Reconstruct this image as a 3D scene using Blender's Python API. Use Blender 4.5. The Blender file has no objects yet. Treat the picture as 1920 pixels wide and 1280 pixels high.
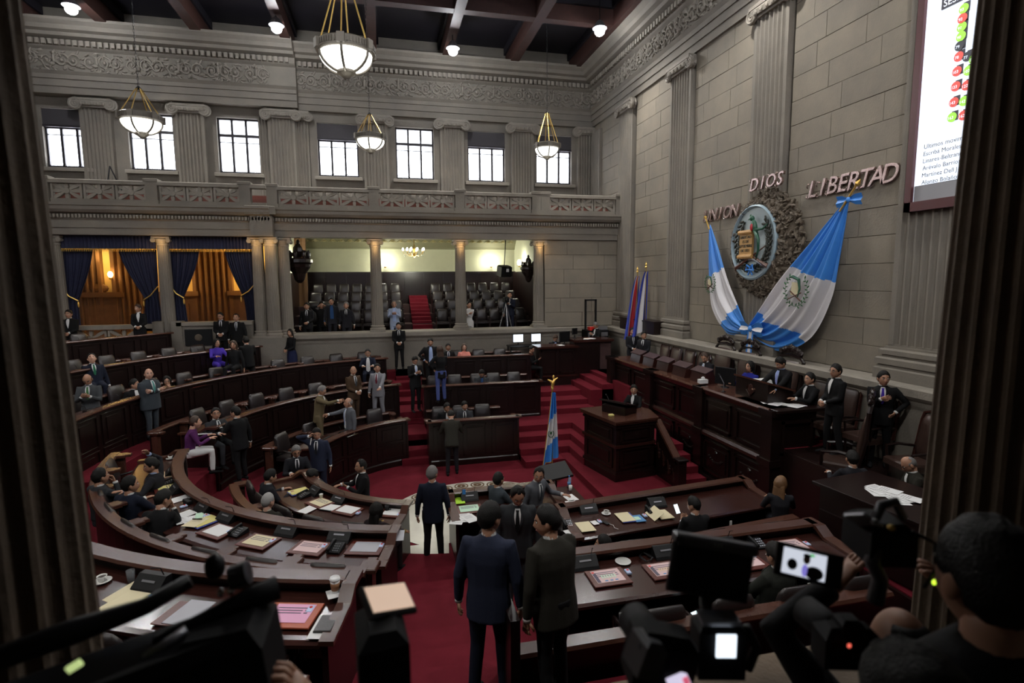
import bpy, math, random
from math import sin, cos, pi, sqrt, radians, atan2
from mathutils import Vector, Matrix
random.seed(7)
SC = bpy.context.scene
COL = SC.collection
# ---------------------------------------------------------------- camera
cam_d = bpy.data.cameras.new('camera'); cam = bpy.data.objects.new('camera', cam_d); COL.objects.link(cam)
cam_d.lens = 19.2; cam_d.sensor_width = 36; cam_d.clip_start = 0.05; cam_d.clip_end = 200
Rm = Matrix(((0.97327672, 0.03284067, -0.22727497), (-0.22952634, 0.10862358, -0.96722209), (-0.0070768, 0.99354034, 0.1132586)))
cam.matrix_world = Matrix.Translation((0, 0, 5.0)) @ Rm.to_4x4()
SC.camera = cam
cam_d.dof.use_dof = True; cam_d.dof.focus_distance = 12.0; cam_d.dof.aperture_fstop = 2.0
# ---------------------------------------------------------------- view, world, lights
SC.view_settings.view_transform = 'Standard'; SC.view_settings.look = 'None'
SC.view_settings.gamma = 1.0; SC.view_settings.use_curve_mapping = False
SC.view_settings.exposure = 0.15
SC.cycles.max_bounces = 5; SC.cycles.diffuse_bounces = 3; SC.cycles.glossy_bounces = 2
SC.cycles.sample_clamp_indirect = 4.0
SC.cycles.use_denoising = True
W = bpy.data.worlds.new('world'); SC.world = W; W.use_nodes = True
bg = W.node_tree.nodes['Background']; bg.inputs[0].default_value = (0.86, 0.9, 1.0, 1); bg.inputs[1].default_value = 10

def lamp(kind, loc, power, col=(1, 1, 1), size=0.15, rot=None, spot=None, sy=None, name='lamp_light'):
    d = bpy.data.lights.new(name, kind); d.energy = power; d.color = col
    if kind == 'AREA':
        d.size = size
        if sy: d.shape = 'RECTANGLE'; d.size_y = sy
    else: d.shadow_soft_size = size
    if spot: d.spot_size = radians(spot); d.spot_blend = 0.6
    o = bpy.data.objects.new(name, d); COL.objects.link(o); o.location = loc
    if rot is not None: o.rotation_euler = rot
    return o
HID = [(-9.1, 20.6, 13.4), (-3.15, 20.5, 13.35), (2.75, 20.7, 13.2), (7.42, 18.3, 13.3), (7.4, 12.0, 13.3), (7.4, 5.5, 13.3), (2.75, 2.5, 13.2), (-3.1, 2.5, 13.2), (-9.0, 2.5, 13.2), (-11.0, 11.5, 13.2)]
HIDP = 620
for i, p in enumerate(HID):
    tx, ty = (p[0] + (1.3 - p[0]) * .45, p[1] + (11.0 - p[1]) * .45)
    v = Vector((tx - p[0], ty - p[1], -p[2]))
    lamp('SPOT', (p[0], p[1], p[2] - 0.2), HIDP, (1.0, 0.97, 0.92), 0.14, rot=v.to_track_quat('-Z', 'Y').to_euler(), spot=150)
    lamp('POINT', (p[0], p[1], p[2] - 0.14), 210 if i < 3 else 90, (0.93, 0.96, 1.0), 0.13)
# ---------------------------------------------------------------- materials
def mat(name, col, rough=0.6, metal=0.0, var=0.0, vscale=3.0, bump=0.0, bscale=30.0, emis=None, estr=0.0, trans=0.0, spec=0.5, col2=None, rnd=0.0, stretch=None, coat=0.0, alpha=1.0, sheen=0):
    m = bpy.data.materials.new(name); m.use_nodes = True
    nt = m.node_tree; N = nt.nodes; L = nt.links; b = N['Principled BSDF']
    b.inputs['Base Color'].default_value = (*col, 1); b.inputs['Roughness'].default_value = rough
    b.inputs['Metallic'].default_value = metal; b.inputs['Specular IOR Level'].default_value = spec
    if trans: b.inputs['Transmission Weight'].default_value = trans
    if coat: b.inputs['Coat Weight'].default_value = coat; b.inputs['Coat Roughness'].default_value = 0.15
    if alpha < 1: b.inputs['Alpha'].default_value = alpha
    if emis: b.inputs['Emission Color'].default_value = (*emis, 1); b.inputs['Emission Strength'].default_value = estr
    if var or bump or rnd:
        tc = N.new('ShaderNodeNewGeometry'); src = tc.outputs['Position']
        if stretch:
            mp = N.new('ShaderNodeMapping'); mp.inputs['Scale'].default_value = stretch; L.new(src, mp.inputs[0]); src = mp.outputs[0]
    if var or rnd:
        c2 = col2 or tuple(max(0, c * 0.45) for c in col)
        mx = N.new('ShaderNodeMix'); mx.data_type = 'RGBA'
        mx.inputs[6].default_value = (*col, 1); mx.inputs[7].default_value = (*c2, 1)
        no = N.new('ShaderNodeTexNoise'); no.inputs['Scale'].default_value = vscale; no.inputs['Detail'].default_value = 6; no.inputs['Roughness'].default_value = 0.62
        L.new(src, no.inputs['Vector'])
        mr = N.new('ShaderNodeMapRange'); mr.inputs[1].default_value = 0.32; mr.inputs[2].default_value = 0.72; mr.inputs[3].default_value = 0; mr.inputs[4].default_value = var
        L.new(no.outputs[0], mr.inputs[0])
        fac = mr.outputs[0]
        if rnd:
            oi = N.new('ShaderNodeObjectInfo'); ml = N.new('ShaderNodeMath'); ml.operation = 'MULTIPLY'; ml.inputs[1].default_value = rnd
            L.new(oi.outputs['Random'], ml.inputs[0])
            ad = N.new('ShaderNodeMath'); ad.operation = 'ADD'; ad.use_clamp = True; L.new(ml.outputs[0], ad.inputs[0]); L.new(fac, ad.inputs[1]); fac = ad.outputs[0]
        L.new(fac, mx.inputs[0]); L.new(mx.outputs[2], b.inputs['Base Color'])
    if bump:
        n2 = N.new('ShaderNodeTexNoise'); n2.inputs['Scale'].default_value = bscale; n2.inputs['Detail'].default_value = 4; L.new(src, n2.inputs['Vector'])
        bp = N.new('ShaderNodeBump'); bp.inputs['Strength'].default_value = bump; bp.inputs['Distance'].default_value = 0.02
        L.new(n2.outputs[0], bp.inputs['Height']); L.new(bp.outputs[0], b.inputs['Normal'])
    return m
STONE = mat('stone', (0.215, 0.19, 0.155), 0.85, var=0.75, vscale=1.1, bump=0.25, bscale=25, col2=(0.14, 0.128, 0.112))
STONEB = mat('stone_block', (0.25, 0.215, 0.165), 0.85, var=0.55, vscale=1.6, bump=0.25, bscale=28, col2=(0.16, 0.143, 0.118), rnd=0.32)
STONED = mat('stone_dark', (0.1, 0.088, 0.07), 0.9, var=0.6, vscale=2)
STONEL = mat('stone_light', (0.27, 0.24, 0.2), 0.8, var=0.5, vscale=3, bump=0.3, bscale=30, col2=(0.16, 0.15, 0.13))
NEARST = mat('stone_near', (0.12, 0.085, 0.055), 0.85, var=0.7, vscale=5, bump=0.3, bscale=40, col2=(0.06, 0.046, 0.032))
CEIL = mat('ceiling_wood', (0.016, 0.014, 0.022), 0.6, var=0.5, vscale=4)
BEAM = mat('beam_wood', (0.055, 0.02, 0.015), 0.6, var=0.6, vscale=6)
WOOD = mat('dark_wood', (0.013, 0.0052, 0.0045), 0.3, var=0.7, vscale=5, stretch=(1, 1, 4), col2=(0.006, 0.003, 0.0028), spec=0.5)
WOODR = mat('desktop_wood', (0.042, 0.014, 0.011), 0.22, var=0.7, vscale=6, col2=(0.025, 0.008, 0.006), spec=0.55)
RIM = mat('rim_wood', (0.075, 0.03, 0.02), 0.27, var=0.6, vscale=9, col2=(0.05, 0.016, 0.009), spec=0.6)
PAD = mat('pad_wood', (0.11, 0.022, 0.014), 0.35, var=0.4, vscale=12)
CARPET = mat('carpet', (0.145, 0.011, 0.021), 0.95, var=0.5, vscale=2.5, bump=0.15, bscale=120, col2=(0.075, 0.005, 0.009), spec=0.15)
MARBLE = mat('marble', (0.62, 0.6, 0.52), 0.25, var=0.35, vscale=3, col2=(0.42, 0.4, 0.34))
MARBD = mat('marble_inlay', (0.12, 0.07, 0.035), 0.3)
LEATH = mat('leather', (0.02, 0.0145, 0.0145), 0.36, var=0.4, vscale=8, bump=0.1, bscale=60, spec=0.55)
LEATHB = mat('leather_brown', (0.05, 0.027, 0.021), 0.33, var=0.4, vscale=8, bump=0.1, bscale=60, spec=0.6)
BLACK = mat('black_plastic', (0.007, 0.007, 0.008), 0.5, spec=.3)
BLACKM = mat('black_matt', (0.004, 0.004, 0.005), 0.7, spec=.2)
GREYM = mat('grey_metal', (0.25, 0.25, 0.27), 0.35, metal=0.6)
CHROME = mat('chrome', (0.6, 0.6, 0.6), 0.2, metal=1.0)
GOLD = mat('gold', (0.75, 0.48, 0.12), 0.35, metal=0.7)
BRASS = mat('brass', (0.55, 0.36, 0.1), 0.35, metal=0.8)
BRONZE = mat('bronze_rock', (0.13, 0.1, 0.07), 0.7, var=0.7, vscale=7, col2=(0.055, 0.045, 0.035), bump=0.4, bscale=30)
NAVY = mat('navy_curtain', (0.012, 0.014, 0.045), 0.8, var=0.4, vscale=5)
GLASSL = mat('lamp_glass', (0.9, 0.9, 0.85), 0.4, emis=(1.0, 0.98, 0.9), estr=2.6)
HIDM = mat('floodlight_glow', (1, 1, 1), 0.4, emis=(0.95, 0.97, 1.0), estr=60)
WARMGL = mat('warm_bulb', (1, .8, .5), 0.4, emis=(1.0, 0.62, 0.2), estr=12)
COOLGL = mat('cool_bulb', (1, 1, 1), 0.4, emis=(1.0, 1.0, 0.9), estr=25)
WGLASS = mat('window_glass', (1, 1, 1), 0.02, trans=1.0, spec=0.3); WGLASS.node_tree.nodes['Principled BSDF'].inputs['IOR'].default_value = 1.01
WFRAME = mat('window_frame', (0.02, 0.016, 0.02), 0.5)
BLIND = mat('blind', (0.06, 0.055, 0.06), 0.8)
CREAM = mat('cream_wall', (0.52, 0.52, 0.36), 0.8, var=0.2, vscale=2)
OCHRE = mat('ochre_wall', (0.72, 0.52, 0.2), 0.8, var=0.2, vscale=2)
TANW = mat('tan_pilaster', (0.17, 0.085, 0.035), 0.7, var=0.4, vscale=4)
WHITE = mat('white', (0.75, 0.75, 0.75), 0.6)
PAPER = mat('paper', (0.78, 0.78, 0.78), 0.7)
PAPERC = mat('paper_cream', (0.72, 0.64, 0.42), 0.7)
PAPERY = mat('paper_yellow', (0.7, 0.62, 0.22), 0.7)
PAPERO = mat('paper_peach', (0.75, 0.55, 0.34), 0.7)
PAPERP = mat('paper_pink', (0.82, 0.42, 0.62), 0.7)
PAPERPK = mat('paper_pale_pink', (0.72, 0.52, 0.52), 0.7)
PAPERG = mat('paper_green', (0.55, 0.78, 0.6), 0.7)
LIME = mat('paper_lime', (0.5, 0.85, 0.05), 0.7)
PBLUE = mat('paper_blue', (0.08, 0.25, 0.5), 0.6)
INK = mat('ink', (0.12, 0.1, 0.14), 0.7)
RED = mat('red_plastic', (0.75, 0.03, 0.02), 0.4)
REMB = mat('remote_shell', (0.5, 0.6, 0.85), 0.4)
PORC = mat('porcelain', (0.75, 0.75, 0.72), 0.2)
COFFEE = mat('coffee', (0.03, 0.012, 0.005), 0.2)
KRAFT = mat('coffee_sleeve', (0.28, 0.13, 0.06), 0.7)
SCRW = mat('screen_white', (0.8, 0.85, 0.95), 0.5, emis=(0.78, 0.86, 1.0), estr=0.85)
MONW = mat('monitor_glow', (0.8, 0.85, 0.95), 0.5, emis=(0.8, 0.9, 1.0), estr=1.4)
PHONEW = mat('phone_glow', (0.8, 0.85, 0.95), 0.5, emis=(0.75, 0.95, 0.97), estr=1.2)
CLEAR = mat('clear_glass', (0.8, 0.85, 0.9), 0.05, trans=0.85, alpha=0.6)
FB = mat('flag_blue', (0.05, 0.24, 0.68), 0.4, sheen=1); FW = mat('flag_white', (0.72, 0.7, 0.72), 0.45)
FDB = mat('flag_dark_blue', (0.02, 0.04, 0.32), 0.5); FR = mat('flag_red', (0.42, 0.01, 0.02), 0.5)
GREEN = mat('leaf_green', (0.02, 0.1, 0.03), 0.5); QUETZ = mat('quetzal_green', (0.02, 0.09, 0.05), 0.35)
LEAFD = mat('wreath_dark', (0.02, 0.022, 0.016), 0.4); PALEB = mat('medallion_pale', (0.42, 0.5, 0.53), 0.4)
SCRO = mat('scroll_gold', (0.5, 0.27, 0.08), 0.4, var=0.4, vscale=10); RIFLE = mat('rifle_brown', (0.1, 0.04, 0.025), 0.4)
LETT = mat('letter_metal', (0.42, 0.31, 0.29), 0.25, metal=0.85)
MAROON = mat('screen_frame', (0.07, 0.012, 0.014), 0.4)
# ---------------------------------------------------------------- mesh builder
class MB:
    def __init__(s): s.v = []; s.f = []; s.m = []; s.cm = 0
    def add(s, vs, fs, mi=None):
        b = len(s.v); s.v += [tuple(p) for p in vs]
        for f in fs: s.f.append([b + i for i in f]); s.m.append(s.cm if mi is None else mi)
        return s
    def box(s, x0, x1, y0, y1, z0, z1, mi=None):
        return s.add([(x0, y0, z0), (x1, y0, z0), (x1, y1, z0), (x0, y1, z0), (x0, y0, z1), (x1, y0, z1), (x1, y1, z1), (x0, y1, z1)],
                     [(3, 2, 1, 0), (4, 5, 6, 7), (0, 1, 5, 4), (1, 2, 6, 5), (2, 3, 7, 6), (3, 0, 4, 7)], mi)
    def obox(s, M, sx, sy, sz, mi=None, ch=0.0):
        # box centred at M origin; ch = chamfer of the top face
        x, y, z = sx / 2, sy / 2, sz / 2; c = ch
        ps = [(-x, -y, -z), (x, -y, -z), (x, y, -z), (-x, y, -z)]
        if c: ps += [(-x, -y, z - c), (x, -y, z - c), (x, y, z - c), (-x, y, z - c), (-x + c, -y + c, z), (x - c, -y + c, z), (x - c, y - c, z), (-x + c, y - c, z)]
        else: ps += [(-x, -y, z), (x, -y, z), (x, y, z), (-x, y, z)]
        ps = [M @ Vector(p) for p in ps]
        fs = [(3, 2, 1, 0), (0, 1, 5, 4), (1, 2, 6, 5), (2, 3, 7, 6), (3, 0, 4, 7)]
        if c: fs += [(4, 5, 9, 8), (5, 6, 10, 9), (6, 7, 11, 10), (7, 4, 8, 11), (8, 9, 10, 11)]
        else: fs += [(4, 5, 6, 7)]
        return s.add(ps, fs, mi)
    def rings(s, rs, closed=True, cap=True, mi=None, wrap=False):
        n = len(rs[0]); vs = [p for r in rs for p in r]; fs = []
        k = len(rs)
        for i in range(k if wrap else k - 1):
            j2 = (i + 1) % k
            for j in range(n if closed else n - 1):
                a = i * n + j; b = i * n + (j + 1) % n; c = j2 * n + (j + 1) % n; d = j2 * n + j
                fs.append((a, b, c, d))
        if cap and closed and not wrap: fs.append(tuple(range(n - 1, -1, -1))); fs.append(tuple((k - 1) * n + j for j in range(n)))
        return s.add(vs, fs, mi)
    def tube(s, pts, rad, n=8, mi=None, cap=True, flat=1.0):
        pts = [Vector(p) for p in pts]; rs = []
        if not isinstance(rad, (list, tuple)): rad = [rad] * len(pts)
        t0 = (pts[1] - pts[0]).normalized(); ref = Vector((0, 0, 1)) if abs(t0.z) < 0.9 else Vector((0, 1, 0))
        for i, p in enumerate(pts):
            t = (pts[min(i + 1, len(pts) - 1)] - pts[max(i - 1, 0)]).normalized()
            a = t.cross(ref)
            if a.length < 1e-4: a = t.cross(Vector((1, 0, 0)))
            a.normalize(); b = a.cross(t).normalized(); ref = b
            rs.append([p + a * (rad[i] * cos(2 * pi * j / n)) + b * (rad[i] * flat * sin(2 * pi * j / n)) for j in range(n)])
        return s.rings(rs, cap=cap, mi=mi)
    def lathe(s, prof, c=(0, 0, 0), n=16, mi=None, cap=True, M=None):
        rs = [[(c[0] + r * cos(2 * pi * j / n), c[1] + r * sin(2 * pi * j / n), c[2] + z) for j in range(n)] for r, z in prof]
        if M is not None: rs = [[M @ Vector(p) for p in r] for r in rs]
        return s.rings(rs, cap=cap, mi=mi)
    def ell(s, c, r, nu=12, nv=8, mi=None, M=None, jit=0.0):
        rs = []
        for i in range(nv + 1):
            la = -pi / 2 + pi * i / nv; la = max(-pi / 2 + .02, min(pi / 2 - .02, la)); row = []
            for j in range(nu):
                a = 2 * pi * j / nu; k = 1 + (random.uniform(-jit, jit) if jit else 0)
                p = Vector((r[0] * cos(la) * cos(a) * k, r[1] * cos(la) * sin(a) * k, r[2] * sin(la) * k))
                if M is not None: p = M @ p
                row.append(p + Vector(c))
            rs.append(row)
        return s.rings(rs, mi=mi)
    def sweep(s, path, nrm, prof, mi=None, cap=True):
        # path: list of (x,y); nrm: outward normals; prof: closed list of (offset along normal, z)
        rs = [[(p[0] + n[0] * o, p[1] + n[1] * o, z) for o, z in prof] for p, n in zip(path, nrm)]
        return s.rings(rs, cap=cap, mi=mi)
    def prism(s, poly, z0, z1, mi=None):
        n = len(poly); return s.rings([[(x, y, z0) for x, y in poly], [(x, y, z1) for x, y in poly]], mi=mi)
    def xf(s, M, i0=0):
        for i in range(i0, len(s.v)): s.v[i] = tuple(M @ Vector(s.v[i]))
        return s
    def mesh(s, name, mats, smooth=False):
        me = bpy.data.meshes.new(name); me.from_pydata(s.v, [], s.f)
        if not isinstance(mats, (list, tuple)): mats = [mats]
        for m in mats: me.materials.append(m)
        if len(mats) > 1: me.polygons.foreach_set('material_index', s.m)
        if smooth: me.polygons.foreach_set('use_smooth', [True] * len(s.f))
        me.update(); return me
    def build(s, name, mats, parent=None, smooth=False, loc=None, rz=0):
        # vertices in world coordinates when parent has a location and loc is None (identity parents): shifted to parent's frame
        if parent is not None and loc is None and parent.location.length > 0 and not getattr(s, 'local', False):
            q = parent.location
            s.v = [(a - q.x, b - q.y, c - q.z) for a, b, c in s.v]
        return put(name, s.mesh(name, mats, smooth), parent, loc, rz)
def put(name, me, parent=None, loc=None, rz=0, scale=None):
    o = bpy.data.objects.new(name, me); COL.objects.link(o)
    if parent is not None: o.parent = parent
    if loc is not None: o.location = loc
    if rz: o.rotation_euler.z = rz
    if scale: o.scale = scale
    return o
def empty(name, loc, rz=0):
    o = bpy.data.objects.new(name, None); COL.objects.link(o); o.location = loc; o.rotation_euler.z = rz; o.empty_display_size = 0.1; return o
def tag(o, label=None, cat=None, group=None, kind=None):
    if label: o['label'] = label
    if cat: o['category'] = cat
    if group: o['group'] = group
    if kind: o['kind'] = kind
    return o
def L_(mb): mb.local = True; return mb
KIDS = {}
def copy_tree(o, parent=None):
    c = o.copy(); COL.objects.link(c); c.parent = parent
    if o not in KIDS: KIDS[o] = [x for x in o.children]
    for ch in KIDS[o]: copy_tree(ch, c)
    return c
# ================================================================ SETTING
CX, CY = 1.3, 11.9
# ---- fluted shapes (canonical: u=x, outward = -y)
def flute_profile(w, d, n, fd):
    pts = [(-w / 2, 0.0), (-w / 2, -d)]; m = 0.07 * w; pw = (w - 2 * m) / n
    for k in range(n):
        a = -w / 2 + m + k * pw; fw = pw * 0.78; g = (pw - fw) / 2
        for j in range(5):
            t = j / 4; pts.append((a + g + fw * t, -d + fd * sin(pi * t)))
    pts += [(w / 2, -d), (w / 2, 0.0)]
    return pts
def pilaster_mesh(w, d, z0, z1, n=7):
    mb = MB(); pr = flute_profile(w, d, n, 0.05)
    mb.rings([[(x, y, z0) for x, y in pr], [(x, y, z1) for x, y in pr]], closed=False, cap=False)
    return mb.mesh('pilaster_shaft', STONE)
def base_mesh(w, d, h):
    mb = MB()
    for z0, z1, o in ((0, .22, .16), (.22, .27, .12), (.27, .4, .15), (.4, .45, .07), (.45, .56, .11), (.56, .6, .04), (.6, h, .01)):
        k = h / .64 if h < .6 else 1
        mb.obox(Matrix.Translation((0, -d / 2 - o / 2 + .02, (z0 + z1) / 2 * k)), w + 2 * o, d + o, (z1 - z0) * k, ch=0.0 if o < .1 else 0.03)
    return mb.mesh('pilaster_base', STONE)
def volute(mb, x, z, r, y0, th, flip=1, mi=None):
    # disc with a raised spiral
    n = 20
    mb.rings([[(x + r * .93 * cos(2 * pi * j / n), y, z + r * .93 * sin(2 * pi * j / n)) for j in range(n)] for y in (y0, y0 - th)], mi=mi)
    pts = []; rad = []
    for i in range(34):
        t = i / 33; a = flip * (t * 2 * pi * 2.3) + pi / 2; rr = r * (0.95 - 0.8 * t)
        pts.append((x + rr * cos(a), y0 - th, z + rr * sin(a))); rad.append(r * (0.15 - 0.08 * t))
    mb.tube(pts, rad, 5, mi=mi)
    mb.ell((x, y0 - th, z), (r * .14, r * .12, r * .14), 8, 6, mi=mi)
def capital_mesh(w, d, r=.21):
    mb = MB()
    # echinus and cushion between the volutes
    mb.obox(Matrix.Translation((0, -d / 2 - .03, -.16)), w + .04, d + .06, .1)
    n = 9; top = []
    rs = []
    for i in range(n):
        t = i / (n - 1); x = -w / 2 - .02 + t * (w + .04); sag = .05 * sin(pi * t)
        rs.append([(x, 0, .02), (x, -d - .12, .02), (x, -d - .15, -.02 - sag * .4), (x, -d - .12, -.12 - sag * .6), (x, 0, -.14)])
    mb.rings(rs)
    mb.obox(Matrix.Translation((0, -d / 2 - .06, .07)), w + .22, d + .16, .1, ch=.02)
    for i in range(5):
        x = (i - 2) * w / 5.5
        mb.ell((x, -d - .13, -.1), (.055, .05, .07), 8, 6)
    for sx in (-1, 1):
        volute(mb, sx * (w / 2 + .06), -.1, r, -d - .04, .07, flip=sx)
        mb.lathe([(r * .9, 0), (r * .6, .04), (r * .9, .1)], n=12, M=Matrix.Translation((sx * (w / 2 + .06), -d - .04, -.1)) @ Matrix.Rotation(-pi / 2, 4, 'X'))
    return mb.mesh('capital', STONEL)
# ---- floor and tiers
fl = MB().box(-14, 10, -3, 26, -0.3, 0.0).build('floor', CARPET); tag(fl, kind='structure')
def upath(r, a0, a1, n=40):
    P = []; Nn = []
    for i in range(n + 1):
        a = radians(a0 + (a1 - a0) * i / n); P.append((CX + r * cos(a), CY + r * sin(a))); Nn.append((cos(a), sin(a)))
    return P, Nn
TZ = [0.34, 0.90, 1.45, 1.95, 2.45]; TR = [2.97, 5.12, 7.22, 9.25, 11.25]
def sector(r0, r1, a0, a1, z0, z1, name='tier_step', par=fl, m=CARPET):
    P, Nn = upath(r0, a0, a1, 36); d = r1 - r0
    return MB().sweep(P, Nn, [(0, z0), (0, z1), (d, z1), (d, z0)]).build(name, m, par)
for k in range(5):
    r1 = TR[k + 1] if k < 4 else 15
    sector(TR[k] + .03, r1 + .1, 90.5, 184, -.05, TZ[k])
    if k < 3: sector(TR[k] + .03, (TR[k + 1] if k < 2 else 10.2) + .1, 184, 269.5, -.05, TZ[k])
sector(6.62, 7.3, 148, 184, -.05, 1.28)
# aisle steps on the left aisle (far side) and near aisle, all carpeted
def step(x0, x1, y0, y1, z, name='aisle_step'):
    return MB().box(x0, x1, y0, y1, -.05, z).build(name, CARPET, fl)
FS = [(14.6, .17), (15.25, .34), (15.8, .51), (17.0, .68), (17.55, .85), (18.05, 1.02), (18.8, 1.2), (19.2, 1.38), (19.6, 1.55), (19.95, 1.7)]
for i, (y, z) in enumerate(FS):
    y1 = FS[i + 1][0] if i + 1 < len(FS) else 20.6
    step(.36, 1.14, y, y1 + .01, z)
step(-13, 9.2, 19.95, 20.6, 1.7, 'back_aisle')
NS = [(9.05, .12), (8.55, .28), (7.9, .45), (7.3, .62), (6.65, .8), (6.0, .97), (5.4, 1.14), (4.8, 1.3), (4.2, 1.45)]
for i, (y, z) in enumerate(NS):
    y0 = NS[i + 1][0] if i + 1 < len(NS) else 1.9
    step(-.5, 2.6, y0 - .01, y, z)
# far right straight tiers
def tierbox(x0, x1, y0, y1, z): return MB().box(x0, x1, y0, y1, -.05, z).build('tier_step', CARPET, fl)
tierbox(1.12, 3.55, 14.5, 16.5, .34); tierbox(1.12, 4.7, 16.5, 18.6, .9); tierbox(1.12, 5.0, 18.6, 20.6, 1.45)
# near right straight tiers
tierbox(1.0, 2.9, 6.0, 9.3, .33); tierbox(2.6, 6.6, 5.85, 8.3, .34); tierbox(1.9, 5.4, 3.9, 5.75, .9); tierbox(.9, 6.0, 2.1, 3.95, 1.45)
# stairs between the far benches and the rostrum, turning a corner
xe = [4.65, 4.95, 5.2, 5.45]; ye = [13.6, 14.15, 14.75, 15.3]
for i in range(4):
    MB().box(xe[i], 7.6, 10.9 if i == 0 else 13.0, 20.6, -.05, .17 * (i + 1)).build('stair_step', CARPET, fl)
    MB().box(3.55, xe[i] + .01, ye[i], 20.6, -.05, .17 * (i + 1)).build('stair_step', CARPET, fl)
for i, (y, z) in enumerate([(16.4, .85), (16.85, 1.02), (17.5, 1.19)]):
    MB().box(4.75, 6.6 if i < 2 else 7.6, y, 20.6, -.05, z).build('stair_step', CARPET, fl)
for i, (x, z) in enumerate([(6.55, 1.36), (6.95, 1.53), (7.35, 1.65)]):
    MB().box(x, 8.9, 15.4 if i == 2 else 16.6, 20.6, -.05, z).build('stair_step', CARPET, fl)
# rostrum platform
MB().box(7.55, 9.3, 6.9, 20.6, -.05, 1.62).build('rostrum_platform', WOOD, fl); MB().box(7.6, 9.3, 8.9, 20.6, 1.6, 1.65).build('platform_carpet', CARPET, fl); MB().box(7.58, 9.3, 6.93, 8.9, 1.6, 1.65).build('platform_boards', WOOD, fl)
MB().box(6.3, 9.3, 4.6, 6.95, -.05, .98).build('corner_platform', WOOD, fl); MB().box(6.35, 9.3, 4.65, 6.9, .96, 1.0).build('platform_carpet', CARPET, fl)
# marble well floor: disc with a dark inlaid ring band and medallions
mf = MB()
P, Nn = upath(2.3, 0, 360, 64)
mf.add([(CX + .6 + 1.0 * cos(2 * pi * i / 64) * 2.0, 11.25 + 1.72 * sin(2 * pi * i / 64), .012) for i in range(64)], [tuple(range(64))])
mo = mf.build('marble_floor', MARBLE, fl)
MB().box(.1, 1.15, 9.0, 10.0, -.05, .014).build('marble_threshold', MARBLE, fl)
for i in range(12):
    a = radians(20 + 140 * i / 11); c = (CX + .6 + 1.78 * cos(a), 11.25 + 1.5 * sin(a), .014)
    m_ = MB(); m_.lathe([(.17, 0), (.17, .006), (.14, .006), (.14, 0)], c, 20, cap=False); m_.lathe([(.1, 0), (.1, .006), (.03, .006), (.03, 0)], c, 16, cap=False)
    for q in range(0): m_.ell((c[0] + .24 * cos(q * pi / 3) * .9, c[1] + .24 * sin(q * pi / 3) * .5, c[2]), (.03, .02, .004), 6, 4)
    m_.build('marble_medallion', MARBD, fl)
# ---- right wall
XR = 9.32
wr = MB()
wr.box(XR, XR + .4, -3, 24.5, 3.0, 14.6)
wr = tag(wr.build('wall_right', STONED), kind='structure')
lw = MB().box(8.88, 9.35, -3, 20.55, 0, 2.92).build('podium_wall', STONE, wr)
lg = MB(); P = [(0, -3), (0, 20.56)]
def molding_y(prof, x, y0, y1, name, m, par):   # profile offset = toward -x
    return MB().rings([[(x - o, y, z) for o, z in prof] for y in (y0, y1)]).build(name, m, par)
def molding_x(prof, y, x0, x1, name, m, par):   # profile offset = toward -y
    return MB().rings([[(x, y - o, z) for o, z in prof] for x in (x0, x1)]).build(name, m, par)
LEDGE = [(-.5, 2.72), (.0, 2.72), (.03, 2.78), (.05, 2.86), (.1, 2.9), (.15, 2.95), (.15, 3.08), (.12, 3.11), (-.5, 3.13)]
molding_y(LEDGE, 8.88, -3, 20.5, 'ledge', STONEL, wr)
# ashlar blocks between the pilasters, each a stone of its own
def blocks(par, u_ranges, z0, z1, course, length, place, mstone=STONEB, cap=300):
    n = 0; cache = {}
    k = 0; z = z0
    while z < z1 - .05:
        h = min(course, z1 - z)
        for (u0, u1) in u_ranges:
            off = (k % 2) * length * .5 + (.13 * ((k * 7) % 5 - 2)); cuts = [u0]; u = u0 - off + length
            while u < u1 - .25:
                if u > u0 + .25: cuts.append(u)
                u += length
            cuts.append(u1)
            for a, b in zip(cuts[:-1], cuts[1:]):
                key = (round(b - a, 2), round(h, 2))
                if key not in cache:
                    mb = MB(); mb.obox(Matrix.Translation((0, -.035, 0)) @ Matrix.Rotation(pi / 2, 4, 'X'), b - a - .007, h - .007, .08, ch=.006); cache[key] = mb.mesh('stone_block', mstone)
                if n < cap: place(cache[key], (a + b) / 2, z + h / 2, random.uniform(0, .01)); n += 1
        z += h; k += 1
    return n
def place_r(me, u, z, d): put('stone_block', me, wr, (XR + .004 - d, u, z), -pi / 2)
PYS = [19.85, 15.92, 11.87, 7.62, 3.6]
nb = blocks(wr, [(8.28, 11.2), (12.55, 15.25), (16.6, 19.15), (20.5, 23.4)], 3.13, 11.65, .53, 1.25, place_r)
MB().box(XR - .03, XR + .01, 4.3, 6.95, 3.1, 11.7).build('wall_facing', STONE, wr)
pm = pilaster_mesh(1.2, .2, 3.75, 11.3, 7); bm = base_mesh(1.2, .2, .64); cm = capital_mesh(1.12, .2, .2)
for y in PYS:
    put('pilaster', pm, wr, (XR, y, 0), -pi / 2); put('pilaster_base', bm, wr, (XR, y, 3.12), -pi / 2); put('capital', cm, wr, (XR, y, 11.45), -pi / 2)
put('pilaster', pm, wr, (XR, 23.0, 0), -pi / 2)
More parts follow.
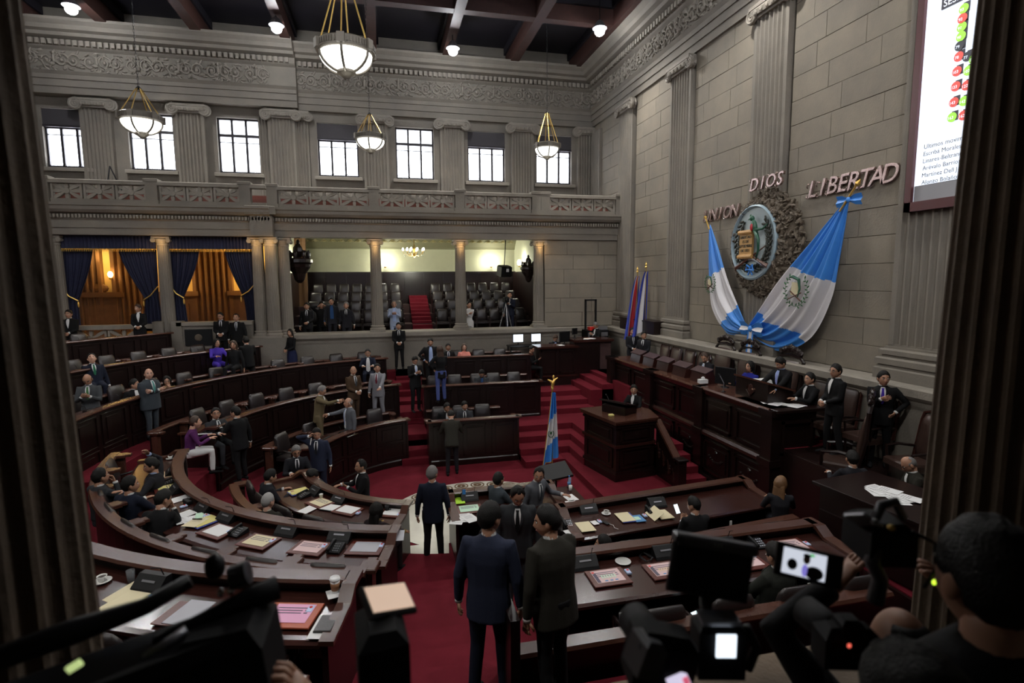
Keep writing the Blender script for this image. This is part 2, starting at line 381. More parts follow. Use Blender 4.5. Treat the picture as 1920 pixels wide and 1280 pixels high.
# ---- entablature profiles
ENT = [(-.3, 11.58), (.16, 11.58), (.16, 11.82), (.2, 11.82), (.2, 12.06), (.24, 12.06), (.24, 12.2), (.32, 12.3), (.2, 12.32), (.2, 13.02), (.3, 13.08), (.34, 13.12), (.34, 13.32), (.6, 13.36), (.64, 13.46), (.8, 13.5), (.86, 13.62), (1.0, 13.72), (1.02, 13.8), (-.3, 13.8)]
molding_y(ENT, XR, -3, 23.6, 'entablature', STONE, wr)
def dentils(x0, x1, place, z=13.12, pitch=.19, w=.11, h=.17):
    mb = MB(); n = int((x1 - x0) / pitch)
    for i in range(n):
        c = x0 + (i + .5) * pitch; place(mb, c, w, z, h)
    return mb
d = dentils(-3, 22.9, lambda mb, c, w, z, h: mb.box(XR - .46, XR - .33, c - w / 2, c + w / 2, z, z + h)).build('dentil_course', STONEL, wr); d['kind'] = 'stuff'
# frieze relief tile (canonical u=x, out=-y)
def relief_mesh(seed):
    rnd = random.Random(seed); mb = MB()
    for cx, fl_ in ((-.45, 1), (.05, -1), (.5, 1)):
        pts = []; rad = []
        for i in range(16):
            t = i / 15; a = fl_ * t * 2 * pi * 1.4 + rnd.uniform(0, .3); rr = .22 * (1 - .75 * t)
            pts.append((cx + rr * cos(a), -.02, rr * sin(a))); rad.append(.035 * (1 - .4 * t))
        mb.tube(pts, rad, 5)
        for q in range(7):
            a = rnd.uniform(0, 2 * pi); rr = rnd.uniform(.18, .3)
            M = Matrix.Rotation(a + rnd.uniform(-.7, .7), 4, 'Y')
            mb.ell((cx + rr * cos(a) * .8, -.02, rr * sin(a) * .9), (.085, .04, .028), 6, 4, M=M)
        mb.ell((cx, -.03, 0), (.06, .05, .06), 8, 5)
    # small seated figure forms
    mb.ell((.27, -.04, .05), (.05, .05, .14), 8, 6); mb.ell((.27, -.05, .22), (.045, .045, .05), 8, 6); mb.ell((.2, -.04, -.12), (.1, .05, .05), 8, 5)
    mb.tube([(.3, -.05, .12), (.42, -.05, .2), (.5, -.04, .1)], .025, 5)
    for q in range(16):
        c = (rnd.uniform(-.62, .62), -.015, rnd.choice((-1, 1)) * rnd.uniform(.18, .3)); mb.ell(c, (.1, .035, .03), 6, 4, M=Matrix.Rotation(rnd.uniform(-1, 1), 4, 'Y'))
    mb.xf(Matrix.Diagonal((1, 1.3, 1.12, 1)))
    return mb.mesh('frieze_relief', STONEL)
rel = [relief_mesh(i) for i in range(3)]
y = 22.7; i = 0
while y > -2:
    put('frieze_relief', rel[i % 3], wr, (XR - .2, y, 12.67), -pi / 2); y -= 1.3; i += 1
# ---- back wall, upper part at y=23.5 (left bay stands forward)
YB = 23.55
wb = MB(); ZW0, ZW1 = 9.12, 11.2
WC = [(-10.9, 1.5), (-8.2, 1.5), (-5.2, 1.5), (-1.55, 1.55), (1.48, 1.55), (4.48, 1.6), (7.48, 1.6)]
def wall_with_holes(mb, x0, x1, y0, y1, z0, z1, holes, hz0, hz1):
    xs = x0
    for c, w in holes:
        mb.box(xs, c - w / 2, y0, y1, z0, z1); mb.box(c - w / 2, c + w / 2, y0, y1, z0, hz0); mb.box(c - w / 2, c + w / 2, y0, y1, hz1, z1); xs = c + w / 2
    mb.box(xs, x1, y0, y1, z0, z1)
wall_with_holes(wb, -14, XR + .4, YB, YB + .35, 7.4, 14.6, WC, ZW0, ZW1)
wb = tag(wb.build('wall_back', STONE), kind='structure')
pmb = pilaster_mesh(.98, .22, 7.7, 11.25, 7); cmb = capital_mesh(.98, .22, .23); pms = pilaster_mesh(.5, .12, 7.7, 11.25, 4)
for x in (-9.88, -6.8, -3.6, -.08, 3.0, 6.02, 9.0):
    put('pilaster', pmb, wb, (x, YB, 0)); put('capital', cmb, wb, (x, YB, 11.43))
put('pilaster', pms, wb, (-2.88, YB, 0)); put('capital', capital_mesh(.4, .12, .2), wb, (-2.88, YB, 11.43)); put('pilaster', pms, wb, (-4.2, YB, 0))
ENTL = [(o + .3 if o > -.2 else o, z) for o, z in ENT]
molding_x(ENT, YB, -2.95, XR, 'entablature', STONE, wb)
molding_x(ENTL, YB, -14, -2.95, 'entablature', STONE, wb)
d = dentils(-2.9, 8.9, lambda mb, c, w, z, h: mb.box(c - w / 2, c + w / 2, YB - .46, YB - .33, z, z + h)); d2 = dentils(-13, -2.95, lambda mb, c, w, z, h: mb.box(c - w / 2, c + w / 2, YB - .76, YB - .63, z, z + h))
d.build('dentil_course', STONEL, wb)['kind'] = 'stuff'; d2.build('dentil_course', STONEL, wb)['kind'] = 'stuff'
x = 8.4; i = 1
while x > -12.8:
    put('frieze_relief', rel[i % 3], wb, (x, YB - (.2 if x > -3.4 else .5), 12.67)); x -= 1.3; i += 1
# windows
def window(idx, c, w, blind):
    x0, x1 = c - w / 2, c + w / 2; mb = MB(); y0, y1 = YB + .16, YB + .24
    for a, b_ in ((x0, x0 + .06), (x1 - .06, x1), (c - w / 6 - .04, c - w / 6 + .04), (c + w / 6 - .04, c + w / 6 + .04)): mb.box(a, b_, y0, y1, ZW0, ZW1)
    for a, b_ in ((ZW0, ZW0 + .1), (ZW1 - .06, ZW1), (10.52, 10.62)): mb.box(x0, x1, y0 - .01, y1 + .01, a, b_)
    mb.box(x0, x1, y0 - .02, y1, 10.3, 10.32)
    o = tag(mb.build('window_%d' % idx, WFRAME), kind='structure')
    for j in range(3):
        a = x0 + w * j / 3 + .05; b_ = x0 + w * (j + 1) / 3 - .05
        for z0, z1 in ((ZW0 + .1, 10.52), (10.62, ZW1 - .06)):
            MB().box(a, b_, YB + .195, YB + .2, z0, z1).build('pane', WGLASS, o)
    tr = MB()   # small iron tracery along the bottom rail
    n = 12
    for j in range(n):
        xx = x0 + w * (j + .5) / n; tr.tube([(xx - .04, YB + .13, ZW0 + .06), (xx, YB + .12, ZW0 + .17), (xx + .04, YB + .13, ZW0 + .08)], .012, 4)
    tr.build('tracery', WFRAME, o)
    if blind:
        MB().box(x0 - .02, x1 + .02, YB + .05, YB + .08, 10.62, ZW1 - .02).build('roller_blind', BLIND, o)
        MB().box(x0 - .02, x1 + .02, YB + .02, YB + .1, 10.56, 10.63).build('blind_bar', WFRAME, o)
    s_ = MB(); s_.obox(Matrix.Translation((c, YB - .06, ZW0 - .07)), w + .26, .28, .13, ch=.02)
    s_.build('window_sill', STONEL, o)
    lamp('AREA', (c, YB + .5, 10.15), 22, (.86, .9, 1), w, (radians(-90), 0, 0), sy=1.9, name='window_portal').data.cycles.is_portal = True
for i, (c, w) in enumerate(WC): window(i + 1, c, w, i in (0, 3, 5, 6))
# ---- gallery slab, parapet and entablature of the lower order (y=20.5)
sl = tag(MB().box(-14, 9.35, 20.55, YB + .1, 7.15, 7.45).build('trim_1', STONE), kind='structure')
LOW = [(-.4, 6.5), (.06, 6.5), (.06, 6.72), (.1, 6.72), (.1, 6.95), (.14, 7.0), (.14, 7.14), (.3, 7.18), (.38, 7.26), (.4, 7.36), (.44, 7.38), (.44, 7.46), (-.05, 7.46), (-.4, 7.46)]
molding_x(LOW, 20.5, -3.6, 9.32, 'entablature', STONE, sl)
LOWL = [(o + .22 if o > -.2 else o, z) for o, z in LOW]
molding_x(LOWL, 20.5, -14, -3.6, 'entablature', STONE, sl)
d = dentils(-3.6, 9.2, lambda mb, c, w, z, h: mb.box(c - w / 2, c + w / 2, 20.27, 20.37, z, z + h), 7.02, .1, .06, .1); d.build('dentil_course', STONEL, sl)['kind'] = 'stuff'
d = dentils(-13, -3.6, lambda mb, c, w, z, h: mb.box(c - w / 2, c + w / 2, 20.05, 20.15, z, z + h), 7.02, .1, .06, .1); d.build('dentil_course', STONEL, sl)['kind'] = 'stuff'
# pier under the break
pr = MB(); pr.obox(Matrix.Translation((-3.9, 20.3, 7.35)), .95, .75, .28, ch=.03); pr.box(-4.25, -3.55, 20.05, 20.5, 6.5, 7.2); pr.build('pier_block', STONE, sl)
# balustrade
bal = empty('balustrade', (0, 20.42, 7.46)); tag(bal, 'pierced grey stone balustrade with star pattern along the upper gallery edge', 'balustrade')
def bal_panel_mesh(w, h):
    mb = MB(); t = .09
    for a in range(8):
        ang = a * pi / 4
        dx, dz = cos(ang), sin(ang); ex = min(w / 2 / abs(dx) if abs(dx) > .01 else 9, h / 2 / abs(dz) if abs(dz) > .01 else 9)
        if a % 2: ex = sqrt((w / 2) ** 2 + (h / 2) ** 2); dx, dz = (w / 2 / ex) * (1 if dx > 0 else -1), (h / 2 / ex) * (1 if dz > 0 else -1)
        nx, nz = -dz, dx
        r0, r1 = .02, .055
        P_ = [(nx * r0 * .5, nz * r0 * .5), (dx * ex * .6 + nx * r1, dz * ex * .6 + nz * r1), (dx * ex + nx * r1 * .8, dz * ex + nz * r1 * .8), (dx * ex - nx * r1 * .8, dz * ex - nz * r1 * .8), (dx * ex * .6 - nx * r1, dz * ex * .6 - nz * r1), (-nx * r0 * .5, -nz * r0 * .5)]
        mb.rings([[(p[0], y, p[1]) for p in P_] for y in (-t / 2, t / 2)])
    mb.lathe([(.02, -.07), (.09, -.07), (.1, -.04), (.1, .04), (.09, .07), (.02, .07)], n=12, M=Matrix.Rotation(pi / 2, 4, 'X'))
    for x in (-w / 2, w / 2): mb.box(x - .03, x + .03, -t / 2 - .02, t / 2 + .02, -h / 2, h / 2)
    return mb.mesh('pierced_panel', STONEL)
POSTS = [-12.9, -10.1, -7.1, -4.35, -3.55, -.2, 2.85, 5.75, 6.1, 9.15]
def post_mesh():
    mb = MB(); mb.box(-.17, .17, -.16, .16, 0, .72); mb.obox(Matrix.Translation((0, 0, .76)), .42, .4, .1, ch=.02); mb.box(-.2, .2, -.19, .19, 0, .14); return mb.mesh('baluster_post', STONE)
pme = post_mesh()
for a, b_ in zip(POSTS[:-1], POSTS[1:]):
    yy = 20.2 if b_ < -3.5 else 20.42
    if b_ - a > 1:
        L_len = b_ - a - .34; w = L_len / 3
        me = bal_panel_mesh(w - .1, .46)
        for j in range(3): put('pierced_panel', me, bal, (a + .17 + w * (j + .5), yy - 20.42, .38))
    MB().box(a + .15, b_ - .15, yy - .13, yy + .13, 7.46, 7.6).build('plinth_rail', STONE, bal)
    mb = MB(); mb.obox(Matrix.Translation(((a + b_) / 2, yy, 8.13)), b_ - a - .3, .3, .13, ch=.025); mb.build('top_rail', STONEL, bal)
for x in POSTS: put('baluster_post', pme, bal, (x, (20.2 if x < -3.7 else 20.42) - 20.42, 0))
gb = MB(); gb.box(-12.8, 9.0, 21.1, 21.5, 7.45, 7.85); gb.box(-12.8, 9.0, 21.45, 21.52, 7.85, 8.02)
gb = gb.build('gallery_bench', mat('bench_red', (0.17, 0.05, 0.035), .6)); tag(gb, 'low reddish bench seen through the pierced stone balustrade above', 'bench')
# ---- lower back wall: podium, stone bay at right, columns
pw = tag(MB().box(-3.65, 8.9, 20.55, 21.0, 0, 2.74).build('trim_2', STONE), kind='structure')
molding_x(LEDGE, 20.55, -3.65, 9.35, 'ledge', STONEL, pw)
MB().box(-14, -3.65, 20.45, 21.0, 0, 2.6).build('podium_wall', STONE, pw)
PL = [(-.5, 2.3), (0, 2.3), (.03, 2.4), (.12, 2.48), (.14, 2.58), (.1, 2.62), (-.5, 2.64)]
molding_x(PL, 20.45, -14, -3.65, 'ledge', STONEL, pw)
MB().box(-4.7, -3.2, 20.1, 20.6, 0, 3.05).build('column_pedestal', STONE, pw)
wbay = tag(MB().box(6.15, 9.4, 20.62, 21.0, 2.9, 6.6).build('wall_bay', STONED), kind='structure')
def place_b(me, u, z, d): put('stone_block', me, wbay, (u, 20.616 - d, z), 0)
blocks(wbay, [(6.15, 9.3)], 3.13, 6.5, .56, 1.3, place_b)
# free-standing columns
def shaft_mesh(r0, r1, h, nf=20, depth=.05, seg=3, mm=STONE, levels=6, name='shaft'):
    mb = MB(); rs = []
    for i in range(levels + 1):
        t = i / levels; r = r0 + (r1 - r0) * (t ** 1.5); row = []
        for k in range(nf):
            for j in range(seg + 1):
                a = 2 * pi * (k + .12 + .76 * j / seg) / nf; rr = r * (1 - depth * sin(pi * j / seg)) if 0 < j < seg else r
                row.append((rr * cos(a), rr * sin(a), h * t))
        rs.append(row)
    mb.rings(rs); return mb.mesh(name, mm)
def col_capital(r, d=1.0, m=None):
    mb = MB(); mb.lathe([(r * 1.0, -.22), (r * 1.12, -.2), (r * 1.12, -.17), (r * 1.02, -.15), (r * 1.25, -.06), (r * 1.3, 0)], n=20)
    mb.obox(Matrix.Translation((0, 0, .05)), r * 3.0, r * 2.6, .07, ch=.015)
    for sx in (-1, 1):
        for sy in (-1, 1):
            k = len(mb.v); volute(mb, sx * r * 1.25, -.05, r * .42, -r * 1.2 * 1, .03, flip=sx)
            if sy > 0: mb.xf(Matrix.Rotation(pi, 4, 'Z'), k)
    for sx in (-1, 1): mb.tube([(sx * r * 1.25, -r * 1.2, -.05), (sx * r * 1.25, 0, -.05), (sx * r * 1.25, r * 1.2, -.05)], [r * .38, r * .28, r * .38], 10)
    return mb.mesh('column_capital', STONEL)
def col_base(r):
    mb = MB(); mb.box(-r * 1.4, r * 1.4, -r * 1.4, r * 1.4, 0, .07); mb.lathe([(r * 1.38, .07), (r * 1.42, .1), (r * 1.38, .13), (r * 1.18, .14), (r * 1.15, .17), (r * 1.25, .19), (r * 1.22, .22), (r * 1.03, .24)], n=24); return mb.mesh('column_base', STONEL)
sm = shaft_mesh(.215, .18, 2.92); cc = col_capital(.18); cb = col_base(.2)
def column(x, y, z0, label, zt=6.5):
    o = empty('ionic_column', (x, y, z0)); tag(o, label, 'column')
    s = (zt - z0 - .1 - .24) / 2.92
    put('column_base', cb, o, (0, 0, 0)); put('shaft', sm, o, (0, 0, .24), scale=(1, 1, s)); put('column_capital', cc, o, (0, 0, zt - z0 - .1))
    return o
column(-.22, 20.72, 3.12, 'slender fluted stone column left of the small chandelier, standing on the ledge')
column(2.88, 20.72, 3.12, 'slender fluted stone column right of the small chandelier, standing on the ledge')
column(5.95, 20.72, 3.12, 'slender fluted stone column against the blank stone bay, with loudspeaker to its left')
column(-3.35, 20.72, 3.05, 'rightmost fluted column of the cluster between blue curtains and open gallery')
column(-3.72, 20.4, 3.05, 'middle and foremost fluted column of the cluster beside the curtains')
column(-4.15, 20.55, 3.05, 'leftmost fluted column of the cluster, touching the blue curtain')
column(-7.05, 20.55, 2.64, 'fluted column standing alone between two pairs of blue curtains')
column(-10.15, 20.55, 2.64, 'fluted column at the far left, mostly behind the near pillar and curtain')
# small warm uplights on the capitals
for x, y in ((-.22, 20.45), (2.88, 20.45), (5.95, 20.45), (-3.6, 20.1), (-4.2, 20.2), (-7.05, 20.2)):
    lamp('POINT', (x, y - .12, 6.62 - .45), 6, (1, .6, .22), .04, name='capital_light')
# ---- alcove gallery interior
al = MB(); al.box(-3.7, 6.5, 26.2, 26.5, 2.5, 7.2); al.box(-3.9, -3.6, 20.9, 26.4, 2.5, 7.2); al.box(6.3, 6.6, 20.9, 26.4, 2.5, 7.2); al.box(-3.7, 6.5, 20.9, 26.4, 6.95, 7.15)
al = tag(al.build('wall_alcove', CREAM), kind='structure')
wn = MB(); wn.box(-3.6, 6.3, 26.08, 26.22, 2.5, 5.35); wn.box(-3.62, -3.5, 21, 26.2, 2.5, 5.3); wn.box(6.2, 6.32, 21, 26.2, 2.5, 5.35)
for i in range(11): wn.box(-3.5 + i * .9, -3.4 + i * .9, 26.02, 26.1, 3.6, 5.3)
wn.box(-3.6, 6.3, 26.0, 26.1, 5.3, 5.38); wn.build('wainscot', WOOD, al)
cn = MB(); cn.rings([[(x, 26.2 - o, z) for o, z in ((0, 6.42), (.1, 6.44), (.12, 6.52), (.3, 6.7), (.5, 6.94), (0, 6.94))] for x in (-3.6, 6.3)]); cn.build('crown_molding', mat('crown', (.2, .19, .11), .7), al)
CD = mat('coffer_dark', (.06, .055, .04), .7)
MB().box(-3.6, 6.3, 20.9, 25.7, 6.9, 6.96).build('alcove_ceiling', CD, al)
orn = MB()
for i in range(26):
    xx = -3.2 + i * .37
    orn.ell((xx, 25.82, 6.75), (.1, .05, .05), 6, 4); orn.tube([(xx - .15, 25.85, 6.72), (xx, 25.78, 6.82), (xx + .15, 25.85, 6.72)], .02, 4)
orn.build('crown_ornament', mat('crown_gilt', (.3, .26, .12), .5), al)['kind'] = 'stuff'
st = MB(); TZ2 = [(21.0, 2.5), (21.9, 2.85), (22.8, 3.2), (23.7, 3.55), (24.6, 3.9)]
for y, z in TZ2: st.box(-3.6, 6.3, y, 26.1, 2.2, z)
st.build('alcove_tiers', mat('alcove_floor', (.03, .01, .01), .8), al)
for i in range(12): MB().box(1.15, 1.95, 21.6 + i * .32, 25.8, 2.3, 2.75 + .14 * i).build('alcove_step', CARPET, al)
lamp('POINT', (1.35, 23.5, 5.7), 130, (1, .98, .8), .25, name='chandelier_light')
# ---- boxes behind the blue curtains: warm room
bx = MB(); bx.box(-14, -3.9, 25.2, 25.5, 2.2, 7.2); bx.box(-14, -3.9, 21, 25.4, 6.9, 7.15); bx.box(-14, -3.9, 21, 25.4, 2.0, 2.3); bx.box(-14.3, -14, 20.5, 25.5, 2, 7.2)
bx = tag(bx.build('wall_box', OCHRE), kind='structure')
pt = MB(); prf = flute_profile(1.5, .25, 6, .09); pt.rings([[(x, y, 3.0) for x, y in prf], [(x, y, 6.95) for x, y in prf]], closed=False, cap=False); ptm = pt.mesh('wide_pilaster', TANW)
for x in (-11.6, -9.75, -6.85, -3.9): put('wide_pilaster', ptm, bx, (x, 25.2, 0))
dr = MB()
for x in (-8.3, -5.4, -11.0):
    dr.box(x - .75, x + .75, 25.0, 25.2, 2.3, 4.4); dr.box(x - .9, x + .9, 24.9, 25.2, 4.4, 4.6); dr.ell((x, 25.05, 4.75), (.35, .1, .2), 10, 6); dr.box(x - .5, x + .5, 24.96, 25.0, 2.3, 4.1)
dr.build('door_surround', TANW, bx)
for x in (-9.0, -8.0, -5.6, -5.0, -10.8): lamp('POINT', (x, 24.75, 6.0), 16, (1, .68, .26), .15, name='box_light')
# stone balustrade and panels in front of the boxes
bb = tag(empty('box_balustrade', (0, 20.42, 2.64)), 'low stone parapet with star panels under the blue curtains', 'balustrade')
me = bal_panel_mesh(.85, .52)
for x in (-9.3, -8.35, -10.6, -11.6): put('pierced_panel', me, bb, (x, 0, .72 - .2))
MB().box(-13, -7.3, 20.28, 20.6, 3.46, 3.6).build('top_rail', STONEL, bb); MB().box(-13, -7.3, 20.3, 20.58, 2.64, 2.88).build('plinth_rail', STONE, bb)
MB().box(-6.75, -4.4, 20.32, 20.6, 2.64, 3.55).build('panel_wall', STONE, bb); MB().box(-6.75, -4.4, 20.25, 20.64, 3.52, 3.64).build('top_rail', STONEL, bb)
for x in (-6.1, -5.15):
    MB().box(x - .42, x + .42, 20.27, 20.33, 2.85, 3.4).build('bronze_plaque', BLACK, bb)
    m_ = MB(); m_.lathe([(.1, 0), (.12, .02), (.08, .035), (.01, .04)], n=16, M=Matrix.Translation((x, 20.27, 3.12)) @ Matrix.Rotation(pi / 2, 4, 'X')); m_.build('rosette', BRONZE, bb)
for x in (-7.3, -6.75): MB().box(x - .16, x + .16, 20.25, 20.62, 2.64, 3.68).build('baluster_post', STONE, bb)
# ---- left wall, near wall, near gallery, ceiling
tag(MB().box(-14.4, -14, -3.5, 26, -.3, 14.6).build('wall_left', STONE), kind='structure')
nw = MB(); wall_with_holes(nw, -14, 9.7, -2.4, -2.0, 7.4, 14.6, [(c, 1.5) for c in (-10.9, -8.2, -5.2, -1.55, 1.48, 4.48, 7.48)], ZW0, ZW1); nw.box(-14, 9.7, -3.4, -3.0, -.3, 7.5); nw.box(-14, 9.7, -3.2, -2.0, 7.3, 7.5)
nw = tag(nw.build('wall_near', STONE), kind='structure')
for c in (-10.9, -8.2, -5.2, -1.55, 1.48, 4.48, 7.48):
    MB().box(c - .74, c + .74, -2.22, -2.2, ZW0, ZW1).build('pane', WGLASS, nw)
    lamp('AREA', (c, -2.6, 10.15), 10, (1, 1, 1), 1.5, (radians(90), 0, 0), sy=2.0, name='window_portal').data.cycles.is_portal = True
# near gallery: slab overhead, floor, parapet ledge in front of the photographer
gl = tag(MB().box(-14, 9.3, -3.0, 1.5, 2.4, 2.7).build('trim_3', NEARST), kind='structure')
MB().box(-14, 9.3, -2.2, 2.3, 7.15, 7.45).build('gallery_slab', STONE, gl)  # unseen; front edge carried forward to keep floodlight off the near pillars
MB().box(-14, 9.3, 1.3, 2.2, 6.5, 7.2).build('unseen_entablature', STONE, gl)  # unseen box, added to cut the light falling on the near pillars
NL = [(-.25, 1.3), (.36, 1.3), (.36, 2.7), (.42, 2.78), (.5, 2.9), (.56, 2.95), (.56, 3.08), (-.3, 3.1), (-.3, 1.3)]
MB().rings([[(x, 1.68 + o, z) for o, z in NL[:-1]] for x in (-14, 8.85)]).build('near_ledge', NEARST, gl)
ce = tag(MB().box(-14.2, 9.7, -3.4, 26.4, 14.6, 14.9).build('ceiling', CEIL), kind='structure')
for x in (-11.5, -9.0, -6.1, -3.15, -.1, 2.75, 5.5, 8.3):
    MB().box(x - .17, x + .17, -2, 23.5, 13.75, 14.3).build('ceiling_beam', BEAM, ce)
    MB().box(x - .25, x + .25, -2, 23.5, 14.3, 14.6).build('beam_molding', CEIL, ce)
for y in (-.2, 6.4, 12.7, 19.0):
    MB().box(-14, 9.3, y - .17, y + .17, 13.77, 14.3).build('ceiling_beam', BEAM, ce)
    MB().box(-14, 9.3, y - .25, y + .25, 14.32, 14.6).build('beam_molding', CEIL, ce)
for ix in range(7):
    for iy in range(3):
        x = (-11.5, -9.0, -6.1, -3.15, -.1, 2.75, 5.5, 8.3)[ix]; x1 = (-11.5, -9.0, -6.1, -3.15, -.1, 2.75, 5.5, 8.3)[ix + 1]; y = (-.2, 6.4, 12.7)[iy] if iy < 3 else 0
        m_ = MB()
        for k in range(7): m_.box(x + .25 + .0, x1 - .25, y + .7 + k * .8, y + .8 + k * .8, 14.45, 14.6)
        m_.build('coffer_rib', CEIL, ce)
# near pillars either side of the photographer
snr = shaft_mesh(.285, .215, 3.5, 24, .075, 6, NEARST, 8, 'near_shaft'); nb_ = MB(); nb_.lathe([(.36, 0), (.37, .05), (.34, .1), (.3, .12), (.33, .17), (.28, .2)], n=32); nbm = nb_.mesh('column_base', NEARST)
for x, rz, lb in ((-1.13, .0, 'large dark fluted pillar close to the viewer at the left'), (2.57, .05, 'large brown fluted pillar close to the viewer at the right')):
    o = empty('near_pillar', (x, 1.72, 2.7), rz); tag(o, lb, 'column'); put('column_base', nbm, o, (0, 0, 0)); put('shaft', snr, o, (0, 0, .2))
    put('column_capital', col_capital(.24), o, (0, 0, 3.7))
# ================================================================ BENCH DESKS
def ang_of(px, py): return math.degrees(atan2(py - CY, px - CX)) % 360
def desk_arc(label, k, a0, a1, zlow, group=None, parapet=True, pa0=None, pa1=None, rr=None, front_panels=True, low_rim=False, bo=1.38, bh=.78):
    r = rr or TR[k]; z = TZ[k]; n = max(8, int(abs(a1 - a0) / 2.5)); P, Nn = upath(r, a0, a1, n)
    mid = (CX + r * cos(radians((a0 + a1) / 2)), CY + r * sin(radians((a0 + a1) / 2)), z)
    o = empty('curved_desk', mid); tag(o, label, 'desk', group)
    T = z + .77
    MB().sweep(P, Nn, [(-.02, zlow), (0, T + .1), (.06, T + .1), (.06, zlow)]).build('front_panel', WOOD, o)
    MB().sweep(P, Nn, [(-.07, T + .1), (-.08, T + .125), (-.06, T + .15), (.1, T + .15), (.12, T + .125), (.1, T + .1)]).build('rim', RIM, o, smooth=False)
    MB().sweep(P, Nn, [(.06, T - .03), (.06, T + .02), (.7, T), (.745, T - .015), (.745, T - .045), (.7, T - .06)]).build('desktop', WOODR, o)
    MB().sweep(P, Nn, [(-.05, zlow), (-.05, zlow + .14), (-.03, zlow + .17), (0.03, zlow + .17), (0.03, zlow)]).build('base_molding', WOOD, o)
    MB().sweep(P, Nn, [(.5, T - .28), (.5, T - .05), (.53, T - .05), (.53, T - .28)]).build('apron', WOOD, o)
    # raised panels on the curved front
    if front_panels:
        m = max(2, int(round(r * radians(abs(a1 - a0)) / .95)))
        for i in range(m):
            b0 = a0 + (a1 - a0) * (i + .1) / m; b1 = a0 + (a1 - a0) * (i + .9) / m; Q, Qn = upath(r, b0, b1, 5); mb = MB()
            for h0, h1 in ((zlow + .24, zlow + .62), (zlow + .68, T + .02)):
                if h1 - h0 < .15: continue
                mb.sweep(Q, Qn, [(-.035, h0), (-.035, h0 + .03), (0.0, h0 + .03), (0.0, h0)]); mb.sweep(Q, Qn, [(-.035, h1 - .03), (-.035, h1), (0.0, h1), (0.0, h1 - .03)])
                for e in (0, 5):
                    p, q = Q[e], Qn[e]; t = (-q[1] * .015, q[0] * .015)
                    mb.rings([[(p[0] - q[0] * .035 + sx * t[0], p[1] - q[1] * .035 + sx * t[1], zz) for sx in (-1, 1)] + [(p[0] + q[0] * .01 + sx * t[0], p[1] + q[1] * .01 + sx * t[1], zz) for sx in (1, -1)] for zz in (h0, h1)])
                mb.sweep(Q[1:5], Qn[1:5], [(-.028, h0 + .09), (-.028, h1 - .09), (0, h1 - .09), (0, h0 + .09)])
            mb.build('raised_panel', WOOD, o)
    # end cheeks
    for e, s_ in ((0, -1), (n, 1)):
        p, q = P[e], Nn[e]; d = 1 if a1 > a0 else -1; t = (-q[1] * d * s_ * .05, q[0] * d * s_ * .05); mb = MB()
        def pt(o_, w, zz): return (p[0] + q[0] * o_ + t[0] * w, p[1] + q[1] * o_ + t[1] * w, zz)
        pr = [(-.03, zlow), (-.03, T + .1), (.15, T + .1), (.28, T + .02), (.72, T - .0), (.72, z)] if zlow < z else [(-.03, z), (-.03, T + .1), (.72, T), (.72, z)]
        mb.rings([[pt(a, w, b) for a, b in pr] for w in (0, 1)]); mb.build('end_panel', WOOD, o)
        mb = MB(); mb.rings([[pt(a, w, b) for a, b in ((-.08, T + .1), (-.08, T + .15), (.16, T + .15), (.3, T + .06), (.76, T + .03), (.76, T - .01), (.28, T + .02), (.15, T + .1))] for w in (-.2, 2.2)]); mb.build('end_cap', RIM, o)
    if parapet:
        P2, N2 = upath(r, pa0 if pa0 is not None else a0, pa1 if pa1 is not None else a1, n)
        MB().sweep(P2, N2, [(bo, z - .05), (bo, z + bh), (bo + .06, z + bh), (bo + .06, z - .05)]).build('back_screen', WOOD, o)
        MB().sweep(P2, N2, [(bo - .05, z + bh - .02), (bo - .06, z + bh + .01), (bo - .04, z + bh + .04), (bo + .1, z + bh + .04), (bo + .12, z + bh + .01), (bo + .1, z + bh - .02)]).build('back_rim', RIM, o)
        m = int(r * radians(abs(a1 - a0)) / .75)
        for i in range(m + 1):   # stepped armrest brackets on the rim
            aa = radians(a0 + (a1 - a0) * i / m); c = (CX + (r + bo - .08) * cos(aa), CY + (r + bo - .08) * sin(aa)); mb = MB()
            M = Matrix.Translation((c[0], c[1], z + bh + .01)) @ Matrix.Rotation(aa, 4, 'Z')
            mb.obox(M, .22, .2, .05, ch=.01); mb.obox(M @ Matrix.Translation((-.1, 0, 0)), .16, .12, .045, ch=.01); mb.obox(M @ Matrix.Translation((0, 0, -.35)), .14, .1, .66); mb.build('arm_bracket', RIM, o)
    return o
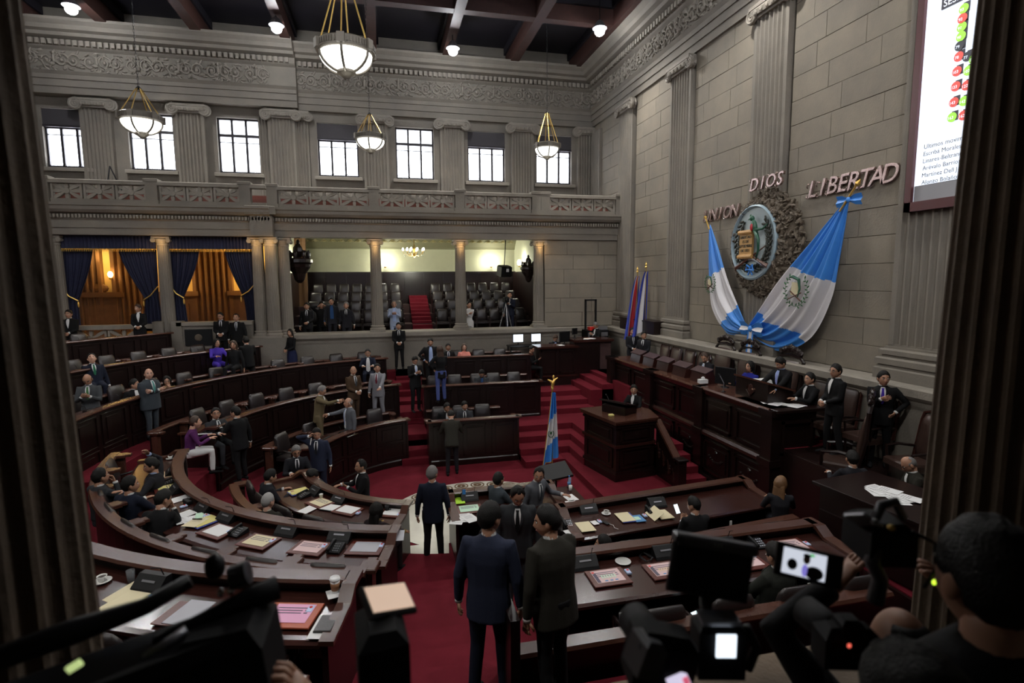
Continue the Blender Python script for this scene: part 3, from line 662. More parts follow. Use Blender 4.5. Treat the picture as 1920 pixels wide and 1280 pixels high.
def desk_straight(label, x0, x1, yf, zlow, z, s=1, tilt=0.0, depth=.95, back=1.5, par=True, bx0=None, bx1=None):
    # s=1: seats are beyond the desk (+y); s=-1: seats are nearer the viewer
    o = empty('straight_desk', ((x0 + x1) / 2, yf, z)); tag(o, label, 'desk'); T = z + .77; k = tilt / (x1 - x0)
    yy = lambda x: yf + k * (x - x0)
    P = [(x0, yy(x0)), (x1, yy(x1))]; Nn = [(0, s), (0, s)]
    MB().sweep(P, Nn, [(-.02, zlow), (0, T + .1), (.06, T + .1), (.06, zlow)]).build('front_panel', WOOD, o)
    MB().sweep([(x0 - .06, P[0][1]), (x1 + .06, P[1][1])], Nn, [(-.07, T + .1), (-.08, T + .125), (-.06, T + .15), (.1, T + .15), (.12, T + .125), (.1, T + .1)]).build('rim', RIM, o)
    MB().sweep(P, Nn, [(.06, T - .03), (.06, T + .02), (depth - .04, T), (depth, T - .015), (depth, T - .045), (depth - .04, T - .06)]).build('desktop', WOODR, o)
    MB().sweep(P, Nn, [(-.05, zlow), (-.05, zlow + .14), (-.03, zlow + .17), (0.03, zlow + .17), (0.03, zlow)]).build('base_molding', WOOD, o)
    m = max(2, int(round((x1 - x0) / .9)))
    for i in range(m):
        a = x0 + (x1 - x0) * (i + .1) / m; b = x0 + (x1 - x0) * (i + .9) / m; mb = MB(); h0, h1 = zlow + .25, T + .0
        Q = [(a, yy(a)), (b, yy(b))]
        mb.sweep(Q, Nn, [(-.035, h0), (-.035, h0 + .03), (0, h0 + .03), (0, h0)]); mb.sweep(Q, Nn, [(-.035, h1 - .03), (-.035, h1), (0, h1), (0, h1 - .03)])
        mb.sweep([(a, yy(a)), (a + .03, yy(a))], Nn, [(-.035, h0), (-.035, h1), (0, h1), (0, h0)]); mb.sweep([(b - .03, yy(b)), (b, yy(b))], Nn, [(-.035, h0), (-.035, h1), (0, h1), (0, h0)])
        mb.sweep([(a + .1, yy(a)), (b - .1, yy(b))], Nn, [(-.028, h0 + .1), (-.028, h1 - .1), (0, h1 - .1), (0, h0 + .1)]); mb.build('raised_panel', WOOD, o)
    for x, d in ((x0, -1), (x1, 1)):
        yb = yy(x); pr = [(-.03, min(zlow, z)), (-.03, T + .1), (.15, T + .1), (.28, T + .02), (depth - .03, T), (depth - .03, z)]
        MB().rings([[(x + w, yb + s * a, b) for a, b in pr] for w in (0, d * .05)]).build('end_panel', WOOD, o)
        MB().rings([[(x + w, yb + s * a, b) for a, b in ((-.08, T + .1), (-.08, T + .15), (.16, T + .15), (.3, T + .06), (depth, T + .03), (depth, T - .01), (.28, T + .02), (.15, T + .1))] for w in (-d * .03, d * .12)]).build('end_cap', RIM, o)
    if par:
        bx0 = x0 if bx0 is None else bx0; bx1 = x1 if bx1 is None else bx1
        Pb = [(bx0, yy(bx0)), (bx1, yy(bx1))]
        MB().sweep(Pb, Nn, [(back - .06, z - .05), (back - .06, z + .84), (back, z + .84), (back, z - .05)]).build('back_screen', WOOD, o)
        MB().sweep(Pb, Nn, [(back - .11, z + .82), (back - .12, z + .85), (back - .1, z + .88), (back + .05, z + .88), (back + .07, z + .85), (back + .05, z + .82)]).build('back_rim', RIM, o)
    return o
desk_arc('innermost curved desk of the near left benches, ending at the woman in black', 0, 195, 249.5, 0, bo=1.28, bh=.86)
desk_arc('middle curved desk in the left foreground, lined with pads, black boxes', 1, 187.5, 255.4, .34, pa0=186, bo=1.1, bh=.93)
desk_arc('nearest curved desk at the lower left, with pink sheet and takeaway cup', 2, 190, 256.5, .9)
desk_arc('innermost desk across the well left of the aisle, under the open grey jacket man', 0, 160, 105.8, 0, low_rim=True)
desk_arc('second curved desk across the well, where the brown and light grey suits stand', 1, 168, 100.8, .34)
desk_arc('third curved desk across the well, its long dark front passing the man with crossed arms', 2, 180, 100.5, .9)
desk_arc('fourth curved desk at the far left, ending at the woman in purple', 3, 180, 125.5, 1.45, pa1=129)
desk_arc('rearmost curved desk at the far left, right under the star parapet', 4, 180, 136, 1.95, pa1=141)
desk_straight('low straight desk across the well with a man leaning over it', 1.12, 3.5, 14.35, 0, .34, depth=.75, back=1.45, bx1=3.3)
desk_straight('middle straight desk across the well, one bearded man seated', 1.16, 4.72, 16.4, .6, .9, depth=.8, back=1.6)
desk_straight('farthest straight desk, beneath the open gallery, with a woman in pink top', 1.3, 5.0, 18.55, 1.1, 1.45, depth=.75, back=1.35)
desk_straight('short desk in front of the marble with the lime paper, right of the aisle', 1.08, 2.85, 9.42, 0, .33, s=-1, par=False, depth=1.0)
desk_straight('straight desk in front of the podium, with coffee cup and cream folders', 2.8, 6.45, 8.32, 0, .34, s=-1, tilt=.38, back=1.62, bx1=6.3)
desk_straight('near straight desk at the right with map print and saucer', 1.75, 5.35, 5.8, .34, .9, s=-1, depth=.85, back=1.5, bx0=.95, bx1=5.0)
tag(MB().box(.9, .98, 3.95, 4.5, 1.4, 2.3).build('bench_end', WOOD), 'dark wooden bench end block at the bottom centre beside the aisle', 'bench')
# ---- leather desk chairs (canonical: sitter faces -y ... rotated about z)
def chair_proto(kind):
    o = empty('leather_chair', (0, 0, 0))
    def slab(w0, w1, h0, h1, y0, y1, th, name, m, puff=.03):
        # upholstered slab: rounded plate between z h0..h1, tilting from y0 to y1
        mb = MB(); rs = []; n = 8
        for i in range(n + 1):
            t = i / n; z = h0 + (h1 - h0) * t; y = y0 + (y1 - y0) * t; e = sqrt(max(0.02, 1 - (2 * t - 1) ** 6)); w = (w0 + (w1 - w0) * t) * (.8 + .2 * e)
            row = []
            for j in range(12):
                a = 2 * pi * j / 12; cx = abs(cos(a)) ** .5 * (1 if cos(a) > 0 else -1); sy_ = abs(sin(a)) ** .7 * (1 if sin(a) > 0 else -1)
                row.append((w / 2 * cx, y + (th / 2 + puff * sin(pi * t)) * sy_ * (e * .8 + .2), z))
            rs.append(row)
        mb.rings(rs); return put(name, mb.mesh(name, m, True), o)
    if kind == 'desk':
        slab(.5, .46, .5, 1.0, .22, .3, .09, 'backrest', LEATH)
        mb = MB(); mb.obox(Matrix.Translation((0, 0, .45)), .52, .5, .11, ch=.03); put('seat', mb.mesh('seat', LEATH), o)
        for sx in (-1, 1):
            mb = MB(); mb.tube([(sx * .29, .24, .62), (sx * .3, .0, .66), (sx * .29, -.2, .63), (sx * .28, -.2, .46)], .022, 6); put('armrest', mb.mesh('armrest', WOOD), o)
        mb = MB(); mb.lathe([(.03, .06), (.03, .4)], n=8)
        for a in range(5): mb.tube([(0, 0, .1), (.25 * cos(a * 1.2566), .25 * sin(a * 1.2566), .04)], .025, 5)
        put('swivel_base', mb.mesh('swivel_base', BLACK), o)
    elif kind == 'gallery':
        slab(.46, .4, .42, .95, .2, .27, .07, 'backrest', LEATH)
        mb = MB(); mb.obox(Matrix.Translation((0, 0, .4)), .46, .44, .09, ch=.02); put('seat', mb.mesh('seat', LEATH), o)
        for sx in (-1, 1): mb = MB(); mb.box(sx * .25 - .02, sx * .25 + .02, -.2, .24, 0, .62); put('side_frame', mb.mesh('side_frame', WOOD), o)
    elif kind == 'high':
        slab(.5, .5, .5, 1.22, .24, .36, .06, 'backrest', LEATHB)
        mb = MB(); mb.tube([(-.29, .26, .45), (-.28, .36, 1.1), (-.25, .38, 1.24), (-.12, .38, 1.28), (.12, .38, 1.28), (.25, .38, 1.24), (.28, .36, 1.1), (.29, .26, .45)], .03, 6); put('back_frame', mb.mesh('back_frame', WOODR), o)
        mb = MB(); mb.obox(Matrix.Translation((0, 0, .45)), .56, .54, .12, ch=.03); put('seat', mb.mesh('seat', LEATHB), o)
        for sx in (-1, 1):
            for y in (-.22, .24): mb = MB(); mb.tube([(sx * .24, y, .0), (sx * .25, y, .42)], [.02, .028], 6); put('leg', mb.mesh('leg', WOOD), o)
            mb = MB(); mb.tube([(sx * .29, .28, .66), (sx * .3, 0, .7), (sx * .29, -.22, .68), (sx * .26, -.22, .45)], .025, 6); put('armrest', mb.mesh('armrest', WOOD), o)
    elif kind == 'throne':
        slab(.62, .7, .5, 1.5, .26, .4, .07, 'backrest', LEATHB)
        mb = MB(); mb.tube([(-.36, .28, .4), (-.37, .4, 1.0), (-.39, .42, 1.5), (-.3, .43, 1.58), (0, .43, 1.62), (.3, .43, 1.58), (.39, .42, 1.5), (.37, .4, 1.0), (.36, .28, .4)], .04, 6); put('back_frame', mb.mesh('back_frame', WOOD), o)
        mb = MB(); rnd = random.Random(5)
        for i in range(9):
            a = -1.2 + i * .3; h = .12 * cos(a * 1.1)
            mb.ell((a * .25, .42, 1.65 + h), (.07, .05, .07), 8, 5, jit=.15)
        mb.ell((0, .42, 1.78), (.1, .05, .09), 8, 6, jit=.15)
        for sx in (-1, 1): mb.tube([(sx * .05, .42, 1.7), (sx * .2, .42, 1.77), (sx * .3, .42, 1.7), (sx * .24, .42, 1.65)], .025, 5)
        put('carved_crest', mb.mesh('carved_crest', WOOD), o)
        mb = MB(); mb.obox(Matrix.Translation((0, 0, .45)), .68, .6, .14, ch=.03); put('seat', mb.mesh('seat', LEATHB), o)
        for sx in (-1, 1):
            for y in (-.24, .26): mb = MB(); mb.tube([(sx * .28, y, .0), (sx * .3, y, .42)], [.03, .035], 6); put('leg', mb.mesh('leg', WOOD), o)
            mb = MB(); mb.tube([(sx * .36, .3, .7), (sx * .37, 0, .74), (sx * .35, -.26, .7), (sx * .32, -.26, .45)], .035, 6); put('armrest', mb.mesh('armrest', WOOD), o)
    return o
PROTO = {k: chair_proto(k) for k in ('desk', 'gallery', 'high', 'throne')}
USED = set()
def chair(kind, x, y, z, rz, label, group=None):
    if kind not in USED: o = PROTO[kind]; USED.add(kind)
    else: o = copy_tree(PROTO[kind])
    o.location = (x, y, z); o.rotation_euler.z = rz; tag(o, label, 'chair')
    if group: o['group'] = group
    elif 'group' in o: del o['group']
    return o
ORD = ['first', 'second', 'third', 'fourth', 'fifth', 'sixth', 'seventh', 'eighth', 'ninth', 'tenth', 'eleventh', 'twelfth', 'thirteenth', 'fourteenth']
# ---- chairs along the benches; STANDING people keep their place free
def seat_arc(k, a0, a1, n, label, group, skip=()):
    for i in range(n):
        if i in skip: continue
        a = radians(a0 + (a1 - a0) * (i + .5) / n); r = TR[k] + (1.02 if a0 < 185 else .78)
        chair('desk', CX + r * cos(a), CY + r * sin(a), TZ[k], a - pi / 2, label + ', ' + ORD[i - sum(1 for q in skip if q < i)] + (' from left' if a0 < 185 else ' from its far end'), group)
seat_arc(0, 160, 106, 4, 'dark swivel chair at the innermost desk across the well', 'chairs of the innermost desk across the well', skip=(2,))
seat_arc(1, 168, 101, 8, 'dark swivel chair at the second desk across the well', 'chairs of the second desk across the well', skip=(0, 6, 7))
seat_arc(2, 180, 100.5, 12, 'dark swivel chair at the third curved desk across the well', 'chairs of the third curved desk', skip=(1, ))
seat_arc(3, 180, 126, 11, 'dark swivel chair at the fourth curved desk at far left', 'chairs of the fourth curved desk')
seat_arc(4, 180, 143, 8, 'dark swivel chair at the rearmost curved desk at far left', 'chairs of the rearmost desk at far left')
seat_arc(1, 188, 255, 9, 'dark swivel chair at the near left middle desk', 'chairs of the near left middle desk')
seat_arc(0, 195, 248, 5, 'dark swivel chair at the innermost near left desk', 'chairs of the innermost near left desk')
seat_arc(2, 192, 256, 9, 'dark swivel chair at the nearest curved desk at lower left', 'chairs of the nearest curved desk')
for i, x in enumerate((1.5, 2.1, 2.75)): chair('desk', x, 15.35, .34, 0, 'dark leather chair at the low straight desk across the well' + ', ' + ORD[i] + ' from left', 'chairs of the low straight desk across the well')
for i, x in enumerate((1.55, 2.2, 2.95, 3.5, 4.2)): chair('desk', x, 17.4, .9, 0, 'dark leather chair in the row of the seated bearded man' + ', ' + ORD[i] + ' from left', 'chairs of the middle straight desk across the well')
for i, x in enumerate((2.0, 2.55, 3.35, 4.15)): chair('desk', x, 19.42, 1.45, 0, 'dark leather chair at the farthest straight desk under the gallery' + ', ' + ORD[i] + ' from left', 'chairs of the farthest straight desk')
for i, x in enumerate((3.3, 4.6, 5.6)): chair('desk', x, 7.05, .34, pi, 'dark leather chair at the desk in front of the podium, ' + ORD[i] + ' from left', 'chairs of the desk before the podium')
for i, x in enumerate((1.5, 2.35)): chair('desk', x, 7.95, .33, pi, 'dark leather chair at the short desk with lime paper, ' + ORD[i] + ' from left', 'chairs of the short desk')
for i, x in enumerate((2.5, 3.25, 4.0, 4.8)): chair('desk', x, 4.7, .9, pi, 'dark leather chair at the near straight desk at the right, ' + ORD[i] + ' from left', 'chairs of the near right desk')
# gallery chairs on their stepped floor
gx = [-2.75 + .55 * i for i in range(7)] + [2.35 + .55 * i for i in range(7)]
for r_, (y, z) in enumerate(TZ2):
    if r_ == 0: continue
    for i, x in enumerate(gx):
        chair('gallery', x, y + .45, z, 0, 'empty dark gallery seat, ' + ORD[i] + ' from left in the ' + ('', 'front', 'second', 'third', 'rear')[r_] + ' stepped row', 'gallery seats behind the columns')
# ================================================================ ROSTRUM
ro = empty('rostrum', (7.7, 13, 0)); tag(ro, 'long dark carved wooden rostrum along the stone wall', 'desk')
def rost(y0, y1, xf, T, name_i):
    MB().box(xf + .05, xf + .2, y0, y1, 0, T - .03).build('front_panel', WOOD, ro)
    mb = MB(); mb.rings([[(x, y, z) for x, z in ((xf - .05, T - .05), (xf - .06, T - .02), (xf - .03, T + .02), (xf + .75, T + .02), (xf + .78, T - .02), (xf + .75, T - .05))] for y in (y0, y1)]); mb.build('counter_top', RIM, ro)
    MB().rings([[(x, y, z) for x, z in ((xf - .02, 0), (xf - .02, .3), (xf + .02, .36), (xf + .1, .36), (xf + .1, 0))] for y in (y0, y1)]).build('base_molding', WOOD, ro)
    MB().rings([[(x, y, z) for x, z in ((xf, 1.28), (xf - .05, 1.32), (xf - .05, 1.38), (xf, 1.43), (xf + .1, 1.43), (xf + .1, 1.28))] for y in (y0, y1)]).build('belt_molding', WOODR, ro)
    MB().rings([[(x, y, z) for x, z in ((xf + .0, T - .14), (xf - .03, T - .05), (xf + .1, T - .05), (xf + .1, T - .14))] for y in (y0, y1)]).build('cornice_molding', WOODR, ro)
    n = max(1, int(round((y1 - y0) / 1.2)))
    for i in range(n):
        a = y0 + (y1 - y0) * (i + .08) / n; b = y0 + (y1 - y0) * (i + .92) / n
        for h0, h1 in ((.45, 1.2), (1.52, T - .22)):
            mb = MB()
            for (p, q, r_, s_) in ((a, b, h0, h0 + .05), (a, b, h1 - .05, h1), (a, a + .05, h0, h1), (b - .05, b, h0, h1)): mb.box(xf + .01, xf + .08, p, q, r_, s_)
            mb.box(xf + .025, xf + .08, a + .14, b - .14, h0 + .14, h1 - .14)
            mb.build('raised_panel', WOOD, ro)
        if True:   # carved swag inside the lower panel
            mb = MB(); c = (a + b) / 2
            for q in range(9):
                t = (q - 4) / 4; mb.ell((xf + .02, c + t * .25, .85 - .1 * (1 - t * t)), (.03, .05, .035), 6, 4, jit=.1)
            mb.ell((xf + .02, c, .98), (.03, .07, .06), 8, 5); mb.build('carving', WOOD, ro)
rost(14.1, 16.9, 7.45, 2.38, 0); rost(11.4, 14.1, 7.4, 2.38, 1); rost(9.05, 11.4, 7.32, 2.42, 2)
for y in (16.85, 14.1, 11.5, 9.1):
    mb = MB(); mb.box(7.28, 7.52, y - .16, y + .16, 0, 2.42); mb.box(7.24, 7.54, y - .2, y + .2, 0, .34); mb.box(7.24, 7.54, y - .19, y + .19, 1.28, 1.42); mb.box(7.24, 7.54, y - .2, y + .2, 2.3, 2.42); mb.build('pier', WOOD, ro)
MB().box(7.4, 8.3, 8.95, 9.08, 0, 2.38).build('end_panel', WOOD, ro)
mb = MB(); mb.box(7.5, 8.2, 8.9, 8.97, 1.52, 1.57); mb.box(7.5, 8.2, 8.9, 8.97, 2.15, 2.2); mb.box(7.5, 7.55, 8.9, 8.97, .5, 2.2); mb.box(8.15, 8.2, 8.9, 8.97, .5, 2.2); mb.build('end_raised_panel', WOOD, ro)
mb = MB(); mb.obox(Matrix.Translation((7.95, 9.5, 2.41)), 1.25, 1.3, .06, ch=.01); mb.build('side_counter', WOOD, ro)
# small hinged name boards standing on the counter
for i, y in enumerate((15.6, 14.75, 13.9, 13.0, 12.1)):
    o = empty('lectern_box', (7.78, y, 2.4)); mb = MB()
    mb.rings([[(x, yy, z) for x, z in ((-.18, 0), (-.13, .24), (.05, .33), (.2, .02), (.2, 0))] for yy in (-.32, .32)]); put('box_body', mb.mesh('box_body', WOODR), o)
    mb = MB(); mb.rings([[(x, yy, z) for x, z in ((-.15, .25), (.06, .35), (.06, .37), (-.16, .27))] for yy in (-.34, .34)]); put('lid_rim', mb.mesh('lid_rim', mat('lid_sheen%d' % i, (.075, .045, .048), .28)), o)
    tag(o, ['brown wooden reading box on the rostrum nearest its far end', 'second brown reading box from the far end of the rostrum', 'brown reading box in front of the third high chair', 'brown reading box just left of the bearded man at the rostrum', 'brown reading box directly before the bearded man'][i], 'reading box')
# president's lectern
o = empty('raised_lectern', (7.85, 9.95, 2.42)); mb = MB()
mb.rings([[(x, yy, z) for x, z in ((-.3, 0), (-.3, .42), (-.26, .45), (.3, .26), (.3, 0))] for yy in (-.52, .52)]); put('lectern_body', mb.mesh('lectern_body', WOOD), o)
mb = MB(); mb.rings([[(x, yy, z) for x, z in ((-.33, .43), (-.33, .47), (.33, .28), (.33, .24))] for yy in (-.56, .56)]); put('slanted_top', mb.mesh('slanted_top', RIM), o)
mb = MB(); mb.ell((-.31, 0, .22), (.02, .1, .12), 10, 6); mb.tube([(-.32, -.08, .3), (-.32, -.13, .2), (-.32, 0, .08), (-.32, .13, .2), (-.32, .08, .3)], .012, 5); put('carved_crest', mb.mesh('carved_crest', WOODR), o)
tag(o, 'dark wooden lectern raised on the rostrum in front of the man with striped tie', 'lectern')
# ================================================================ PODIUM
po = empty('podium', (5.7, 12.4, .17)); tag(po, 'free-standing many-sided dark wood speaker podium beside the rostrum', 'podium')
foot = [(5.0, 13.1), (5.28, 11.72), (6.35, 11.9), (6.5, 12.6), (6.3, 13.3)]
def grow(k, poly=foot, c=(5.75, 12.5)): return [(c[0] + (x - c[0]) * k, c[1] + (y - c[1]) * k) for x, y in poly]
MB().prism(foot, .0, 1.58).build('podium_body', WOOD, po)
for k, z0, z1, nm, m in ((1.07, .15, .34, 'base_molding', WOOD), (1.04, .34, .4, 'base_molding', WOOD), (1.06, .98, 1.05, 'belt_molding', WOODR), (1.05, 1.46, 1.52, 'cornice_molding', WOOD), (1.1, 1.55, 1.6, 'podium_top', RIM), (1.14, 1.6, 1.645, 'podium_top', RIM)):
    MB().prism(grow(k), z0, z1).build(nm, m, po)
for i in range(3):
    a, b = foot[i], foot[i + 1]; dx, dy = b[0] - a[0], b[1] - a[1]; l = sqrt(dx * dx + dy * dy); an = atan2(dy, dx)
    for h0, h1 in ((.48, .92), (1.1, 1.42)):
        M = Matrix.Translation(((a[0] + b[0]) / 2, (a[1] + b[1]) / 2, (h0 + h1) / 2)) @ Matrix.Rotation(an, 4, 'Z'); mb = MB()
        for sz in (-1, 1): mb.obox(M @ Matrix.Translation((0, 0, sz * (h1 - h0) / 2)), l * .78, .06, .04)
        for sx in (-1, 1): mb.obox(M @ Matrix.Translation((sx * l * .39, 0, 0)), .04, .06, h1 - h0 + .04)
        mb.obox(M, l * .6, .05, (h1 - h0) * .6); mb.build('raised_panel', WOOD, po)
# sloping reading desk on the podium, facing the hall
mb = MB(); M = Matrix.Translation((5.72, 12.55, 1.75)) @ Matrix.Rotation(radians(-60), 4, 'Z')
mb.obox(M, .7, .5, .2, ch=.03); mb.obox(M @ Matrix.Translation((0, -.02, .14)) @ Matrix.Rotation(radians(-14), 4, 'X'), .78, .56, .04); mb.build('reading_desk', WOOD, po)
# stairs up to the podium with its carved rail
for i in range(4): MB().box(6.55, 7.25, 11.0 + i * .35, 13.6, .12, .34 + i * .17).build('podium_step', CARPET, po)
hr = MB(); hr.rings([[(x, y, z) for x, z in ((6.4, -.04), (6.4, .03), (6.43, .06), (6.55, .06), (6.58, .03), (6.58, -.04))] for y in (0, 1)])
hr.v = [(x, 11.95 - 1.05 * y, z + 1.5 - .72 * y) for x, y, z in hr.v]; hr.build('hand_rail', RIM, po)
mb = MB(); mb.rings([[(x, 11.95, .17), (x, 11.95, 1.46), (x, 10.9, .74), (x, 10.9, .17)] for x in (6.44, 6.54)]); mb.build('stair_cheek', WOOD, po)
mb = MB(); mb.box(6.4, 6.6, 10.8, 10.98, .17, .86); mb.obox(Matrix.Translation((6.5, 10.89, .88)), .26, .24, .06, ch=.02); mb.build('newel_post', WOOD, po)
mb = MB()
for i in range(4):
    for q in range(6): mb.ell((6.43, 11.05 + i * .24, .4 + i * .12 + .1 * sin(q)), (.02, .06, .04), 6, 4, jit=.2)
    mb.tube([(6.42, 11.0 + i * .24, .35 + i * .1), (6.42, 11.1 + i * .24, .6 + i * .14), (6.42, 11.2 + i * .24, .45 + i * .14)], .015, 5)
mb.build('carved_scroll', WOODR, po)
# ================================================================ SECRETARIAT DESK far right corner
sd = empty('secretariat_desk', (6.6, 18.7, 1.19)); tag(sd, 'tall dark panelled wooden desk block in the far right corner', 'desk')
MB().box(5.35, 6.75, 18.55, 19.0, 1.02, 2.55).build('front_panel', WOOD, sd); MB().box(5.28, 6.8, 18.45, 19.35, 2.53, 2.6).build('desktop', WOODR, sd)
MB().box(5.3, 6.8, 18.5, 18.95, 1.02, 1.2).build('base_molding', WOOD, sd); MB().box(5.3, 6.8, 18.5, 18.95, 1.5, 1.56).build('belt_molding', WOODR, sd)
MB().box(6.75, 7.75, 18.75, 19.3, 1.02, 2.72).build('side_block', WOOD, sd); MB().box(6.7, 8.25, 18.65, 19.7, 2.7, 2.78).build('raised_top', WOODR, sd)
MB().box(7.75, 8.2, 18.8, 18.88, 1.65, 2.7).build('side_panel', mat('panel_brown', (.06, .03, .028), .5), sd)
for a, b in ((5.42, 6.0), (6.1, 6.68)):
    mb = MB()
    for (p, q, r_, s_) in ((a, b, 1.62, 1.67), (a, b, 2.4, 2.45), (a, a + .05, 1.62, 2.45), (b - .05, b, 1.62, 2.45)): mb.box(p, q, 18.51, 18.56, r_, s_)
    mb.build('raised_panel', WOOD, sd)
# chairs behind the rostrum
for i, (y, lb) in enumerate(((15.85, 'high brown leather chair at the rostrum, farthest from the viewer'), (15.15, 'second high leather chair from the far end of the rostrum'), (14.4, 'third high leather chair from the far end of the rostrum'), (13.65, 'high leather chair just left of the bearded man'), )):
    chair('high', 8.45, y, 1.65, -pi / 2, lb)
chair('throne', 8.42, 12.75, 1.65, -pi / 2, 'carved crested armchair behind the bearded man')
chair('throne', 8.42, 11.75, 1.65, -pi / 2, 'tallest carved crested armchair, empty, between bearded man and woman in blue')
chair('throne', 8.42, 10.35, 1.65, -pi / 2, 'carved crested armchair behind the man with striped tie')
for y, lb in ((9.4, 'high leather chair of the man seated behind the striped tie'), (8.75, 'empty high chair just left of the man with glasses standing at the wall'), (7.95, 'empty high chair between the two standing guards')):
    chair('high', 8.5, y, 1.65, -pi / 2, lb)
chair('high', 8.35, 6.95, 1.5, -pi / 2 - .2, 'wide leather armchair next to the right near pillar')
# ================================================================ PEOPLE
SKINS = [mat('skin_light', (.55, .31, .22), .5), mat('skin_tan', (.42, .22, .14), .5), mat('skin_dark', (.28, .135, .08), .5)]
EYEW = mat('eye_white', (.6, .6, .58), .3); EYED = mat('eye_dark', (.01, .008, .006), .2); LIP = mat('lips', (.25, .07, .06), .5)
HAIRM = {'black': mat('hair_black', (.006, .005, .0045), .6, bump=.4, bscale=150, spec=.3), 'grey': mat('hair_grey', (.16, .15, .145), .55, bump=.4, bscale=150), 'brown': mat('hair_brown', (.045, .022, .012), .45, bump=.4, bscale=150), 'white': mat('hair_white', (.36, .35, .34), .55, bump=.4, bscale=150), 'blond': mat('hair_blond', (.2, .1, .04), .45, bump=.4, bscale=120, var=.6, vscale=20, col2=(.07, .03, .015))}
CM = {}
def cloth(c):
    c = tuple(c)
    if c not in CM: CM[c] = mat('cloth', c, .85, bump=.1, bscale=90, spec=.2)
    return CM[c]
SUITS = dict(black=(.008, .008, .009), dark=(.014, .014, .018), navy=(.01, .013, .026), navy2=(.02, .025, .048), char=(.03, .032, .036), grey=(.1, .105, .12), lgrey=(.2, .2, .22), khaki=(.13, .1, .055), brown=(.06, .035, .02), olive=(.025, .023, .018), purple=(.09, .02, .1), violet=(.06, .03, .32), white=(.7, .7, .7), blue=(.02, .06, .16), lblue=(.35, .45, .7), pink=(.7, .25, .2), jeans=(.06, .08, .22), skirt=(.015, .02, .06), slate=(.045, .055, .065), gold=(.3, .2, .06), cream=(.5, .48, .4))
def lerp(a, b, t): return a + (b - a) * t
def interp(x, xs, ys):
    if x <= xs[0]: return ys[0]
    for i in range(1, len(xs)):
        if x <= xs[i]: return lerp(ys[i - 1], ys[i], (x - xs[i - 1]) / (xs[i] - xs[i - 1]))
    return ys[-1]
NAZ, NLA = 30, 22
def head_pt(a, la):
    az = a - .5 * sin(a); zc = sin(la); x = .077 * cos(la) * sin(az); y = .096 * cos(la) * cos(az); z = .122 * zc
    aa = abs(((az + pi) % (2 * pi)) - pi); t = max(0, -z / .122)
    x *= 1 - .3 * t ** 1.3; 
    if y < 0: y *= 1 - .35 * t ** .8
    else: y *= (.95 + .0 * t); y += .012 * t * math.exp(-(aa / .5) ** 2)
    if z < -.02 and aa < 1.6: x *= 1.08
    nz = interp(z, [-.045, -.036, -.022, .02, .045], [0, .55, 1, .25, 0])
    y += .026 * nz * math.exp(-(aa / (.15 if z > -.01 else .2)) ** 2)
    y -= .011 * math.exp(-((aa - .42) / .2) ** 2 - ((z - .014) / .015) ** 2)
    y += .005 * math.exp(-(aa / .6) ** 2 - ((z - .038) / .01) ** 2)
    y += .006 * math.exp(-(aa / .3) ** 2 - ((z + .06) / .012) ** 2)
    return Vector((x, y, z)), aa
def head_geom(mb, M, mi_skin, ears=True):
    rs = []
    for i in range(NLA + 1):
        la = -pi / 2 + .06 + (pi - .12) * i / NLA
        rs.append([M @ head_pt(2 * pi * j / NAZ, la)[0] for j in range(NAZ)])
    mb.rings(rs, mi=mi_skin)
    for s in (-1, 1):
        mb.ell(M @ Vector((s * .08, -.008, -.005)), (.011, .02, .033), 8, 6, mi=mi_skin, M=M.to_3x3().to_4x4() @ Matrix.Rotation(s * -.35, 4, 'Z') @ Matrix.Rotation(.15, 4, 'X'))
        ec = Vector((s * .031, .079, .013))
        mb.ell(M @ ec, (.0145, .008, .0075), 8, 6, mi=1, M=M.to_3x3().to_4x4())
        mb.ell(M @ (ec + Vector((0, .0065, 0))), (.0065, .003, .0065), 6, 4, mi=2, M=M.to_3x3().to_4x4())
        pts = [M @ Vector((s * (.016 + .011 * q), .093 - .005 * q * q * .5, .031 + .003 * sin(q))) for q in range(4)]
        mb.tube(pts, [.003, .0045, .004, .002], 5, mi=2)
    mb.tube([M @ Vector((x, y, z)) for x, y, z in ((-.024, .083, -.055), (-.01, .094, -.052), (0, .096, -.054), (.01, .094, -.052), (.024, .083, -.055))], [.002, .005, .0055, .005, .002], 6, mi=3)
HAIRLINE = {  # az -> z of the hair edge
    'short': ([0, .5, .9, 1.25, 1.6, 2.0, 3.15], [.078, .074, .05, -.01, .012, -.055, -.08]),
    'recede': ([0, .35, .7, 1.1, 1.35, 1.7, 2.1, 3.15], [.1, .095, .105, .045, -.01, .015, -.055, -.08]),
    'bald': ([0, 1.05, 1.2, 1.5, 1.7, 2.1, 3.15], [.2, .2, .02, -.01, .01, -.055, -.08]),
    'long': ([0, .3, .7, 1.0, 1.3, 3.15], [.09, .075, .05, -.03, -.12, -.12])}
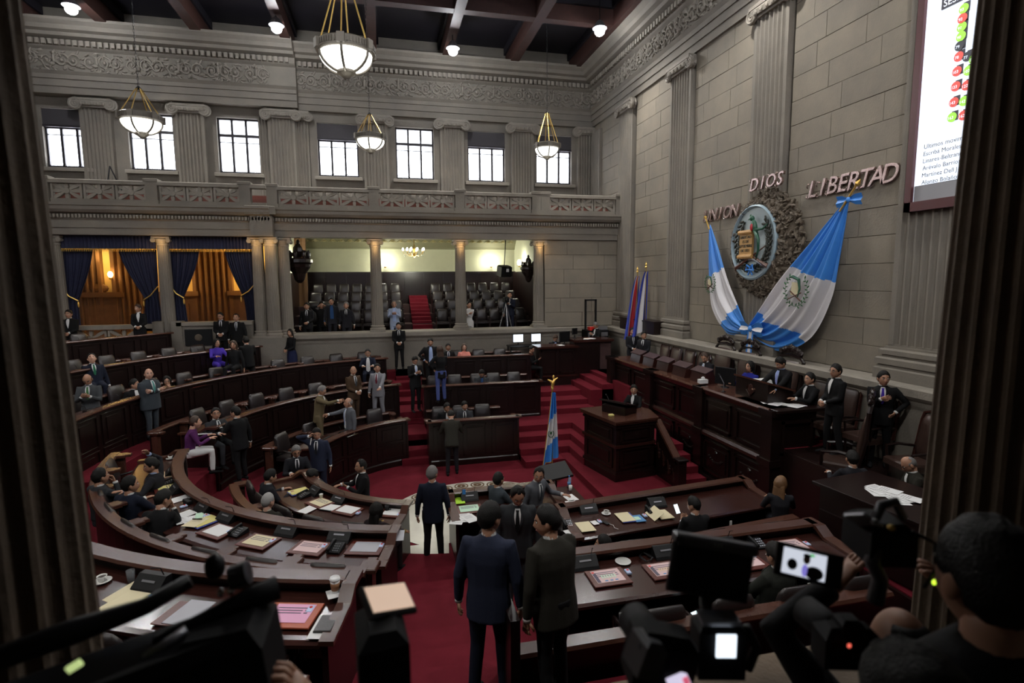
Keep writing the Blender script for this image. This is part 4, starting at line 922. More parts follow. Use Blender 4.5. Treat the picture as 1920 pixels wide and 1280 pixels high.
def hair_mesh(style, T, M):
    xs, ys = HAIRLINE['bald' if style == 'bald' else style if style in HAIRLINE else 'short']; mb = MB(); vs = []; mk = []
    for i in range(NLA + 1):
        la = -pi / 2 + .06 + (pi - .12) * i / NLA
        for j in range(NAZ):
            p, aa = head_pt(2 * pi * j / NAZ, la); m = p.z - interp(aa, xs, ys)
            if style == 'bald': m = min(m, .045 - p.z + .05 * (aa > 2.2) - 0.0) if aa > 1.05 else -1
            th = T * max(0.0, min(1.0, (m + .006) / .075)) ** .6 + (.003 if m > 0 else -.006)
            n = Vector((p.x, p.y, p.z * .8)).normalized(); q = p + n * (th + (random.uniform(-.0045, .0045) if m > .01 else 0)); vs.append(M @ q); mk.append(m > -.012)
    fs = []
    for i in range(NLA):
        for j in range(NAZ):
            a, b, c, d = i * NAZ + j, i * NAZ + (j + 1) % NAZ, (i + 1) * NAZ + (j + 1) % NAZ, (i + 1) * NAZ + j
            if mk[a] and mk[b] and mk[c] and mk[d]: fs.append((a, b, c, d))
    if style != 'bald': k = NLA * NAZ; fs.append(tuple(k + j for j in range(NAZ)))
    mb.add(vs, fs); return mb
def hand_geom(mb, wr, d, n, side, curl=.5, s=1.0, mi=0):
    # wr wrist point, d direction of the fingers, n palm normal (the way fingers curl), side +1 right / -1 left
    d = d.normalized(); n = (n - d * n.dot(d))
    n = n.normalized() if n.length > 1e-3 else Vector((0, 0, -1)); w = d.cross(n).normalized()
    thumbdir = w * (-side if True else side)
    P = lambda a, b, c: wr + d * (a * s) + w * (b * s) + n * (c * s)
    # palm
    rs = []
    for a, hw, ht in ((-.012, .024, .02), (.02, .034, .017), (.055, .04, .015), (.088, .038, .012)):
        rs.append([P(a, hw * cos(t * pi / 4), ht * sin(t * pi / 4)) for t in range(8)])
    mb.rings(rs, mi=mi)
    for k, (b, L, r) in enumerate(((-.03, .07, .0085), (-.01, .08, .009), (.011, .075, .0088), (.03, .058, .0075))):
        pts = [P(.075, b, 0)]; ang = .12; cur = Vector((.075, b, 0))
        for seg in (.45, .3, .25):
            cur = cur + Vector((cos(ang) * L * seg, b * .08, sin(ang) * L * seg)); pts.append(P(*cur)); ang += curl * 1.0
        mb.tube(pts, [r * s, r * s, r * .92 * s, r * .7 * s], 6, mi=mi)
    sg = 1 if thumbdir.dot(w) > 0 else -1
    mb.tube([P(.012, sg * .022, .004), P(.04, sg * .05, .014), P(.065, sg * .058, .026), P(.085, sg * .052, .036)], [.014 * s, .0125 * s, .0105 * s, .007 * s], 6, mi=mi)
def ik(a, t, l1, l2, hint):
    d = t - a; L = d.length; mx = (l1 + l2) * .995
    if L > mx: t = a + d * (mx / L); d = t - a; L = mx
    x = (l1 * l1 - l2 * l2 + L * L) / (2 * L); h = sqrt(max(1e-6, l1 * l1 - x * x)); u = d.normalized(); hh = hint - u * hint.dot(u)
    hh.normalize(); return a + u * x + hh * h, t
ARM = {  # wrist targets relative to the pelvis (x outward, y forward, z up), finger direction, palm normal, curl
    'side': ((.27, .03, -.1), (0, .15, -1), (-1, .2, 0), .45), 'clasp': ((.06, .25, .06), (-.9, .2, -.3), (-.1, -1, 0), .6),
    'desk': ((.15, .4, .27), (-.4, 1, -.1), (0, -.1, -1), .35), 'phone': ((.07, .3, .28), (-.35, .8, .5), (-.6, -.3, .6), .7),
    'cross': ((-.1, .2, .26), (-1, .1, .1), (0, -1, 0), .5), 'ear': ((.14, .1, .6), (-.2, 0, 1), (-1, 0, 0), .9),
    'hip': ((.2, .06, .05), (-.3, .9, -.3), (-1, 0, 0), .4), 'chest': ((.02, .21, .3), (-1, .05, .2), (0, -1, 0), .25),
    'reach': ((.12, .55, .38), (0, 1, 0), (-1, 0, -.3), .3), 'up': ((.16, .12, .78), (-.3, 0, 1), (-1, .2, 0), .7),
    'chin': ((.05, .2, .5), (-.3, -.2, 1), (-.3, -1, 0), .9), 'out': ((.5, .25, .42), (1, .3, 0), (0, 0, -1), .3), 'write': ((.06, .36, .28), (-.3, 1, -.25), (-.3, 0, -1), .75),
    'pocket': ((.2, .06, -.02), (0, .2, -1), (-1, 0, 0), .4), 'lean': ((.22, .5, .12), (-.2, 1, -.2), (0, 0, -1), .25), 'cup': ((.12, .38, .35), (-.4, 1, .1), (-.9, .2, 0), .9)}
def person(label, x, y, z, yaw, pose='stand', suit='dark', shirt='white', tie=None, hair=('short', 'black'), skin=1, lean=0.0, side=0.0, head=(0, 0), L='side', R='side', h=1.0, fat=1.0, pants=None, glasses=False, fem=False, skirt=False, open_=False, detail=1, vox=None, group=None, feet=True, beard=False, off=(0, 0)):
    root = empty('person', (x, y, z), radians(yaw)); root.scale = (h, h, h); tag(root, label, 'person', group)
    sit = pose == 'sit'; ph = .52 if sit else .93
    U = Matrix.Translation((0, 0, ph)) @ Matrix.Rotation(side, 4, 'Y') @ Matrix.Rotation(-lean, 4, 'X')
    up = lambda a, b, c: U @ Vector((a, b, c))
    fat *= 1.05; fw = fat * (.88 if fem else 1.0); sh = .175 * (.88 if fem else 1.0) * (.9 + .1 * fat)
    SK = [SKINS[skin], EYEW, EYED, LIP]
    HM = U @ Matrix.Translation((0, .03, .63)) @ Matrix.Rotation(radians(head[0]), 4, 'Z') @ Matrix.Rotation(radians(head[1]), 4, 'X') @ Matrix.Scale(1.07, 4)
    b = MB(); head_geom(b, HM, 0)
    hc = HM @ Vector((0, -.02, -.05))
    b.tube([hc, up(0, -.005, .53), up(0, -.01, .46), up(0, 0, .3), up(0, 0, .05)], [.055, .057, .06, .06, .06], 12, mi=0)
    arms = {}
    for s, spec in ((1, R), (-1, L)):
        if isinstance(spec, str): w, fd, pn, cu = ARM[spec]
        else: w, fd, pn, cu = spec
        S = up(s * sh, -.01, .425); T = Vector((s * w[0], w[1], ph + w[2])) if not (spec in ('side', 'pocket', 'ear', 'up', 'chin', 'cross', 'chest')) else up(s * w[0], w[1], w[2])
        hint = Vector((s * .6, -.5, -.9)) if spec not in ('hip', 'ear', 'up') else Vector((s * 1.0, -.25, -.3))
        E_, T = ik(S, T, .285, .255, hint); arms[s] = (S, E_, T)
        fa = (T - E_).normalized(); FD = (Vector((s * fd[0], fd[1], fd[2])).normalized() * .6 + fa * .5)
        b.tube([S, E_, T], [.045, .04, .026], 8, mi=0); hand_geom(b, T, FD, Vector((s * pn[0], pn[1], pn[2])), s, cu, 1.0 if not fem else .92)
    legs = {}
    for s in (-1, 1):
        H0 = Vector((s * .09, 0, ph - .02))
        if sit: K = Vector((s * .12, .42, .5)); A = Vector((s * .13, .4, .09))
        else:
            st_ = .07 if s > 0 else -.05; K = Vector((s * .1, .03 + st_ * .5, .49)); A = Vector((s * .12, st_ - .02, .09))
        legs[s] = (H0, K, A); b.tube([H0, K, A], [.05, .045, .035], 8, mi=0)
    put('body', b.mesh('body', SK, True), root, (0, 0, 0))
    # jacket
    SM = cloth(SUITS[suit] if isinstance(suit, str) else suit); hem = -.03 if sit else -.2
    TR_ = [(hem, .172, .125), (-.02, .17, .122), (.1, .158, .118), (.2, .168, .122), (.3, .186, .126), (.38, .19, .118), (.43, .165, .105), (.468, .115, .085), (.5, .07, .07), (.512, .06, .062)]
    if fem: TR_ = [(hem, .165, .12), (-.02, .165, .115), (.1, .128, .095), (.2, .145, .11), (.3, .165, .13), (.38, .165, .105), (.435, .14, .085), (.475, .085, .068), (.5, .058, .058)]
    def ring(zz, w, dp, o=0, n=16):
        r_ = []
        for k in range(n):
            a = 2 * pi * k / n; cx = cos(a); sx = sin(a)
            r_.append(up((w * fw + o) * (abs(cx) ** .85) * (1 if cx > 0 else -1), (dp * (fat if sx > 0 else .5 + .5 * fat) + o) * sx, zz))
        return r_
    j = MB(); j.rings([ring(a_, w_, d_) for a_, w_, d_ in TR_])
    for s in (1, -1):
        S, E_, T = arms[s]; ins = up(s * sh * .45, 0, .4); aw = (.9 if fem else 1) * (.85 + .15 * fat)
        j.tube([ins, S, S.lerp(E_, .5), E_, E_.lerp(T, .55), T + (E_ - T) * .06], [.07 * aw, .072 * aw, .06 * aw, .052 * aw, .045 * aw, .04 * aw], 12)
    jo = put('jacket' if not fem else 'top', j.mesh('jacket', SM, True), root, (0, 0, 0))
    v = vox or .02
    rm = jo.modifiers.new('fuse', 'REMESH'); rm.mode = 'VOXEL'; rm.voxel_size = v; rm.use_smooth_shade = True
    sm_ = jo.modifiers.new('soft', 'SMOOTH'); sm_.factor = .5; sm_.iterations = 3
    # trousers or skirt
    if feet:
        PM = cloth(SUITS[pants] if isinstance(pants, str) else pants) if pants else SM
        t_ = MB()
        t_.rings([[Vector((.155 * fw * cos(2 * pi * k / 14), .115 * fat * sin(2 * pi * k / 14), ph + zz)) for k in range(14)] for zz in (-.12, -.04, .04)])
        for s in (-1, 1):
            H0, K, A = legs[s]; t_.tube([H0 + Vector((0, 0, .02)), H0.lerp(K, .25), H0.lerp(K, .6), K, K.lerp(A, .4), A + Vector((0, 0, -.02))], [.092 * fw, .095 * fw, .078, .064, .06, .052], 12)
        if skirt: t_.rings([[Vector((w_ * cos(2 * pi * k / 14), w_ * .8 * sin(2 * pi * k / 14), ph + zz)) for k in range(14)] for zz, w_ in ((0, .16), (-.15, .19), (-.4, .2), (-.75, .2))])
        to = put('trousers' if not skirt else 'skirt', t_.mesh('trousers', PM, True), root, (0, 0, 0))
        rm = to.modifiers.new('fuse', 'REMESH'); rm.mode = 'VOXEL'; rm.voxel_size = v * 1.15; rm.use_smooth_shade = True
        sm_ = to.modifiers.new('soft', 'SMOOTH'); sm_.factor = .5; sm_.iterations = 3
        for s in (-1, 1):
            A = legs[s][2]; m_ = MB(); rs = []
            for yy, w_, hh in ((-.07, .02, .05), (-.06, .033, .075), (0, .036, .085), (.07, .042, .06), (.14, .044, .045), (.19, .036, .035), (.205, .015, .02)):
                rs.append([(A.x + w_ * cos(2 * pi * k / 10), A.y + yy, max(.0, hh / 2 + hh / 2 * sin(2 * pi * k / 10) * 1.0)) for k in range(10)])
            m_.rings(rs); put('shoe', m_.mesh('shoe', BLACKM, True), root, (0, 0, 0))
    # shirt front, collar, tie, lapels
    def front(u, zz, o):
        zs = [a_[0] for a_ in TR_]; w = interp(zz, zs, [a_[1] for a_ in TR_]) * fw; dp = interp(zz, zs, [a_[2] for a_ in TR_]) * fat
        q = max(0.0, 1 - min(1, abs(u) / w) ** 2.2); return up(u, dp * sqrt(q) + o, zz)
    def patch(name, zs, half, o, m, th=.004):
        mb = MB(); rs = []
        for zz, hw in zip(zs, half): rs.append([front(u * hw, zz, o) for u in (-1, -.5, 0, .5, 1)])
        mb.rings(rs, closed=False, cap=False); put(name, mb.mesh(name, m, True), root, (0, 0, 0))
    if shirt:
        SH = cloth(SUITS[shirt] if isinstance(shirt, str) else shirt)
        if open_: patch('shirt', [.0, .1, .2, .3, .38, .44, .49], [.06, .065, .065, .06, .055, .045, .03], .008, SH)
        else: patch('shirt', [.2, .26, .32, .38, .43, .49], [.005, .02, .033, .042, .043, .03], .007, SH)
        mb = MB(); nb0 = up(0, -.005, .485); nb1 = up(0, .0, .545)
        mb.tube([up(0, -.004, .48), up(0, .0, .51), up(0, .004, .532)], [.06, .063, .06], 16, cap=False); put('collar', mb.mesh('collar', SH, True), root, (0, 0, 0))
        for s in (1, -1):
            S, E_, T = arms[s]; mb = MB(); dd = (E_ - T).normalized(); mb.tube([T - dd * .008, T + dd * .03], [.034, .036], 10); put('cuff', mb.mesh('cuff', SH, True), root, (0, 0, 0))
        if not fem:
            for s in (-1, 1):
                mb = MB(); rs = []
                zz_ = [.19, .26, .32, .38, .43, .475]; hv = [.0, .021, .036, .046, .048, .045] if not open_ else [.06, .065, .063, .06, .058, .05]
                for zz, hw in zip(zz_, hv):
                    e = .0 if zz < .2 else .028 if zz < .42 else .016; rs.append([front(s * hw, zz, .01), front(s * (hw + e * .5), zz, .016), front(s * (hw + e), zz, .007)])
                mb.rings(rs, closed=False, cap=False); put('lapel', mb.mesh('lapel', SM, True), root, (0, 0, 0))
    if tie:
        patch('tie', [.08 if open_ else .2, .25, .3, .36, .42, .45, .475], [.016 if not open_ else .03, .028, .027, .024, .018, .016, .022], .014, cloth(SUITS[tie] if isinstance(tie, str) else tie))
    # hair
    st, hcname = hair; Hm = HAIRM[hcname]; T_ = .017 if st != 'bald' else .008
    hm_ = hair_mesh(st if st in HAIRLINE else 'long', T_, HM)
    if st == 'long' or st == 'mane':
        R3 = HM.to_3x3().to_4x4(); rs = []
        for zz, hw, yy, dp in ((.03, .085, -.045, .06), (-.05, .092, -.055, .055), (-.12, .1, -.065, .045), (-.2, .105, -.075, .035), (-.28, .095, -.08, .03), (-.34, .06, -.08, .015)):
            base = HM @ Vector((0, 0, 0)); row = []
            for k in range(14):
                a = 2 * pi * k / 14; p = HM.to_3x3() @ Vector((0, 0, 0)); vv = U.to_3x3() @ (Matrix.Rotation(radians(head[0]), 3, 'Z') @ Vector((hw * cos(a) * random.uniform(.95, 1.05), yy + dp * sin(a), zz))); row.append(base + vv)
            rs.append(row)
        hm_.rings(rs)
    if beard:
        mb = MB(); mb.ell(HM @ Vector((0, .055, -.075)), (.05, .04, .04), 12, 8, M=HM.to_3x3().to_4x4()); put('beard', mb.mesh('beard', Hm, True), root, (0, 0, 0))
    put('hair', hm_.mesh('hair', Hm, True), root, (0, 0, 0))
    if glasses:
        mb = MB()
        for s in (-1, 1):
            mb.tube([HM @ Vector((s * .032 + .021 * cos(k * pi / 5), .098 - .004 * abs(cos(k * pi / 5) + s) / 2, .012 + .016 * sin(k * pi / 5))) for k in range(11)], .0022, 4)
            mb.tube([HM @ Vector((s * .053, .094, .016)), HM @ Vector((s * .082, .0, .012))], .0022, 4)
        mb.tube([HM @ Vector((-.01, .1, .016)), HM @ Vector((.01, .1, .016))], .0022, 4)
        put('glasses', mb.mesh('glasses', BLACK), root, (0, 0, 0))
    root['hands'] = 0; del root['hands']
    return root, arms, HM
def wpt(root, v):   # local point of a person -> world
    a = root.rotation_euler.z; return Vector((root.location.x + v.x * cos(a) - v.y * sin(a), root.location.y + v.x * sin(a) + v.y * cos(a), root.location.z + v.z))
P_ = person
BT = (.02, .05, .3); GT = (.06, .16, .06); TT = (.1, .3, .28)
# ---- far side, standing along the back
P_('man in dark suit at the far left edge, half behind the near pillar', -9.55, 19.75, 2.45, 180, suit='black', L='clasp', R='clasp', h=1)
P_('woman in black jacket with white collar in front of the star parapet', -7.61, 19.7, 2.6, 190, suit='black', fem=True, L='clasp', R='clasp', hair=('short', 'brown'), head=(-40, -5))
P_('dark suited man with glasses, hands clasped, left of two guards under the plaques', -5.28, 19.9, 2.28, 185, suit='black', tie='black', glasses=True, L='clasp', R='clasp', head=(-15, -5))
P_('moustached man in dark suit, right of two guards under the plaques', -4.8, 19.9, 2.22, 180, suit='black', tie='grey', hair=('recede', 'black'), beard=False)
P_('woman in violet blouse seated at the end of the fourth curved desk', -5.07, 18.45, 1.95, 215, 'sit', 'violet', None, hair=('long', 'black'), fem=True, L='desk', R='desk', head=(10, 0), skin=1)
P_('woman seated behind the back-turned man, only face showing', -4.4, 17.75, 1.95, 170, 'sit', 'black', None, hair=('long', 'brown'), fem=True, head=(10, -5))
P_('back-turned man in dark suit leaning at the desk of the woman in violet', -4.15, 18.3, 1.6, 30, suit='black', lean=.15, L='desk', R='desk', hair=('short', 'black'))
P_('woman with long black hair and blue skirt standing by the column cluster', -3.13, 20.0, 1.65, 135, suit='black', shirt=None, fem=True, skirt=True, pants='skirt', hair=('long', 'black'), L='clasp', R='clasp', head=(25, 0))
P_('guard in black suit standing upright against the podium wall', .51, 20.05, 1.78, 180, suit='black', tie='black', L='clasp', R='clasp')
P_('man in glasses and open white shirt seated alone at the third curved desk', -.55, 18.55, 1.45, 180, 'sit', 'navy', 'white', glasses=True, open_=True, L='desk', R='desk')
P_('man in dark suit with blue tie reading his phone in the far aisle', .87, 16.6, 1.02, 195, suit='black', tie='lblue', L='phone', R='phone', head=(0, -28), h=1)
P_('man with hands on hips and light blue shirt facing the dark-haired woman', 1.46, 17.95, 1.4, 180, suit='black', shirt='lblue', open_=True, L='hip', R='hip', head=(0, -10), fat=1.1)
P_('back-turned woman with long dark hair and jeans in the far aisle', 1.6, 16.1, 1.36, 10, suit='black', shirt=None, fem=True, pants='jeans', hair=('long', 'brown'), L='hip', R='chest')
P_('man with dark blue tie seated behind the farthest straight desk', 2.2, 19.35, 1.45, 180, 'sit', 'black', tie='navy2', skin=2)
P_('woman in pink top seated behind the farthest straight desk', 2.75, 19.2, 1.45, 180, 'sit', 'pink', None, fem=True, hair=('long', 'brown'), skin=0, L='desk')
P_('bearded man bent over the middle straight desk across the well', 2.98, 17.05, .9, 178, 'sit', 'char', 'blue', tie='blue', lean=.2, L='write', R='write', head=(0, -30), beard=True)
# gallery
P_('man in dark suit and tie at the left end of the open gallery', -2.73, 21.25, 2.5, 175, suit='black', tie='dark', L='clasp', R='side')
P_('man with open blue shirt and badge in the open gallery', -1.87, 21.3, 2.66, 185, suit='dark', shirt='blue', open_=True)
P_('shorter man with dark tie just right of the blue-shirted man in the gallery', -1.34, 21.2, 2.51, 175, suit='dark', tie='black', hair=('short', 'grey'))
P_('man in pale blue jacket holding a camera in the gallery', .4, 21.2, 2.52, 178, suit=(.3, .36, .5), shirt='lblue', open_=True, L='phone', R='phone', hair=('recede', 'grey'), glasses=True)
P_('woman in white blouse with dark sleeves near the right gallery column', 3.27, 21.25, 2.45, 180, 'stand', 'white', None, fem=True, hair=('short', 'black'), head=(20, 0), L='cross', R='chest')
P_('cameraman in dark suit standing behind a tripod at the right end of the gallery', 5.0, 21.6, 2.8, 150, suit='navy', shirt='white', L='phone', R='side', head=(30, 0))
P_('cameraman in the gallery shadows behind the two suited men', -2.3, 21.9, 2.5, 200, suit='black', shirt=None, L='ear', R='ear')
# corner secretariat
P_('operator with headphones seated left of the corner desk', 5.1, 18.75, 1.35, 240, 'sit', 'black', None, L='phone', R='phone', head=(-20, -15))
P_('person writing seated behind the corner desk block', 6.3, 19.75, 1.62, 180, 'sit', 'dark', 'lblue', L='write', R='write', head=(0, -28), lean=.12, hair=('short', 'brown'))
P_('man with light hair looking down at papers in front of the black equipment rack', 8.05, 19.75, 1.65, 110, suit='black', L='phone', R='phone', head=(0, -25), hair=('short', 'grey'), lean=.1)
P_('man in dark suit with white tie standing in the corner under the two small flags', 8.4, 17.45, 1.6, 175, suit='dark', tie='lgrey', L='clasp', R='clasp', head=(-10, 0), h=1)
P_('man in dark suit turned sideways beside the one with white tie under the small flags', 8.55, 16.85, 1.52, 130, suit='dark', tie='dark', head=(40, 0), L='clasp')
# ---- far left benches
P_('balding man in brown suit standing behind the second curved desk', -.9, 15.9, .9, 215, suit='brown', tie='slate', hair=('bald', 'grey'), L='clasp', R='clasp', head=(-35, -8))
P_('man in light grey suit with dark red tie standing beside the brown suit', -.22, 16.15, .9, 160, suit='lgrey', tie=(.12, .01, .02), L='lean', R='side', head=(25, 0))
P_('grey-haired man in khaki suit shaking hands', -1.73, 14.75, .6, 260, suit='khaki', L='desk', R='reach', lean=.12, hair=('short', 'grey'), glasses=True, head=(0, -15), pants='khaki')
P_('balding man in open grey jacket and white shirt shaking hands', -.92, 14.25, .34, 115, suit='grey', shirt='white', tie='lblue', open_=True, pants='dark', R='reach', L='side', hair=('bald', 'grey'), head=(-10, 5), fat=1.1)
P_('man in blue suit talking on a mobile phone', -1.5, 12.3, .12, 170, suit='navy2', tie='dark', L='side', R='ear', head=(20, -15))
P_('grey-haired man with glasses seated below the man on the phone', -1.9, 11.95, .3, 195, 'sit', 'dark', tie='dark', hair=('short', 'grey'), glasses=True, L='desk', R='desk', head=(0, -15), lean=.1)
P_('short-haired woman in purple jacket seated at the desk end, looking up', -4.1, 12.5, .9, 290, 'sit', 'purple', None, hair=('short', 'brown'), fem=True, skin=0, L='desk', R='desk', head=(-5, 15), lean=.2, pants='white')
P_('man with glasses and grey-blue tie seated beside the woman in purple', -3.75, 13.2, .9, 225, 'sit', 'char', tie='slate', glasses=True, L='desk', R='desk', head=(-20, 8))
P_('man in dark suit seen from behind beside the woman in purple', -3.2, 12.9, .55, 50, suit='black', lean=.1, L='desk', R='side', head=(20, 0))
P_('stout bald man in grey suit with arms crossed', -5.4, 14.2, 1.3, 235, suit='slate', tie=TT, hair=('bald', 'black'), L='cross', R='cross', fat=1.3, skin=0, head=(-25, 5))
P_('dark-haired person seated just left of the stout bald man', -6.15, 15.3, 1.3, 225, 'sit', 'black', skin=1, head=(40, 0))
P_('woman with hand at her face and yellow-brown sleeve next to the stout bald man', -5.65, 16.0, 1.25, 200, 'sit', 'gold', None, fem=True, hair=('long', 'black'), R='desk', L='chin', lean=.1, glasses=True)
P_('bald man in grey suit with green tie looking down beside the left pillar', -6.45, 13.85, 1.3, 190, suit=(.06, .065, .07), tie=GT, hair=('bald', 'black'), L='phone', R='phone', head=(0, -32), lean=.06)
P_('man leaning back in his chair with dark green tie at far left', -7.1, 15.55, 1.95, 215, 'sit', 'navy', tie=(.02, .12, .06), lean=-.25, head=(-10, 18), L='side', R='side', skin=0)
# ---- near left benches
P_('man in grey jacket seated leftmost beside the near pillar', -4.3, 9.25, .9, 325, 'sit', 'char', 'white', tie='slate', L='desk', R='chin', head=(-10, 5), vox=.018)
P_('man in navy suit seated with his back to the viewer, right of the grey jacket', -3.7, 8.75, .9, 335, 'sit', 'navy', 'white', L='desk', R='desk', head=(-35, 0), vox=.018)
P_('man with raised hand at his head turning left', -3.7, 9.65, .9, 90, 'sit', 'dark', 'lblue', R='up', L='out', head=(25, -10), vox=.018)
P_('dark-haired person in black with hands folded before the face', -3.1, 7.95, .9, 345, 'sit', 'black', 'white', L='chin', R='chin', lean=.3, head=(-30, -8), vox=.018)
P_('dark-haired man in dark suit at the innermost near left desk', -2.2, 10.25, .34, 300, 'sit', 'dark', 'white', hair=('short', 'black'), R='desk', L='desk', head=(0, -10), lean=.15)
P_('man with white-grey hair seen from above at the innermost near left desk', -1.93, 9.0, .34, 340, 'sit', 'olive', 'cream', hair=('recede', 'white'), R='desk', L='desk', lean=.1, head=(-20, -5), skin=0)
P_('man in dark grey jacket with white paper cup reaching left', -1.25, 10.95, .14, 120, 'sit', 'char', 'white', R='reach', L='cup', lean=.3, head=(-10, -20))
P_('man in black seen in profile with a saucer and cup', -.5, 10.7, -.16, 100, suit='black', hair=('recede', 'black'), L='phone', R='desk', head=(10, 0))
P_('woman with glasses, black cardigan and gold blouse leaning on the desk end', -.22, 8.35, .3, 325, 'sit', (.016, .01, .012), 'gold', fem=True, open_=True, hair=('long', 'black'), L='desk', R='lean', glasses=True, head=(-10, 5), vox=.018)
P_('tall man in dark navy suit seen from behind in the centre aisle', .71, 9.0, .17, 350, suit='navy', hair=('short', 'grey'), head=(-30, 0), L='side', R='side', pants='black', vox=.018)
P_('man in dark grey suit leaning over the desk across the well', 1.6, 13.65, .0, 355, suit='olive', lean=.45, L='desk', R='desk', head=(0, -30), pants='dark')
P_('dark-haired person seated behind the man leaning over the desk', 1.6, 15.1, .34, 190, 'sit', 'black', skin=2, L='chin', lean=.25)
P_('man in grey suit and dark tie seated facing the man leaning over the desk', 2.15, 15.05, .34, 170, 'sit', 'char', tie='dark', L='write', R='write', lean=.15, head=(20, -5))
P_('man in slate suit in profile facing right at the short desk', 1.86, 9.12, .33, 295, 'sit', 'slate', 'white', hair=('recede', 'black'), L='desk', R='desk', head=(10, 0), vox=.018)
P_('bald-browed man in grey suit and blue tie resting his arm on the desk', 2.45, 8.85, .1, 210, suit='grey', tie='slate', hair=('recede', 'black'), skin=1, L=((.42, .3, .2), (.6, .8, 0), (0, 0, -1), .3), R='side', head=(-45, -10), lean=.15, vox=.018)
P_('balding man in charcoal suit facing the viewer, head bowed between two men', 1.6, 6.55, .72, 165, suit='char', tie='black', hair=('recede', 'black'), head=(15, -25), lean=.1, L='side', R='side', fat=1.1, vox=.016)
P_('man in dark blue suit seen from behind in the foreground aisle', .78, 4.25, 1.45, 335, suit='navy2', hair=('short', 'black'), head=(-30, -5), L='side', R='side', lean=.08, fat=1.05, vox=.014, pants='navy')
P_('man in black suit seen from behind, right of the dark blue suit', 1.3, 4.05, 1.45, 20, suit='olive', hair=('short', 'black'), head=(50, -5), L='side', R='lean', lean=.12, fat=1.15, vox=.014, pants='black')
# ---- near right benches
P_('back-turned man holding a bright phone at the desk before the podium', 4.6, 7.2, .34, 0, 'sit', 'black', 'white', L='phone', R='phone', head=(30, -20), hair=('recede', 'black'), lean=.1, vox=.018)
P_('person sitting low between the two near right desks, only the head showing', 2.83, 6.6, .24, 20, 'sit', 'black', 'white', hair=('short', 'black'), head=(40, 0))
P_('back-turned man in dark green-grey suit with white collar at the near right desk', 4.0, 4.72, .9, 15, 'sit', (.02, .022, .018), 'white', L='desk', R='side', head=(0, -20), vox=.015, fat=1.15)
P_('long-haired blond woman with a mug between the benches and rostrum', 6.35, 7.5, .4, 330, 'sit', 'dark', None, fem=True, hair=('long', 'blond'), R='cup', L='desk', head=(-30, -20), lean=.1, vox=.018)
P_('man seated with his back to the viewer at the corner desk by the right pillar', 7.35, 7.1, .9, 345, 'sit', 'dark', 'white', hair=('recede', 'black'), L='desk', R='desk', head=(-10, -10))
P_('bald man with glasses writing at the corner desk, beside the right pillar', 8.1, 6.55, .95, 60, 'sit', 'olive', 'white', hair=('bald', 'grey'), L='write', R='write', glasses=True, head=(0, -25), lean=.25, skin=1)
# ---- rostrum
P_('guard with purple tie and hand on chest, at the right by the pillar', 8.52, 7.72, 1.66, 135, suit='black', tie='violet', R='chest', L='hip', head=(20, 0), skin=1)
P_('man with glasses in black suit standing in profile at the stone wall', 8.15, 8.35, 1.7, 80, suit='black', glasses=True, L='clasp', R='clasp', head=(15, 0), skin=1)
P_('seated man in black turned sideways behind the man with striped tie', 8.45, 9.3, 1.78, 80, 'sit', 'black', 'white', L='desk', R='desk', head=(10, 0))
P_('man in black suit with white and blue striped tie reading at the raised lectern', 8.15, 9.75, 1.65, 100, suit='black', shirt='lblue', tie=(.3, .35, .7), open_=False, L='lean', R='lean', head=(-10, -28), lean=.08, fat=1.15)
P_('woman in royal blue top seated left of the raised lectern', 8.3, 10.98, 1.78, 100, 'sit', (.02, .025, .25), None, fem=True, hair=('long', 'black'), L='chest', R='desk', skin=1)
P_('man with blue-white tie bending over his papers at the rostrum', 8.2, 12.5, 1.82, 100, 'sit', 'dark', 'white', tie='lblue', L='write', R='write', lean=.2, head=(20, -25), hair=('recede', 'brown'), beard=True)
P_('woman with white scarf collar standing in the podium', 6.42, 13.15, .5, 130, suit='black', shirt='white', fem=True, hair=('short', 'black'), head=(20, -5), L='desk', R='desk')
